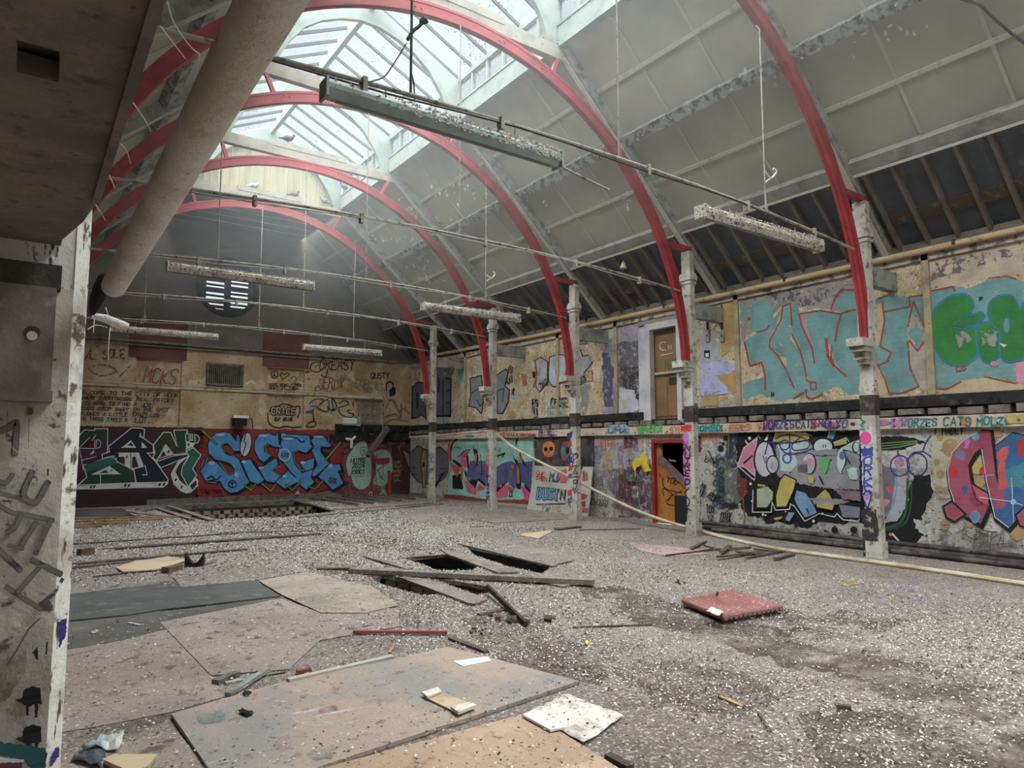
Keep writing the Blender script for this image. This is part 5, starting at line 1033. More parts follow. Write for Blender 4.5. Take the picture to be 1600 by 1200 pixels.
# ---- right wall corner: grey winged shape with a mustard middle
q = Paint(0, XR, -1, 520, 660, 8)
q.shape([(962, 388), (1010, 350), (1060, 292), (1100, 305), (1150, 345), (1260, 345), (1330, 300), (1440, 392), (1442, 600), (1400, 690), (1330, 740), (1290, 808), (1180, 770), (1080, 752), (1010, 680), (962, 600)], GRY, INK, 12)
q.poly([(1250, 350), (1330, 305), (1438, 395), (1440, 600), (1350, 700), (1260, 700)], PGR).poly([(1420, 600), (1330, 740), (1285, 810), (1260, 790), (1330, 700), (1350, 640)], INK)
q.shape([(1098, 480), (1125, 345), (1160, 330), (1180, 480), (1160, 815), (1120, 815), (1112, 640)], MUS, INK, 10).ell((1135, 530), 18, 34, INK).line([(1098, 465), (1150, 450)], 9, INK)
q.line([(960, 565), (1045, 570)], 10, INK).line([(985, 640), (1050, 660)], 10, INK).line([(1340, 575), (1420, 580)], 10, INK).line([(1310, 665), (1400, 655)], 10, INK).line([(1270, 250), (1330, 230), (1380, 280), (1430, 230)], 9, RST).poly([(1440, 280), (1475, 225), (1470, 500), (1442, 460)], COR)
q.done('mural', wall_r, 'grey winged mural with a mustard stripe behind the farthest post')
# ---- right wall: mint, violet and pink letters
q = Paint(0, XR, -1, 690, 660, 10)
q.poly([(100, 900), (170, 700), (150, 560), (130, 300), (240, 255), (1430, 235), (1428, 1225), (840, 1250), (90, 1120)], AQU, rag=5)
q.poly([(60, 1120), (330, 1140), (700, 1200), (900, 1210), (1390, 1205), (1420, 1290), (900, 1250), (200, 1205), (20, 1190)], PT('red_skirting', (150, 72, 70), .3), rag=6)
q.poly([(400, 745), (450, 600), (690, 600), (690, 1000), (580, 890), (530, 1035), (420, 930), (380, 820)], VIO, rag=4).poly([(850, 700), (950, 640), (1080, 600), (1150, 640), (1425, 600), (1400, 1070), (1290, 950), (1230, 930), (1130, 1045), (1040, 930), (850, 1095)], VIO, rag=4)
q.poly([(590, 300), (690, 270), (690, 560), (660, 480)], AQU)
q.line([(240, 262), (170, 330), (140, 470), (140, 590)], 26, BLK, sm=3).line([(190, 600), (310, 690)], 44, BLK).poly([(170, 830), (300, 800), (340, 1045), (170, 1035)], BLK).poly([(130, 640), (310, 700), (240, 860), (170, 740)], COR).poly([(300, 700), (345, 720), (330, 900), (300, 880)], MUS)
q.poly([(290, 520), (330, 460), (400, 450), (415, 560), (412, 712), (310, 692)], HOT).poly([(300, 520), (340, 470), (390, 470), (385, 540)], COR).line([(290, 520), (340, 455), (440, 425), (395, 490), (350, 540)], 14, BLK, sm=3).poly([(385, 530), (415, 500), (432, 720), (405, 715)], BLK)
q.poly([(490, 350), (510, 410), (555, 430), (580, 560), (560, 660), (525, 712), (515, 560), (500, 470)], BLK).poly([(510, 500), (550, 480), (548, 600), (530, 690)], PNK).line([(605, 500), (625, 690), (628, 810), (570, 790)], 10, BLK)
q.poly([(345, 720), (390, 780), (380, 880), (470, 960), (530, 1040), (560, 900), (690, 1010), (690, 960), (575, 870), (530, 1030), (395, 890)], BLK)
q.poly([(350, 890), (430, 950), (535, 1045), (590, 955), (690, 1030), (600, 1075), (555, 1060), (530, 1140), (400, 1080)], PNK).poly([(590, 960), (685, 1035), (560, 1070)], COR)
q.poly([(845, 1120), (985, 975), (1050, 1000), (1020, 1160), (850, 1185)], PNK).poly([(1000, 960), (1130, 1050), (1100, 1120), (1040, 1050)], COR).poly([(1235, 975), (1392, 1100), (1388, 1225), (1300, 1215)], HOT).poly([(845, 1040), (990, 940), (985, 980), (845, 1110)], BLK).poly([(1170, 950), (1240, 930), (1235, 1050), (1170, 1030)], BLK).poly([(1295, 950), (1395, 1060), (1388, 1110), (1290, 1010)], BLK)
q.poly([(1095, 440), (1140, 560), (1190, 600), (1210, 700), (1245, 960), (1215, 960), (1200, 720), (1140, 600)], BLK).poly([(1180, 640), (1215, 740), (1220, 950), (1180, 960), (1175, 760)], MUS).poly([(1225, 400), (1240, 520), (1345, 715), (1265, 640), (1215, 520)], BLK).poly([(1220, 520), (1262, 560), (1262, 650), (1205, 600)], COR).poly([(1050, 740), (1110, 760), (1090, 990), (1055, 980)], GRY)
q.poly([(850, 300), (920, 370), (880, 470), (850, 440)], AQU).poly([(930, 250), (1020, 250), (985, 300)], PNK).line([(870, 525), (980, 480), (950, 540)], 20, INK).poly([(1150, 270), (1195, 250), (1160, 390)], BLK).ell((1110, 690), 22, 34, PNK).ell((435, 885), 20, 28, PNK).ell((925, 990), 20, 26, PNK).ell((265, 530), 24, 16, PNK)
q.line([(200, 395), (260, 385), (290, 410)], 10, TQ).line([(1070, 1060), (1060, 1160), (1100, 1150), (1095, 1080)], 12, INK).poly([(690, 640), (850, 720), (850, 1000), (690, 960)], VIO).poly([(690, 280), (850, 300), (850, 640), (690, 620)], AQU)
q.done('mural', wall_r, 'mural letters in mint, violet and pink behind the pole bend')
# dark panel skulls and the leaning board writing
q = Paint(0, XR - .036, -1, 820, 660, 7.5)
q.poly([(205, 330), (220, 250), (275, 225), (335, 240), (350, 300), (335, 380), (290, 410), (240, 395)], ORG, smooth=3).ell((245, 315), 22, 26, BLK).ell((308, 310), 22, 26, BLK).poly([(275, 330), (285, 355), (268, 355)], BLK)
for k in range(4): q.line([(248 + 16 * k, 375), (250 + 16 * k, 410)], 5, BLK)
q.shape([(405, 340), (430, 240), (480, 210), (520, 240), (525, 400), (470, 460), (425, 440)], PT('brown_grey_fill', (120, 98, 84), .3), BLK, 12, 3).ell((450, 330), 20, 46, PT('skull_blue', (96, 134, 170), .3)).ell((500, 330), 18, 40, BLK)
q.oval((130, 260), 30, 55, 10, GNI).line([(230, 230), (215, 190)], 10, BLK).line([(335, 230), (345, 190)], 10, BLK).text('MIST', (320, 490), (500, 480), 46, 8, BRN, jit=4).text('OK', (340, 390), (390, 380), 40, 8, BIN, jit=4)
q.done('painted_skulls', kb, 'orange and blue skulls painted on the dark panel')
q = Paint(0, XR - .14, -1, 820, 660, 7.5); q.plane = (Vector((XR - .25, ya, 0)), Vector((-1.15, 0, .19)).normalized())
q.text('SHE', (118, 622), (235, 640), 50, 9, RIN, jit=4).text('CHEN', (128, 672), (260, 690), 42, 8, RIN, jit=4).text('MJA', (285, 690), (440, 700), 84, 14, BIN, jit=4, fat=(20, INK)).text('DUST', (140, 890), (400, 905), 120, 16, PT('board_blue', (120, 160, 186), .25), sl=.05, jit=3, fat=(34, PT('board_navy', (60, 84, 116), .25))).text('N', (415, 905), (480, 905), 110, 20, INK, jit=2)
q.line([(140, 960), (480, 950)], 14, BIN).text('PAWS', (205, 1030), (430, 1035), 62, 9, YEL, jit=4).text('A', (245, 1040), (290, 1040), 40, 10, BIN)
q.text('TIM', (640, 690), (740, 680), 100, 13, RIN, jit=4).text('HOW', (640, 880), (735, 885), 44, 11, RIN, jit=3).text('ME', (650, 975), (720, 980), 46, 11, RIN, jit=3).text('KFN', (640, 1050), (748, 1055), 44, 11, RIN, jit=3).poly([(430, 560), (500, 545), (490, 720), (420, 680)], COR, rag=10)
q.done('board_writing', wb, 'red and blue lettering with the word DUST', kind='stuff')
# splattered wall between the leaning board and the red door
q = Paint(0, XR, -1, 820, 660, 7.5); rr = random.Random(4)
cols = [PT('spl_brown', (104, 66, 66), .42), PT('spl_lilac', (150, 130, 176), .42), PT('spl_blue', (96, 140, 172), .42), PT('spl_orange', (190, 118, 76), .45), PT('spl_grey', (140, 134, 132), .4), PT('spl_yellow', (206, 190, 110), .45), PT('spl_white', (206, 202, 196), .42), PT('spl_teal', (98, 144, 144), .45), PT('spl_purple', (104, 84, 112), .42)]
q.poly([(760, 180), (1510, 150), (1515, 560), (760, 640)], PT('pale_multi', (176, 168, 164), .40), rag=12).poly([(1010, 560), (1510, 480), (1515, 1120), (1050, 1110)], PT('purple_brown_wash', (116, 96, 104), .44), rag=20)
for (x0, y0, x1, y1, c) in ((880, 210, 1000, 560, 6), (900, 360, 1000, 540, 5), (800, 280, 870, 500, 2), (1160, 170, 1330, 300, 0), (1120, 560, 1260, 900, 0), (1260, 560, 1360, 760, 0), (1060, 600, 1110, 1000, 8), (1090, 280, 1160, 520, 1), (1270, 250, 1330, 360, 1), (780, 560, 900, 850, 7), (790, 600, 860, 760, 3), (1390, 200, 1500, 480, 6), (980, 560, 1100, 800, 4), (1170, 880, 1390, 950, 0), (1270, 930, 1400, 1000, 8)):
    q.poly([(x0, y0), (x1, y0), (x1, y1), (x0, y1)], cols[c], rag=18)
for k in range(150):
    x = rr.uniform(770, 1505); y = rr.uniform(180, 900); L = rr.uniform(20, 190); w = rr.uniform(3, 12)
    q.line([(x, y), (x + rr.uniform(-5, 5), y + L * .5), (x + rr.uniform(-7, 7), y + L)], w, cols[rr.randrange(9)])
q.poly([(1250, 470), (1290, 420), (1350, 430), (1380, 340), (1430, 400), (1440, 480), (1480, 560), (1400, 580), (1360, 500), (1280, 570)], YLW, rag=8).poly([(1180, 610), (1280, 600), (1290, 680), (1200, 690)], PT('spl_green', (92, 128, 96), .4), rag=10)
q.text('STFE', (880, 290), (1060, 270), 70, 13, PT('spl_red', (196, 92, 72), .38), jit=6).line([(1200, 455), (1270, 445)], 8, INK).line([(1225, 420), (1230, 500)], 8, INK).text('CHUSSO', (770, 960), (970, 985), 70, 7, INK, jit=5).text('XWVIL', (800, 850), (960, 880), 80, 8, cols[7], jit=5)
q.line([(655, 560), (690, 440), (660, 420), (700, 400)], 16, INK)
q.done('paint_splatter', wall_r, 'multicoloured drips and splatters with a yellow burst left of the red door')

# ---- right wall, lower: big grey silver mural between the two nearest posts
q = Paint(0, XR, -1, 1130, 660, 6.667)
q.poly([(130, 110), (560, 90), (1000, 88), (1420, 80), (1480, 500), (1470, 1050), (1330, 1010), (1250, 1060), (1000, 1040), (850, 1110), (700, 1060), (560, 1030), (450, 1060), (400, 990), (260, 980), (170, 830), (240, 720), (150, 560)], BLK, rag=14)
q.poly([(150, 560), (240, 600), (250, 720), (180, 800), (140, 700)], PT('dull_red_patch', (134, 54, 52), .38), rag=10).line([(205, 790), (225, 1000), (215, 1120)], 16, PT('red_drip', (150, 74, 66), .42))
dm = [(150, 445), (215, 265), (280, 215), (355, 170), (330, 300), (330, 560), (230, 470)]
q.shape(dm, PIK, WHT, 9).line([(215, 425), (300, 350)], 18, BLK).line([(150, 450), (320, 600), (330, 580)], 10, WHT).line([(230, 190), (255, 235), (370, 140), (385, 165)], 9, WHT).poly([(230, 180), (275, 235), (240, 210)], WHT)
q.poly([(545, 110), (720, 95), (870, 110), (900, 170), (700, 210), (520, 200)], YEL, rag=4).line([(520, 200), (550, 105)], 9, WHT).poly([(1105, 95), (1180, 95), (1145, 180), (1090, 160)], PBL).line([(1105, 95), (1090, 160)], 8, WHT).line([(840, 100), (920, 140)], 8, WHT)
q.poly([(430, 180), (470, 120), (465, 170), (440, 215)], WHT)
q.poly([(540, 230), (900, 200), (960, 330), (1240, 280), (1420, 330), (1420, 700), (1100, 690), (800, 640), (560, 560), (560, 400)], SIL, rag=8)
q.poly([(590, 330), (740, 320), (780, 430), (700, 510), (600, 500)], PMT, rag=5).poly([(560, 240), (900, 200), (900, 290), (600, 320)], PMT, rag=6)
q.ell((432, 385), 118, 200, BLK).ell((430, 385), 98, 180, PT('pale_lilac_grey', (196, 192, 204), .3)).ell((515, 440), 68, 100, BLK).ell((515, 440), 56, 86, PT('pale_grey_green', (178, 190, 190), .32)).ell((508, 455), 14, 34, PIK).line([(415, 350), (440, 430), (450, 360)], 10, BLK)
q.line([(435, 330), (465, 220), (520, 200), (540, 280)], 14, INB).oval((640, 235), 50, 50, 14, INB).line([(690, 110), (700, 370)], 14, INB).line([(540, 170), (650, 130), (800, 150), (890, 200), (880, 270), (740, 290), (720, 230), (800, 160)], 13, INB, sm=3).oval((665, 375), 42, 48, 18, PT('blue_scribble', (72, 96, 160), .34)).line([(580, 200), (620, 300), (760, 330), (930, 270)], 12, INB, sm=3).line([(720, 330), (860, 310), (900, 280)], 12, INB)
q.ell((900, 430), 72, 112, BLK).ell((892, 430), 64, 104, PT('pale_pink_grey', (194, 186, 196), .3)).ell((905, 405), 34, 30, PIK).poly([(770, 400), (880, 400), (880, 520), (770, 520)], SIL)
for k in range(7): q.line([(780 + 15 * k, 440), (780 + 15 * k, 515)], 3, BLK).line([(775, 440 + 12 * k), (880, 440 + 12 * k)], 3, BLK)
q.ell((1045, 255), 108, 92, BLK).ell((1040, 252), 96, 80, PMT).line([(1040, 230), (1042, 260)], 8, BLK).line([(1065, 230), (1067, 260)], 8, BLK).poly([(920, 300), (1180, 270), (1200, 340), (940, 340)], SIL, rag=8)
q.poly([(1150, 210), (1280, 170), (1290, 220), (1160, 250)], YEL).line([(1150, 210), (1280, 160), (1310, 200)], 8, WHT).poly([(1220, 270), (1330, 210), (1420, 180), (1420, 330), (1330, 300)], PMT).ell((1380, 260), 40, 60, BLK).ell((1385, 258), 30, 48, PMT).ell((1230, 400), 46, 130, PMT).line([(1250, 290), (1278, 400), (1235, 520)], 12, BLK, sm=3)
q.poly([(1015, 370), (1060, 355), (1100, 400), (1090, 470), (1060, 550), (1030, 470)], PT('grass_green', (92, 178, 92), .34), rag=6).ell((1238, 345), 30, 44, PT('blue_patch', (88, 122, 172), .38)).poly([(1280, 340), (1330, 430), (1310, 430)], BLK).poly([(1290, 480), (1390, 470), (1400, 600), (1310, 590)], PMT, rag=8)
q.shape([(345, 690), (460, 660), (525, 720), (520, 800), (460, 890), (345, 890)], PT('sage', (168, 176, 150), .3), BLK, 12).line([(310, 705), (305, 935), (500, 935), (510, 830), (545, 915), (690, 905), (700, 850), (740, 870), (850, 1030), (1000, 950), (1160, 985), (1185, 950), (1250, 1015), (1415, 1025), (1420, 960)], 10, WHT)
q.shape([(590, 600), (640, 540), (760, 600), (740, 700), (660, 880), (550, 885), (545, 760)], YEL, BLK, 14).shape([(760, 700), (860, 730), (910, 800), (960, 890), (985, 945), (850, 1000), (760, 860), (735, 790)], PBL, BLK, 14).shape([(960, 780), (1060, 690), (1110, 740), (1160, 860), (1140, 920), (970, 885)], YEL, BLK, 12).poly([(1150, 690), (1430, 720), (1430, 820), (1250, 800)], PT('dusty_mauve', (142, 116, 126), .34), rag=8).shape([(1200, 850), (1430, 880), (1425, 1000), (1240, 990)], PT('grey_lilac', (132, 136, 150), .34), BLK, 10)
q.poly([(880, 790), (1150, 790), (1320, 830), (1180, 850), (950, 850)], SIL, rag=10).poly([(870, 540), (950, 560), (930, 640), (890, 620)], YEL, rag=4).poly([(355, 640), (440, 650), (435, 670), (360, 665)], YEL).poly([(680, 935), (745, 940), (690, 1035), (645, 1015)], PBL).poly([(520, 995), (620, 980), (600, 1005), (545, 1020)], YEL).line([(480, 630), (560, 690)], 14, BLK).line([(870, 900), (890, 945)], 14, BLK).line([(555, 560), (590, 610)], 14, BLK).line([(1000, 560), (1040, 640)], 16, BLK)
for (x, y, r) in ((275, 165, 16), (285, 640, 14), (1035, 950, 10), (415, 960, 14), (440, 965, 10), (940, 1028, 14), (650, 928, 8), (295, 820, 8), (180, 850, 8)): q.ell((x, y), r, r * 1.1, WHT, 10)
for (x, y, r) in ((1160, 1120, 34), (1360, 1120, 36), (450, 1115, 10), (1060, 1130, 12), (1345, 1175, 14), (760, 1080, 16)): q.ell((x, y), r, r * 1.1, BLK, 14)
q.poly([(560, 1050), (650, 1060), (620, 1100), (560, 1080)], PT('moss_stain', (112, 126, 92), .46), rag=10).poly([(490, 1110), (560, 1080), (570, 1130), (500, 1140)], PT('rust_stain', (160, 92, 70), .46), rag=10)
q.done('mural', wall_r, 'crowded grey silver mural with pink diamond and yellow and blue shapes between the two nearest posts')
# scrawls between the red door post and the silver mural
q = Paint(0, XR, -1, 1000, 660, 6)
q.poly([(480, 120), (575, 130), (575, 275), (480, 310)], PT('red_brown_block', (120, 50, 56), .36), rag=6)
for k in range(8): q.line([(485, 140 + 20 * k), (535, 150 + 19 * k)], 6, WHT if k % 2 else RIN)
q.text('SELL', (580, 160), (740, 165), 50, 10, ORG, jit=3).poly([(840, 110), (920, 105), (900, 420), (800, 420), (790, 330)], PT('blue_black_smear', (70, 66, 84), .38), rag=14)
for k in range(4): q.line([(822 + 12 * k, 110), (815 + 10 * k, 300)], 6, (BLK, LIM, INB, BLK)[k])
for (x, y, r) in ((755, 245, 28), (780, 200, 16), (752, 190, 8), (800, 150, 22), (765, 145, 6)): q.ell((x, y), r, r * 1.15, BLK, 14)
q.poly([(720, 330), (800, 320), (850, 420), (930, 440), (930, 760), (830, 790), (740, 760), (700, 560)], PT('grey_green_smear', (108, 112, 106), .40), rag=20).poly([(740, 480), (800, 440), (790, 700), (730, 700)], PT('dark_smear', (66, 70, 72), .42), rag=16)
for k in range(16): q.oval((735 + 30 * math.sin(k * 2.1), 330 + 30 * k), 24, 26, 8, INK if k % 3 else BIN)
for k in range(8): q.oval((760 + 18 * k, 780 + 8 * math.sin(k * 1.7)), 16, 22, 7, INK)
q.line([(640, 265), (690, 370), (720, 390)], 10, INK).text('EAC', (600, 360), (700, 390), 50, 6, INK, jit=6).text('ROO', (625, 700), (720, 760), 60, 10, INK, jit=5).line([(850, 790), (910, 780)], 26, INK).line([(780, 860), (860, 800)], 10, INK)
q.text('TOX', (615, 850), (700, 845), 75, 8, INK, jit=4).text('CUTX', (745, 930), (850, 935), 85, 9, INK, jit=5).text('SVZK', (545, 680), (590, 690), 110, 7, INK, jit=6).text('V2', (625, 905), (690, 910), 40, 7, INK, jit=4).text('Z', (630, 960), (670, 965), 40, 7, INK).line([(545, 700), (575, 760), (540, 765)], 6, INK).line([(545, 800), (570, 860), (550, 860)], 6, INK).poly([(480, 340), (525, 360), (535, 640), (515, 690), (495, 620)], PT('black_smear_post', (72, 76, 80), .40), rag=8).line([(520, 800), (525, 890)], 14, INK)
q.done('tags', wall_r, 'black scrawled tags and grey smears between the red door and the silver mural')
# to the right of the nearest post
q = Paint(0, XR, -1, 1340, 640, 4.615)
q.poly([(110, 140), (520, 150), (520, 420), (110, 420)], PT('whitewash', (196, 194, 190), .36), rag=10).poly([(155, 195), (320, 190), (440, 215), (500, 240), (430, 250), (330, 290), (155, 300)], BLK, rag=6)
for k in range(3): q.line([(165, 245 + 20 * k), (310, 235 + 16 * k), (430, 225 + 8 * k)], 8, LIM if k != 1 else GNI)
q.poly([(100, 700), (350, 700), (400, 460), (520, 480), (540, 620), (450, 780), (500, 900), (380, 1000), (200, 1010), (120, 930)], BLK, rag=16).poly([(400, 790), (480, 800), (510, 900), (480, 910), (420, 850)], PT('whitewash', (196, 194, 190), .36), rag=8).line([(250, 895), (300, 950), (310, 985)], 12, WHT).ell((238, 900), 14, 12, ORG)
q.poly([(120, 340), (205, 410), (285, 430), (280, 600), (240, 720), (180, 790), (140, 780), (150, 560)], PT('teal_red_mix', (116, 112, 122), .28), rag=5).poly([(165, 640), (235, 655), (185, 720)], PIK, rag=5).poly([(200, 560), (260, 540), (250, 620)], COR, rag=8).poly([(280, 450), (360, 480), (350, 700), (290, 800), (180, 820), (240, 720)], PT('pale_grey_swash', (172, 174, 184), .3), rag=4).line([(282, 440), (275, 600), (240, 720), (180, 785)], 9, PBL, sm=3)
q.line([(360, 500), (350, 720), (300, 820), (190, 855)], 16, PT('dark_green_line', (60, 92, 64), .32), sm=3).line([(390, 510), (380, 720), (330, 830), (200, 870)], 9, PT('dark_green_line', (60, 92, 64), .32), sm=3)
q.oval((305, 405), 68, 75, 10, INB).oval((430, 395), 72, 82, 10, INB).ell((300, 380), 36, 40, MAG).line([(350, 370), (400, 310), (470, 300), (490, 240), (540, 170)], 9, INB).line([(290, 330), (290, 290)], 8, INB).line([(470, 300), (530, 340)], 8, INB)
q.poly([(530, 150), (860, 150), (700, 290), (650, 450), (680, 640), (560, 640), (540, 400)], PT('cream_ground', (190, 182, 160), .38), rag=10)
for (x, y, r) in ((670, 275, 62), (1012, 165, 34), (595, 200, 26), (860, 420, 44), (595, 465, 30), (880, 520, 40), (630, 830, 36), (805, 815, 34), (570, 380, 22), (1150, 880, 60), (760, 360, 20)): q.ell((x, y), r, r * 1.08, SPO if r != 44 else YEL, 14)
NL = [(890, 145), (770, 215), (680, 310), (645, 440), (660, 560), (700, 680), (780, 770), (890, 830), (950, 690), (930, 600), (820, 530), (800, 400), (850, 310), (895, 280), (930, 520), (990, 780), (1090, 860), (1215, 720), (1215, 190), (1120, 165), (990, 265), (1020, 560), (1000, 480), (960, 150)]
q.line([(x + 8, y + 14) for x, y in NL], 30, BLK, closed=True).shape(NL, RPL, BLK, 8)
q.poly([(995, 270), (1120, 170), (1215, 195), (1215, 715), (1090, 850), (995, 780), (950, 640), (1020, 620), (1010, 450)], DEE, rag=5).poly([(1010, 300), (1090, 260), (1060, 420), (1100, 560), (1020, 590)], COR, rag=10).poly([(960, 560), (1060, 590), (1060, 700), (980, 720)], RPL, rag=10).poly([(1150, 230), (1215, 200), (1215, 330), (1160, 340)], RIN, rag=5).poly([(1060, 440), (1200, 380), (1200, 560), (1090, 560)], PT('teal_mid', (78, 134, 150), .34), rag=8)
for (x, y, r, m) in ((740, 330, 38, PT('blue_mottle', (132, 128, 160), .4)), (690, 450, 34, RIN), (780, 240, 34, MAG), (850, 770, 40, PBL), (770, 580, 26, DEE), (850, 190, 26, PBL), (860, 640, 50, PT('deep_rose', (148, 66, 88), .34)), (720, 600, 40, RPL), (900, 440, 24, RIN)): q.poly([(x + r * math.cos(k), y + r * math.sin(k) * 1.2) for k in (0, .8, 1.6, 2.4, 3.1, 3.9, 4.7, 5.5)], m, rag=6)
q.line([(890, 145), (770, 215), (680, 310), (648, 440), (662, 560), (702, 680), (780, 765)], 6, WHT).line([(895, 285), (930, 520), (990, 775), (1088, 850)], 6, WHT).line([(820, 535), (850, 640), (900, 680)], 7, BLK).poly([(820, 540), (940, 610), (945, 690), (880, 660)], PT('rose', (186, 92, 106), .3))
q.line([(880, 632), (1120, 665), (1190, 690)], 5, WHT).line([(1110, 490), (1125, 810)], 5, WHT).ell((1122, 665), 22, 20, LBL).line([(890, 480), (980, 470)], 5, LBL)
q.shape([(615, 700), (680, 660), (780, 755), (700, 810), (640, 780)], RPL, BLK, 14).shape([(1140, 760), (1215, 690), (1215, 850), (1170, 840)], RPL, BLK, 12)
q.text('I HADEY', (545, 185), (765, 175), 48, 8, INK, jit=4).text('PAPA', (830, 990), (1060, 985), 110, 8, PT('grey_tag', (92, 86, 82), .32), sl=.2, jit=5).line([(800, 870), (780, 900), (850, 940), (910, 910), (850, 865), (1000, 890)], 8, PT('grey_tag', (92, 86, 82), .32), sm=3).line([(950, 975), (1120, 965)], 6, PT('grey_tag', (92, 86, 82), .32))
q.poly([(560, 540), (680, 560), (620, 650), (560, 640)], PT('mustard_stain', (160, 142, 96), .46), rag=14).poly([(530, 860), (760, 900), (1215, 960), (1215, 1100), (900, 1080), (540, 1010)], PT('grey_brown_stain', (118, 108, 98), .47), rag=24).poly([(350, 960), (520, 930), (520, 1060), (350, 1020)], PT('pinkish_bare', (176, 152, 142), .45), rag=16)
q.done('mural', wall_r, 'red and blue mural letters with a black swoosh beside the nearest post')

# ---- upper right wall: teal block with rust outlines
q = Paint(0, XR, -1, 1080, 430, 5.454)
q.poly([(430, 190), (900, 110), (1430, 20), (1430, 330), (1200, 300), (780, 260), (430, 560)], PT('sooty_flaking', (150, 142, 140), .42), rag=14).poly([(440, 200), (800, 130), (1380, 60), (1380, 170), (900, 280), (600, 230)], PT('dark_pitting', (96, 94, 104), .54), rag=14)
T1 = [(420, 585), (560, 490), (650, 450), (680, 400), (780, 265), (845, 235), (870, 240), (940, 310), (1100, 295), (1270, 325), (1330, 300), (1430, 260), (1430, 1010), (1330, 1020), (1250, 940), (1100, 1010), (1000, 1040), (850, 1050), (770, 1085), (700, 1060), (600, 1010), (530, 1030), (480, 1060), (440, 1050), (440, 920), (620, 870), (600, 745), (500, 775), (455, 580)]
q.poly(T1, TEL, rag=7).poly([(505, 300), (540, 240), (640, 225), (695, 260), (690, 420), (640, 470), (560, 485), (510, 440)], TEL, smooth=3).poly([(1200, 250), (1280, 150), (1430, 130), (1430, 270), (1300, 320)], TEL, rag=8).poly([(425, 250), (480, 260), (470, 400), (425, 380)], TEL, rag=12)
q.poly([(720, 450), (780, 265), (770, 400), (680, 560), (670, 610), (700, 470)], BEI, rag=3).poly([(920, 340), (990, 320), (985, 440), (1030, 580), (1040, 640), (1010, 600), (960, 470)], PT('greyish_bare', (166, 150, 138), .34), rag=4).poly([(845, 500), (880, 560), (920, 640), (870, 580), (840, 540)], BEI).poly([(755, 690), (810, 705), (815, 770), (790, 790)], BEI, rag=4).poly([(1150, 560), (1190, 600), (1215, 740), (1320, 860), (1210, 780), (1165, 690)], PT('pale_pinkish', (190, 160, 160), .34), rag=3)
for pts in ([(560, 485), (640, 465), (665, 430)], [(455, 575), (500, 775), (600, 745), (630, 860), (630, 970)], [(780, 265), (845, 240), (858, 430)], [(780, 265), (765, 380), (670, 560), (665, 610), (740, 690), (800, 790), (875, 960)], [(860, 510), (925, 640), (965, 770), (985, 900), (1030, 910), (1060, 910), (1065, 970), (1020, 975), (1015, 920)], [(930, 330), (1100, 300), (1270, 330), (1340, 305), (1400, 295)], [(1280, 330), (1240, 450), (1225, 560)], [(1190, 290), (1220, 200), (1280, 120), (1430, 130)], [(1195, 600), (1190, 700), (1220, 770), (1320, 860)], [(975, 980), (985, 1040), (1030, 1055), (1120, 1010)], [(870, 1050), (960, 1000), (985, 975)], [(920, 330), (940, 430), (1030, 620), (1050, 750)]): q.line(pts, 13 if pts[0] != (455, 575) else 16, RST)
q.ell((493, 372), 12, 14, RIN).line([(1150, 545), (1165, 690), (1215, 770)], 24, RST).text('N', (680, 1030), (705, 1030), 30, 12, INK)
q.poly([(75, 730), (180, 740), (260, 700), (300, 740), (390, 780), (380, 830), (240, 860), (340, 930), (340, 1000), (210, 1020), (80, 1030)], LIL, rag=8).poly([(80, 520), (170, 500), (240, 570), (240, 720), (80, 760)], PT('pale_grey_peel', (172, 172, 178), .40), rag=12).poly([(250, 200), (400, 180), (400, 560), (250, 700)], OCH, rag=10).poly([(220, 860), (400, 800), (400, 1000), (340, 1000)], OCH, rag=12).poly([(80, 1040), (220, 1030), (220, 1110), (80, 1120)], OCH, rag=6)
q.poly([(110, 640), (160, 640), (160, 710), (110, 700)], BLK).poly([(120, 665), (150, 665), (150, 695), (122, 695)], WHT)
q.done('mural', wall_r, 'peeling teal mural with thin rust outlines left of the nearest post')
q = Paint(0, XR, -1, 1340, 380, 4.285)
q.poly([(470, 290), (480, 130), (700, 60), (1114, 10), (1114, 200), (900, 240), (700, 300)], PT('flaky_pale_plaster', (186, 170, 150), .36), rag=10).poly([(480, 130), (800, 70), (1114, 20), (1114, 60), (700, 190), (500, 250)], PT('soot_pitting', (110, 104, 106), .53), rag=10)
q.poly([(125, 380), (230, 350), (350, 365), (480, 320), (640, 290), (760, 300), (880, 240), (1000, 215), (1114, 260), (1114, 940), (880, 895), (700, 920), (580, 990), (500, 960), (415, 960), (290, 1000), (210, 1000), (180, 880), (125, 820)], TEL, rag=7)
q.poly([(340, 660), (330, 560), (370, 470), (440, 560), (470, 600), (510, 960), (560, 1000), (410, 980), (350, 830)], PT('grey_beige_bare', (176, 166, 152), .33), rag=6).poly([(330, 600), (400, 540), (450, 600), (400, 700)], TEL, rag=8).poly([(125, 400), (170, 400), (180, 560), (150, 690), (125, 680)], BEI, rag=5).poly([(125, 830), (150, 860), (210, 1000), (125, 1040)], BEI, rag=5).poly([(560, 1000), (700, 920), (850, 895), (1114, 945), (1114, 990), (580, 1010)], BEI, rag=6).poly([(1055, 790), (1114, 770), (1114, 950), (1060, 930)], PT('pink_patch', (206, 144, 162), .3), rag=5)
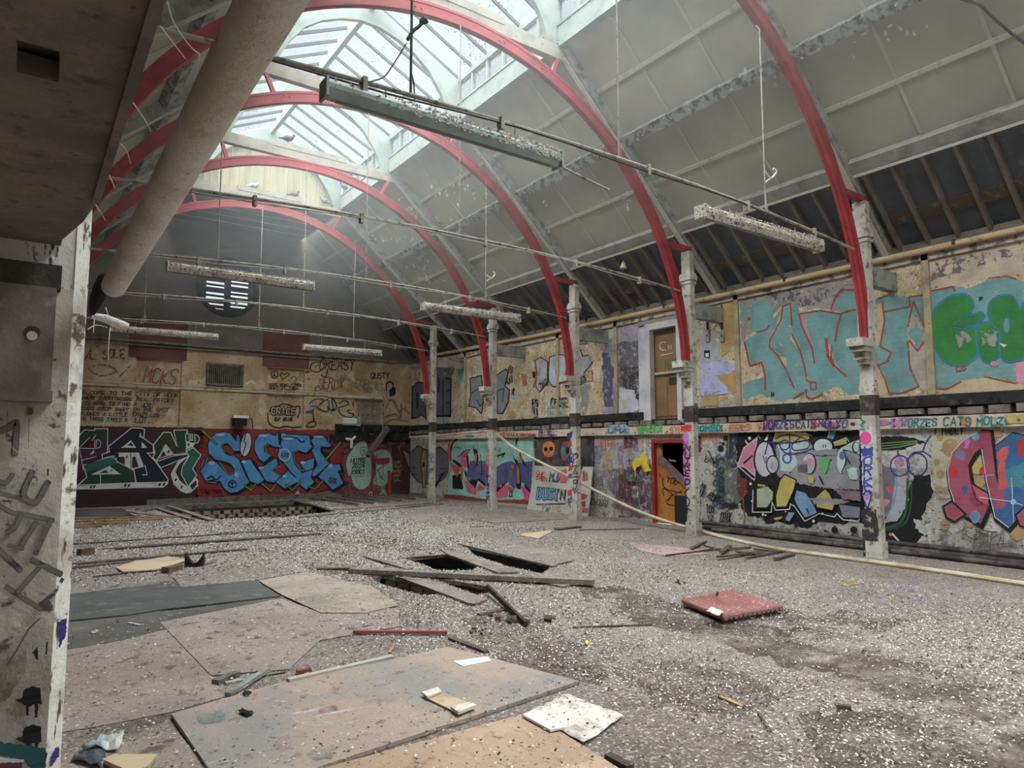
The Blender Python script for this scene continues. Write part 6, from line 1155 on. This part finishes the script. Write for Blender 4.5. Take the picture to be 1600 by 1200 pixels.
for pts in ([(130, 375), (220, 340)], [(180, 460), (350, 425), (345, 360), (460, 345)], [(165, 400), (180, 520), (150, 690), (230, 735)], [(375, 390), (460, 590)], [(335, 560), (370, 400)], [(335, 660), (350, 830), (410, 960), (290, 1005), (210, 1005), (180, 900), (140, 830)], [(490, 880), (520, 970), (590, 980), (690, 930)], [(490, 320), (640, 290), (650, 320)], [(880, 235), (1000, 218), (1060, 240)], [(850, 893), (1060, 940)], [(345, 650), (400, 720), (440, 660)], [(220, 740), (200, 790), (130, 820)]): q.line(pts, 11, RST)
G1 = [(495, 560), (520, 450), (600, 370), (690, 345), (755, 370), (768, 430), (740, 470), (700, 500), (830, 470), (820, 520), (700, 560), (640, 555), (770, 570), (805, 640), (800, 720), (750, 790), (670, 815), (580, 780), (520, 690)]
G2 = [(800, 560), (860, 535), (930, 545), (950, 620), (945, 740), (890, 790), (840, 770), (805, 700)]
G3 = [(880, 480), (890, 400), (960, 355), (1040, 365), (1085, 450), (1114, 430), (1114, 740), (1060, 780), (990, 785), (955, 720), (955, 600), (900, 530)]
for sh in (G1, G2, G3): q.line(sh, 26, CYB, closed=True, sm=3).poly(sh, GRN, smooth=3)
q.poly([(975, 520), (995, 500), (1015, 520), (1015, 590), (995, 605), (978, 585)], TEL, smooth=3).oval((997, 550), 22, 52, 9, CYB).line([(640, 560), (700, 575), (800, 545)], 8, CYB).line([(700, 500), (640, 540)], 8, CYB)
q.poly([(660, 620), (720, 580), (760, 640), (700, 700), (670, 690)], PT('flaked_grey_patch', (150, 146, 138), .47), rag=12).poly([(815, 580), (930, 590), (920, 690), (830, 680)], PT('flaked_grey_patch', (150, 146, 138), .50), rag=10).poly([(950, 670), (1000, 680), (980, 700)], WHT).text('LO', (660, 860), (730, 840), 26, 8, RIN).ell((915, 808), 26, 18, PT('pink_patch', (206, 144, 162), .3)).text('F', (810, 385), (840, 385), 24, 6, INK)
q.done('mural', wall_r, 'bright green bubble letters on peeling teal at the right edge')
# stained lilac wall left of the upper door, tags beyond
q = Paint(0, XR, -1, 900, 480, 6)
q.poly([(255, 215), (385, 195), (640, 160), (640, 1000), (400, 1005), (260, 1000)], PT('stained_lilac', (160, 156, 168), .34), rag=10).poly([(240, 430), (300, 420), (350, 560), (340, 940), (260, 930)], PT('indigo_stain', (92, 88, 112), .40), rag=14).poly([(395, 330), (620, 300), (630, 560), (560, 800), (400, 740)], PT('mauve_grey_stain', (112, 106, 112), .43), rag=18).poly([(420, 560), (630, 560), (640, 1000), (570, 900), (520, 790), (420, 740)], PT('black_brown_rot', (74, 64, 62), .49), rag=16).poly([(400, 760), (540, 780), (600, 960), (400, 1000)], PT('pale_lilac_white', (196, 194, 206), .32), rag=10).poly([(430, 870), (480, 870), (470, 960), (430, 960)], BEI, rag=6).poly([(260, 220), (370, 210), (370, 290), (260, 300)], PT('pale_mint_patch', (176, 194, 186), .4), rag=8)
q.poly([(30, 470), (130, 440), (150, 500), (60, 640), (30, 620)], PT('pale_grey_letter', (160, 162, 172), .34), rag=6).line([(45, 400), (60, 460), (110, 450)], 10, INK).line([(75, 615), (140, 540), (150, 510)], 9, INK).line([(115, 600), (150, 590), (155, 690), (100, 700)], 8, RST).text('BSK', (35, 350), (120, 345), 50, 7, INK, jit=5).text('SIDX', (35, 730), (110, 690), 60, 7, INK, jit=6).poly([(35, 740), (120, 720), (110, 930), (50, 930)], PT('grey_green_patch', (140, 146, 142), .42), rag=12)
q.done('wall_stain', wall_r, 'lilac and black stained plaster left of the upper door')
q = Paint(0, XR + .12, -1, 900, 480, 6)
q.line([(840, 330), (800, 330), (785, 370), (800, 400), (840, 400)], 6, WHT, sm=3).text('N', (860, 395), (900, 390), 40, 5, WHT).line([(795, 450), (905, 430)], 5, WHT).text('MJP', (830, 630), (980, 620), 140, 16, PT('door_green', (84, 118, 74), .25), jit=5)
q.done('door_tag', leaf, 'chalk scrawl and green letters on the upper door')
q = Paint(0, XR, -1, 640, 530, 5.714)
q.shape([(20, 710), (25, 430), (70, 385), (130, 390), (145, 500), (140, 640), (150, 715), (100, 670), (70, 700)], PT('dark_grey_letter', (98, 98, 104), .28), INK, 12).poly([(60, 480), (80, 470), (80, 600), (60, 630)], INK).shape([(230, 350), (370, 350), (365, 690), (230, 690)], PT('dark_grey_letter', (98, 98, 104), .28), INK, 12).line([(298, 360), (298, 680)], 8, INK).line([(262, 360), (258, 470)], 14, INK).line([(330, 460), (365, 455)], 10, INK).line([(325, 570), (365, 565)], 10, INK).poly([(230, 240), (410, 235), (380, 350), (230, 350)], PT('dark_grey_wash', (110, 108, 110), .38), rag=10).poly([(220, 695), (355, 690), (350, 765), (220, 770)], PT('pale_aqua_wash', (150, 168, 168), .38), rag=8).line([(232, 685), (365, 685)], 20, INK)
q.poly([(425, 270), (490, 250), (495, 380), (450, 400)], PT('aqua_scrap', (150, 184, 184), .36), rag=8)
for pts in ([(540, 350), (600, 335), (640, 325), (650, 420), (620, 450), (660, 440), (655, 590), (640, 665), (590, 610), (530, 600), (545, 500)], [(720, 420), (780, 320), (860, 265), (880, 300), (850, 420), (890, 450), (880, 560), (830, 665), (780, 660), (780, 460)]): q.shape(pts, PT('mid_grey_letter', (134, 136, 142), .28), INK, 10)
q.line([(600, 540), (630, 600), (660, 560)], 8, INK).line([(555, 480), (620, 440)], 8, INK).line([(790, 460), (840, 440), (830, 560)], 8, INK).text('KAT', (870, 400), (930, 380), 60, 7, INK, jit=5).text('OSY', (900, 310), (930, 250), 40, 6, INK, jit=4).text('VL', (905, 500), (945, 500), 60, 6, INK, jit=4).text('NOIS', (1010, 420), (1050, 410), 90, 8, PT('orange_tag', (190, 120, 84), .34), jit=8).ell((940, 520), 26, 20, LIL).ell((1005, 480), 20, 16, LIL)
q.shape([(1120, 190), (1170, 160), (1230, 200), (1230, 380), (1160, 470), (1120, 420), (1140, 330)], PT('white_grey_letter', (172, 170, 174), .40), INK, 8).shape([(1250, 160), (1330, 140), (1390, 160), (1390, 330), (1330, 400), (1280, 420), (1240, 350)], PT('white_lilac_letter', (180, 182, 194), .32), INK, 8, 3).line([(1310, 260), (1308, 310)], 12, RST).line([(1105, 420), (1140, 330), (1120, 300)], 14, PT('orange_edge', (178, 98, 74), .34)).line([(1110, 400), (1155, 465)], 14, PT('orange_edge', (178, 98, 74), .34)).poly([(1095, 300), (1120, 280), (1120, 350), (1100, 340)], INK)
q.text('FS', (1100, 600), (1150, 590), 60, 10, INK, jit=5).text('VI', (1100, 680), (1150, 670), 60, 10, INK, jit=5).text('CROSE', (1255, 610), (1410, 600), 80, 9, INK, jit=6).line([(1310, 680), (1360, 650), (1340, 640), (1320, 620)], 9, INK).line([(1110, 700), (1140, 695)], 10, INK).poly([(1180, 560), (1400, 540), (1390, 710), (1180, 715)], PT('pale_green_wash', (172, 184, 170), .48), rag=10).text('MAS', (1170, 430), (1240, 400), 50, 7, INK, jit=6)
q.done('tags', wall_r, 'grey block letters and black tags along the far upper wall')

# ---- back wall upper tags
q = Paint(1, YB, -1, 110, 595, 8)
for k, (t1, x0, x1) in enumerate((('ELCOME TO THE', 140, 775), ('WHERE EVERYTHINGS', 130, 765), ('ITS HARD TO FIND', 138, 745), ('ENDS DROP AWAY', 128, 730), ('RJONES A LITTLE', 130, 715), ('NS TAKES TAKES A', 120, 715))):
    q.text(t1, (x0, 165 + 65 * k), (x1, 180 + 66 * k), 40, 9, INK, jit=3)
for k, (t1, x0, x1, h) in enumerate((('CITY OF NOOK', 810, 1350, 44), ('REAL PRICEY', 820, 1290, 40), ('A JOB.', 790, 1050, 44), ('ON THE SPOT', 785, 1230, 44), ('CRAZY.LOS', 780, 1110, 44), ('LOT..', 800, 1060, 68))):
    q.text(t1, (x0, 190 + 62 * k + (20 if k == 5 else 0)), (x1, 205 + 62 * k + (24 if k == 5 else 0)), h, 10, INK, jit=3)
q.done('wall_writing', wall_b, 'black handwritten lines starting ELCOME TO THE CITY OF NOOK')
q = Paint(1, YB, -1, 100, 400, 4)
q.text('MCKS', (490, 790), (700, 800), 90, 9, PT('rusty_ink', (150, 84, 74), .36), sl=.2, jit=6).line([(130, 650), (170, 580), (160, 640), (200, 650)], 12, PT('faded_maroon', (134, 78, 72), .42)).line([(180, 690), (250, 680), (330, 720), (220, 750), (150, 700)], 10, PT('faded_brown', (150, 108, 88), .44), sm=3).line([(350, 750), (415, 690), (400, 700)], 11, PT('faded_maroon', (134, 78, 72), .42)).text('SOLE', (240, 640), (380, 640), 50, 10, PT('faded_maroon', (134, 78, 72), .42), jit=8)
q.poly([(740, 780), (890, 760), (890, 860), (740, 850)], PT('pale_scuff', (200, 186, 160), .46), rag=10).line([(1140, 800), (1170, 780), (1200, 800)], 8, WHT)
q.done('tags', wall_b, 'faded rusty tags including MCKS left of the grille')
q = Paint(1, YB + .08, -1, 400, 540, 5.714)
q.oval((165, 260), 30, 34, 8, INK).line([(165, 228), (165, 292)], 7, INK).line([(142, 285), (165, 260), (188, 285)], 7, INK).line([(240, 300), (215, 260), (235, 245), (250, 260), (280, 245), (300, 260), (240, 300)], 8, INK, sm=3).line([(310, 300), (330, 275), (360, 290), (355, 315)], 7, INK, sm=3).text('MAKE GOOD TIMES', (115, 360), (405, 365), 22, 6, INK, jit=3).text('DONT IT THEN', (115, 388), (375, 390), 22, 6, INK, jit=3).text('GOOD NEXT', (150, 415), (355, 415), 20, 6, INK, jit=3)
q.line([(105, 600), (110, 680), (150, 720), (210, 735), (260, 720), (330, 730), (400, 725)], 11, INK, sm=3).line([(120, 590), (140, 550), (200, 540), (240, 520), (300, 530), (340, 550), (385, 540), (388, 600), (370, 640)], 10, INK, sm=3).text('GRACE', (135, 610), (355, 610), 52, 10, BEI, sl=.05, jit=2, fat=(26, INK)).text('RAP GRIME', (165, 672), (330, 672), 28, 7, INK, jit=2)
q.done('tags', wall_b, 'doodled peace sign, heart and cloud lettering GRACE in the right hand blocked opening')
q = Paint(1, YB, -1, 400, 540, 5.714)
q.text('GREASY', (560, 210), (880, 215), 90, 9, INK, sl=.12, jit=6).line([(530, 190), (580, 150), (500, 160), (490, 220), (560, 235), (600, 200)], 9, INK, sm=3).line([(580, 260), (620, 280), (640, 210)], 10, INK, sm=3).line([(445, 240), (475, 232)], 12, INK).text('QUSTY', (1025, 295), (1190, 290), 50, 8, INK, jit=4).text('NERDX', (550, 380), (780, 390), 95, 8, BRN, jit=8).text('EXILX', (520, 400), (700, 410), 40, 6, BRN, jit=5).text('SEEK', (870, 380), (1030, 400), 80, 8, GNI, jit=6).text('MAD', (960, 425), (1040, 420), 50, 7, GNI, jit=4).text('TES', (1050, 390), (1130, 400), 60, 7, GNI, jit=5)
q.line([(480, 520), (520, 480), (600, 480), (560, 540), (490, 540)], 12, PT('blue_grey_ink', (92, 104, 124), .36), sm=3).poly([(440, 590), (520, 565), (500, 610)], PT('blue_grey_ink', (92, 104, 124), .36)).line([(510, 580), (510, 620), (520, 660)], 9, PT('navy_ink', (52, 58, 82), .34)).line([(570, 520), (640, 480), (650, 560), (620, 590), (540, 550)], 9, PT('navy_ink', (52, 58, 82), .34), sm=3).line([(640, 545), (680, 580), (720, 540), (680, 470), (690, 580)], 12, PT('navy_ink', (52, 58, 82), .34), sm=3).line([(740, 520), (790, 490), (830, 520), (770, 545), (735, 560), (770, 620), (850, 640), (870, 610), (830, 600), (820, 575), (850, 580)], 8, INK, sm=3).line([(865, 505), (868, 545)], 9, INK).line([(450, 720), (470, 690), (520, 675), (535, 700), (510, 725), (450, 725)], 9, INK, sm=3).line([(510, 620), (515, 680)], 8, INK)
q.line([(1165, 400), (1165, 340), (1200, 325), (1225, 350), (1215, 390)], 12, INK, sm=3).poly([(1190, 390), (1240, 370), (1245, 430), (1195, 460)], INK, rag=5)
for pts in ([(1180, 480), (1240, 500), (1280, 600), (1300, 520)], [(1150, 640), (1240, 610), (1280, 650)], [(1160, 560), (1210, 480), (1250, 560)], [(1290, 640), (1310, 560), (1360, 600)], [(1150, 700), (1220, 660), (1360, 680)]): q.line(pts, 9, PT('brown_tag', (120, 98, 74), .38), sm=3)
q.done('tags', wall_b, 'overlapping black, brown and green tags reading GREASY and QUSTY')
q = Paint(1, YB + .08, -1, 400, 540, 5.714)
q.text('TAX', (1010, 600), (1080, 560), 70, 8, PT('pinkish_red', (170, 92, 92), .36), jit=6).line([(985, 660), (1090, 700)], 9, PT('pinkish_red', (170, 92, 92), .36)).line([(1020, 700), (1070, 620)], 8, PT('pinkish_red', (170, 92, 92), .36)).line([(1000, 620), (1060, 640), (1010, 680)], 8, PT('pinkish_red', (170, 92, 92), .36))
q.poly([(900, 500), (1110, 490), (1110, 720), (910, 715)], PT('grey_recess_wash', (146, 134, 120), .40), rag=6)
q.done('tags', wall_b, 'pinkish red tag in the small blocked opening by the corner')

# ---- writing on the ledger beam
q = Paint(0, XR - .092, -1, 900, 600, 4)
for (x0, x1, m) in ((380, 540, PT('green_smudge', (110, 184, 112), .42)), (190, 330, PT('aqua_smudge', (140, 190, 196), .42))): q.poly([(x0, 268 - x0 * .02), (x1, 262 - x1 * .02), (x1, 312 - x1 * .02), (x0, 316 - x0 * .02)], m, rag=12)
q.poly([(1160, 240), (1240, 236), (1240, 290), (1160, 292)], MAG, rag=10).ell((1590, 258), 60, 22, MAG).ell((1490, 255), 22, 20, ORG).ell((1730, 250), 16, 12, INB)
q.text('UMA', (195, 310), (325, 306), 26, 7, BIN, jit=3).text('EWIA', (390, 306), (545, 302), 34, 8, GIN, jit=3).text('SYM', (580, 304), (665, 302), 32, 6, ORG, jit=2).text('NOMSD', (735, 300), (910, 292), 34, 10, TQ, jit=3, fat=(16, PT('mint_halo', (120, 186, 170), .3))).text('.GERS', (915, 290), (1090, 284), 38, 8, PT('pale_orange_ink', (214, 150, 112), .34), jit=3).text('H', (1135, 284), (1170, 283), 40, 8, PT('pale_orange_ink', (214, 150, 112), .34))
q.text('WORZES', (1165, 282), (1365, 276), 48, 8, INB, jit=4).text('CATS', (1370, 277), (1500, 273), 46, 8, INB, jit=3).text('MOLZO', (1510, 272), (1698, 268), 44, 8, INB, jit=4)
q.done('beam_writing', wall_r, 'orange SYM, teal NOMSD and purple WORZES CATS MOLZO on the ledger beam')
q = Paint(0, XR - .092, -1, 1200, 550, 4)
q.line([(590, 425), (610, 440), (590, 460), (615, 480), (640, 440), (740, 430), (765, 445), (740, 455), (640, 460)], 11, TQ).ell((700, 440), 60, 18, MAG).ell((1240, 435), 34, 26, ORG).poly([(780, 420), (900, 412), (900, 470), (780, 472)], MAG, rag=12).text('WORZES', (830, 470), (1060, 462), 50, 9, TQ, jit=4).text('CATS', (1090, 462), (1270, 456), 52, 10, TQ, jit=3).text('MOLZO', (1300, 458), (1520, 450), 48, 10, TQ, jit=4).poly([(1480, 395), (1600, 385), (1600, 445), (1500, 450)], YEL, rag=8).ell((1568, 426), 12, 10, DEE)
q.done('beam_writing', wall_r, 'teal WORZES CATS MOLZO on the ledger beam at the right')
q = Paint(0, XR - .092, -1, 690, 660, 10)
q.text('INVALU', (865, 215), (1130, 210), 46, 12, RIN, jit=5).text('/LOMTNERS', (1140, 215), (1470, 225), 40, 12, RIN, jit=5).ell((430, 215), 80, 24, PT('blue_smudge', (98, 134, 184), .36)).poly([(1510, 130), (1800, 120), (1800, 220), (1510, 225)], PT('purple_smudge', (110, 80, 120), .46), rag=20)
q.done('beam_writing', wall_r, 'red scrawled words on the ledger beam near the pole bend')
# ---- tags on the posts (faces toward the hall)
q = Paint(0, 10.22 + DX[8.75], -1, 1000, 660, 6)
q.poly([(402, 120), (452, 110), (455, 230), (470, 420), (480, 560), (412, 590), (402, 300)], MAG, rag=6).ell((428, 140), 24, 40, PT('strong_pink', (206, 120, 200), .3))
for t1, y in (('N', 268), ('U', 330), ('T', 385), ('R', 440), ('E', 500), ('D', 580)): q.text(t1, (412, y), (470, y + 5), 52, 11, INK, jit=3)
q.line([(455, 620), (420, 660), (440, 700), (465, 740), (440, 790), (415, 770)], 10, INK, sm=3).line([(415, 790), (480, 825)], 8, INK).line([(445, 800), (435, 885)], 8, INK).poly([(385, 30), (480, 25), (480, 80), (385, 85)], RIN, rag=8)
q.done('post_tags', POSTS[8.75], 'pink patch with black letters NUTRED down the post')
q = Paint(0, 10.22 + DX[5.4], -1, 1340, 640, 4.615)
q.poly([(15, 130), (105, 125), (110, 560), (95, 640), (70, 715), (40, 640), (25, 300)], PT('pale_post_wash', (206, 200, 214), .34), rag=5).ell((58, 205), 42, 48, HOT).poly([(25, 280), (110, 270), (115, 330), (30, 335)], PT('post_blue', (62, 84, 160), .28), rag=6)
for t1, y in (('N', 335), ('O', 400), ('R', 470), ('K', 550), ('S', 620)): q.text(t1, (35, y), (108, y), 62, 13, PT('post_blue', (62, 84, 160), .28), jit=4)
q.line([(35, 620), (60, 590), (100, 610), (85, 670), (68, 710), (50, 660)], 11, INB, sm=3).ell((70, 630), 22, 24, MAG).line([(20, 70), (50, 85), (20, 110), (50, 150), (20, 140)], 9, TQ)
q.poly([(25, 720), (110, 700), (150, 800), (150, 1060), (40, 1060)], PT('post_black_scorch', (58, 54, 54), .44), rag=14)
q.done('post_tags', POSTS[5.4], 'pink, blue and purple vertical letters down the nearest post')
q = Paint(0, 10.22 + DX[12.08], -1, 820, 660, 7.5)
for k in range(9): q.poly([(500 + 6 * (k % 3), 120 + 95 * k), (555, 110 + 95 * k), (550, 180 + 95 * k), (510, 190 + 95 * k)], (INB, RIN, PT('post_violet', (112, 84, 150), .4))[k % 3], rag=14) if k not in (6,) else None
q.line([(575, 440), (565, 380), (610, 365), (620, 410), (575, 440), (560, 520), (610, 500), (570, 590), (620, 600), (580, 560)], 9, BLK, sm=3).line([(560, 640), (640, 640), (590, 720), (570, 680), (620, 690), (580, 830), (625, 780)], 9, BLK, sm=3).line([(510, 900), (540, 1000), (500, 940), (550, 930)], 9, INB)
q.done('post_tags', POSTS[12.08], 'violet dabs and a looping black tag on the post')
q = Paint(0, 10.22 + DX[15.4], -1, 690, 660, 10)
for k, t1 in enumerate('RBOSSLY'): q.text(t1, (690, 560 + 55 * k), (745, 560 + 55 * k), 44, 10, RIN if k < 5 else INK, jit=4)
for k in range(5): q.poly([(700, 960 + 60 * k), (750, 950 + 60 * k), (745, 1000 + 60 * k), (705, 1010 + 60 * k)], (INB, PT('post_violet', (112, 84, 150), .4))[k % 2], rag=10)
q.done('post_tags', POSTS[15.4], 'red letters over violet dabs on the post')
q = Paint(0, 10.22 + DX[18.65], -1, 520, 660, 8)
for k, t1 in enumerate('SALF'): q.text(t1, (1195, 440 + 70 * k), (1255, 440 + 70 * k), 56, 9, BIN, jit=4)
q.line([(1180, 470), (1165, 560), (1190, 600)], 9, BIN)
q.done('post_tags', POSTS[18.65], 'blue letters on the farthest post')
# ---- charcoal scrawl and stencils on the near left post
q = Paint(1, 2.05, -1, 0, 640, 4.286); q.n = 1
CH = PT('charcoal', (128, 122, 116), .40); CHO = PT('charcoal_edge', (84, 80, 80), .42)
for pts, w in (([(10, 140), (60, 120), (100, 90), (112, 110), (100, 290)], 44), ([(215, 420), (160, 570), (240, 620), (320, 490)], 40), ([(-10, 480), (40, 490), (80, 440)], 34), ([(-10, 640), (80, 690), (140, 700), (350, 740)], 34), ([(140, 710), (100, 790), (50, 820)], 34), ([(240, 760), (150, 900)], 36), ([(340, 740), (240, 960)], 36), ([(60, 910), (150, 930)], 26), ([(-10, 940), (130, 1070)], 46), ([(220, 1010), (400, 1100)], 44), ([(260, 1060), (120, 1220)], 34), ([(-10, 560), (120, 590)], 30)):
    ps = [(p.x, p.y) for p in smooth_line([(a, b, 0) for a, b in pts], 5)]
    for m_, ww in ((CHO, w), (CH, w - 7)):
        q.line(ps, ww, m_); q.ell(ps[0], ww / 2, ww / 2, m_, 12); q.ell(ps[-1], ww / 2, ww / 2, m_, 12)
q.line([(-20, 150), (120, 290), (300, 350)], 6, PT('pale_scratch', (196, 192, 184), .4)).line([(50, 10), (45, 200)], 4, CHO).line([(195, 60), (190, 260)], 4, CHO).line([(320, 400), (320, 440)], 10, INK)
q.done('charcoal_scrawl', lp, 'thick charcoal strokes scrawled on the near post')
q = Paint(1, 2.05, -1, 0, 900, 4); q.n = 40
q.line([(40, 70), (250, 205), (275, 190)], 34, CHO).line([(40, 70), (250, 205)], 26, CH).line([(250, 175), (340, 110), (390, 20)], 22, CHO).line([(250, 265), (180, 330), (100, 470), (40, 560)], 9, CHO)
q.poly([(-10, 560), (60, 480), (170, 440), (160, 600), (60, 760), (-10, 790)], PT('olive_stain', (112, 98, 72), .42), rag=14)
for dy, sc in ((0, 1), (240, .92)):
    q.poly([(90, 775 + dy), (135, 765 + dy), (150, 710 + dy), (200, 688 + dy), (255, 700 + dy), (260, 800 + dy), (240, 800 + dy), (235, 880 - dy * .2 + dy), (218, 885 - dy * .2 + dy), (215, 800 + dy), (180, 820 + dy), (178, 875 - dy * .2 + dy), (162, 870 - dy * .2 + dy), (160, 810 + dy)], BLK, rag=3)
q.poly([(200, 480), (235, 440), (240, 525), (225, 520), (215, 490)], INK, rag=3).line([(295, 415), (288, 490)], 10, INK)
q.poly([(-10, 1040), (120, 1050), (280, 1080), (300, 1110), (280, 1200), (200, 1215), (150, 1150), (-10, 1120)], PT('dark_teal', (44, 84, 88), .28), rag=6).poly([(-10, 1170), (140, 1165), (130, 1230), (-10, 1230)], PT('wine', (110, 48, 70), .3), rag=4).poly([(-10, 1130), (150, 1150), (140, 1165), (-10, 1168)], WHT, rag=4)
q.done('stencil_blots', lp, 'two black dripping blots and a teal patch low on the near post')
# purple dashes on the chamfer
q = Paint(1, 2.058, -1, 0, 900, 4)
for pts in ([(358, 290), (418, 258), (412, 370), (370, 450)], [(345, 1080), (372, 1050), (365, 1130), (312, 1200), (320, 1130)]): q.poly([(x, y) for x, y in pts], PT('violet_dash', (84, 76, 150), .36), rag=5)
q.done('violet_dashes', lp, 'violet dashes on the white edge of the near post')

# ---- stains, trails and chalk on the floor
DST = M('damp_soil_stain', (92, 80, 71), [((118, 106, 96), 6.0, .55, .1), ((58, 49, 42), 14.0, .6, .05), ((190, 184, 176), 50.0, .66, .02)], rough=.95, bump=(50, .8), alpha=(2.6, .52, .11, .85))
DS2 = M('brown_dirt_stain', (106, 90, 79), [((130, 114, 102), 6.0, .55, .1), ((72, 60, 52), 16.0, .6, .05), ((198, 192, 184), 46.0, .64, .02)], rough=.95, bump=(50, .8), alpha=(2.6, .53, .11, .8))
q = Paint(2, 0.0, 1, 0, 0, 1)
fl_par = bpy.data.objects['floor']
q.poly([(480, 836), (560, 830), (690, 850), (720, 862), (640, 862), (540, 852)], DS2, rag=5).poly([(900, 912), (980, 915), (1060, 942), (1130, 968), (1260, 985), (1420, 1030), (1620, 1090), (1620, 1180), (1450, 1110), (1280, 1050), (1130, 1010), (1010, 975), (930, 950)], DST, rag=7)
q.poly([(1180, 960), (1330, 952), (1420, 975), (1340, 1000), (1230, 1010)], DST, rag=7).poly([(960, 1040), (1100, 1030), (1250, 1080), (1180, 1120), (1020, 1100)], DS2, rag=9).poly([(1240, 1120), (1400, 1100), (1620, 1130), (1620, 1220), (1300, 1220)], DST, rag=9)
q.poly([(700, 960), (800, 950), (900, 1000), (950, 1060), (860, 1080), (780, 1030)], DS2, rag=7).poly([(470, 880), (560, 880), (600, 905), (560, 930), (490, 900)], DS2, rag=5).poly([(120, 1090), (260, 1060), (350, 1095), (300, 1110), (150, 1170)], DS2, rag=6)
q.poly([(100, 935), (250, 905), (450, 915), (430, 960), (250, 990), (100, 1020)], DS2, rag=5).poly([(380, 818), (470, 812), (520, 822), (460, 845), (380, 840)], DST, rag=3)
q.poly([(1250, 920), (1480, 905), (1560, 935), (1380, 945)], M('faint_lilac_dust', (152, 142, 158), alpha=(3.0, .56, .1, .6)), rag=6).poly([(1300, 905), (1340, 903), (1345, 912), (1310, 913)], M('faint_yellow_dust', (184, 168, 118), alpha=(4.0, .5, .1, .7)), rag=3)
q.done('floor_stain', fl_par, 'dark damp trails and stains across the littered floor')
q = Paint(2, 0.026, 1, 240, 980, 4); CK = M('chalk', (200, 202, 200), alpha=(30.0, .5, .06, .55))
q.line([(820, 515), (900, 590), (1000, 615), (1110, 610), (1090, 590)], 14, CK, sm=3).line([(930, 530), (960, 510), (900, 440)], 8, CK).line([(960, 540), (1100, 610)], 7, CK).line([(680, 440), (760, 460), (840, 465)], 10, CK, sm=2).line([(900, 400), (1000, 420), (1080, 470)], 8, CK).line([(1200, 610), (1330, 560)], 8, CK).line([(1250, 640), (1400, 660)], 8, CK)
for a, b, c in ((830, 690, 80), (1150, 390, 90), (1400, 460, 120), (800, 740, 70)): q.poly([(a - c, b), (a, b - 22), (a + c, b - 10), (a + c * .6, b + 24), (a - c * .5, b + 20)], M('pink_scuff', (164, 128, 128), alpha=(7.0, .55, .1, .6)), rag=8)
q.poly([(1030, 520), (1140, 485), (1150, 520), (1060, 540)], M('rust_scuff', (142, 96, 72), alpha=(9.0, .5, .1, .8)), rag=8).poly([(960, 780), (1150, 720), (1330, 720), (1200, 790), (1000, 830)], M('teal_scuff', (122, 134, 132), alpha=(7.0, .53, .1, .6)), rag=10).poly([(250, 520), (450, 520), (420, 600), (300, 600)], M('teal_scuff', (122, 134, 132)), rag=10)
q.done('chalk_marks', bpy.data.objects['painted_board'], 'chalk lines and paint scuffs', kind='stuff')

q = Paint(0, XR + .06, -1, 1000, 660, 6)
q.text('YOU', (245, 545), (345, 590), 50, 9, INK, jit=5).line([(255, 490), (270, 530), (245, 510)], 8, INK).line([(215, 520), (220, 600), (290, 640), (390, 660)], 10, INK, sm=3).line([(225, 690), (215, 620), (300, 670), (290, 690), (390, 640)], 9, INK, sm=3).line([(240, 740), (290, 700), (250, 760), (320, 780)], 8, INK, sm=3).line([(270, 350), (330, 365)], 16, GNI)
q.done('door_tag', lf, 'black scribbled tag on the orange door leaf', kind='stuff')
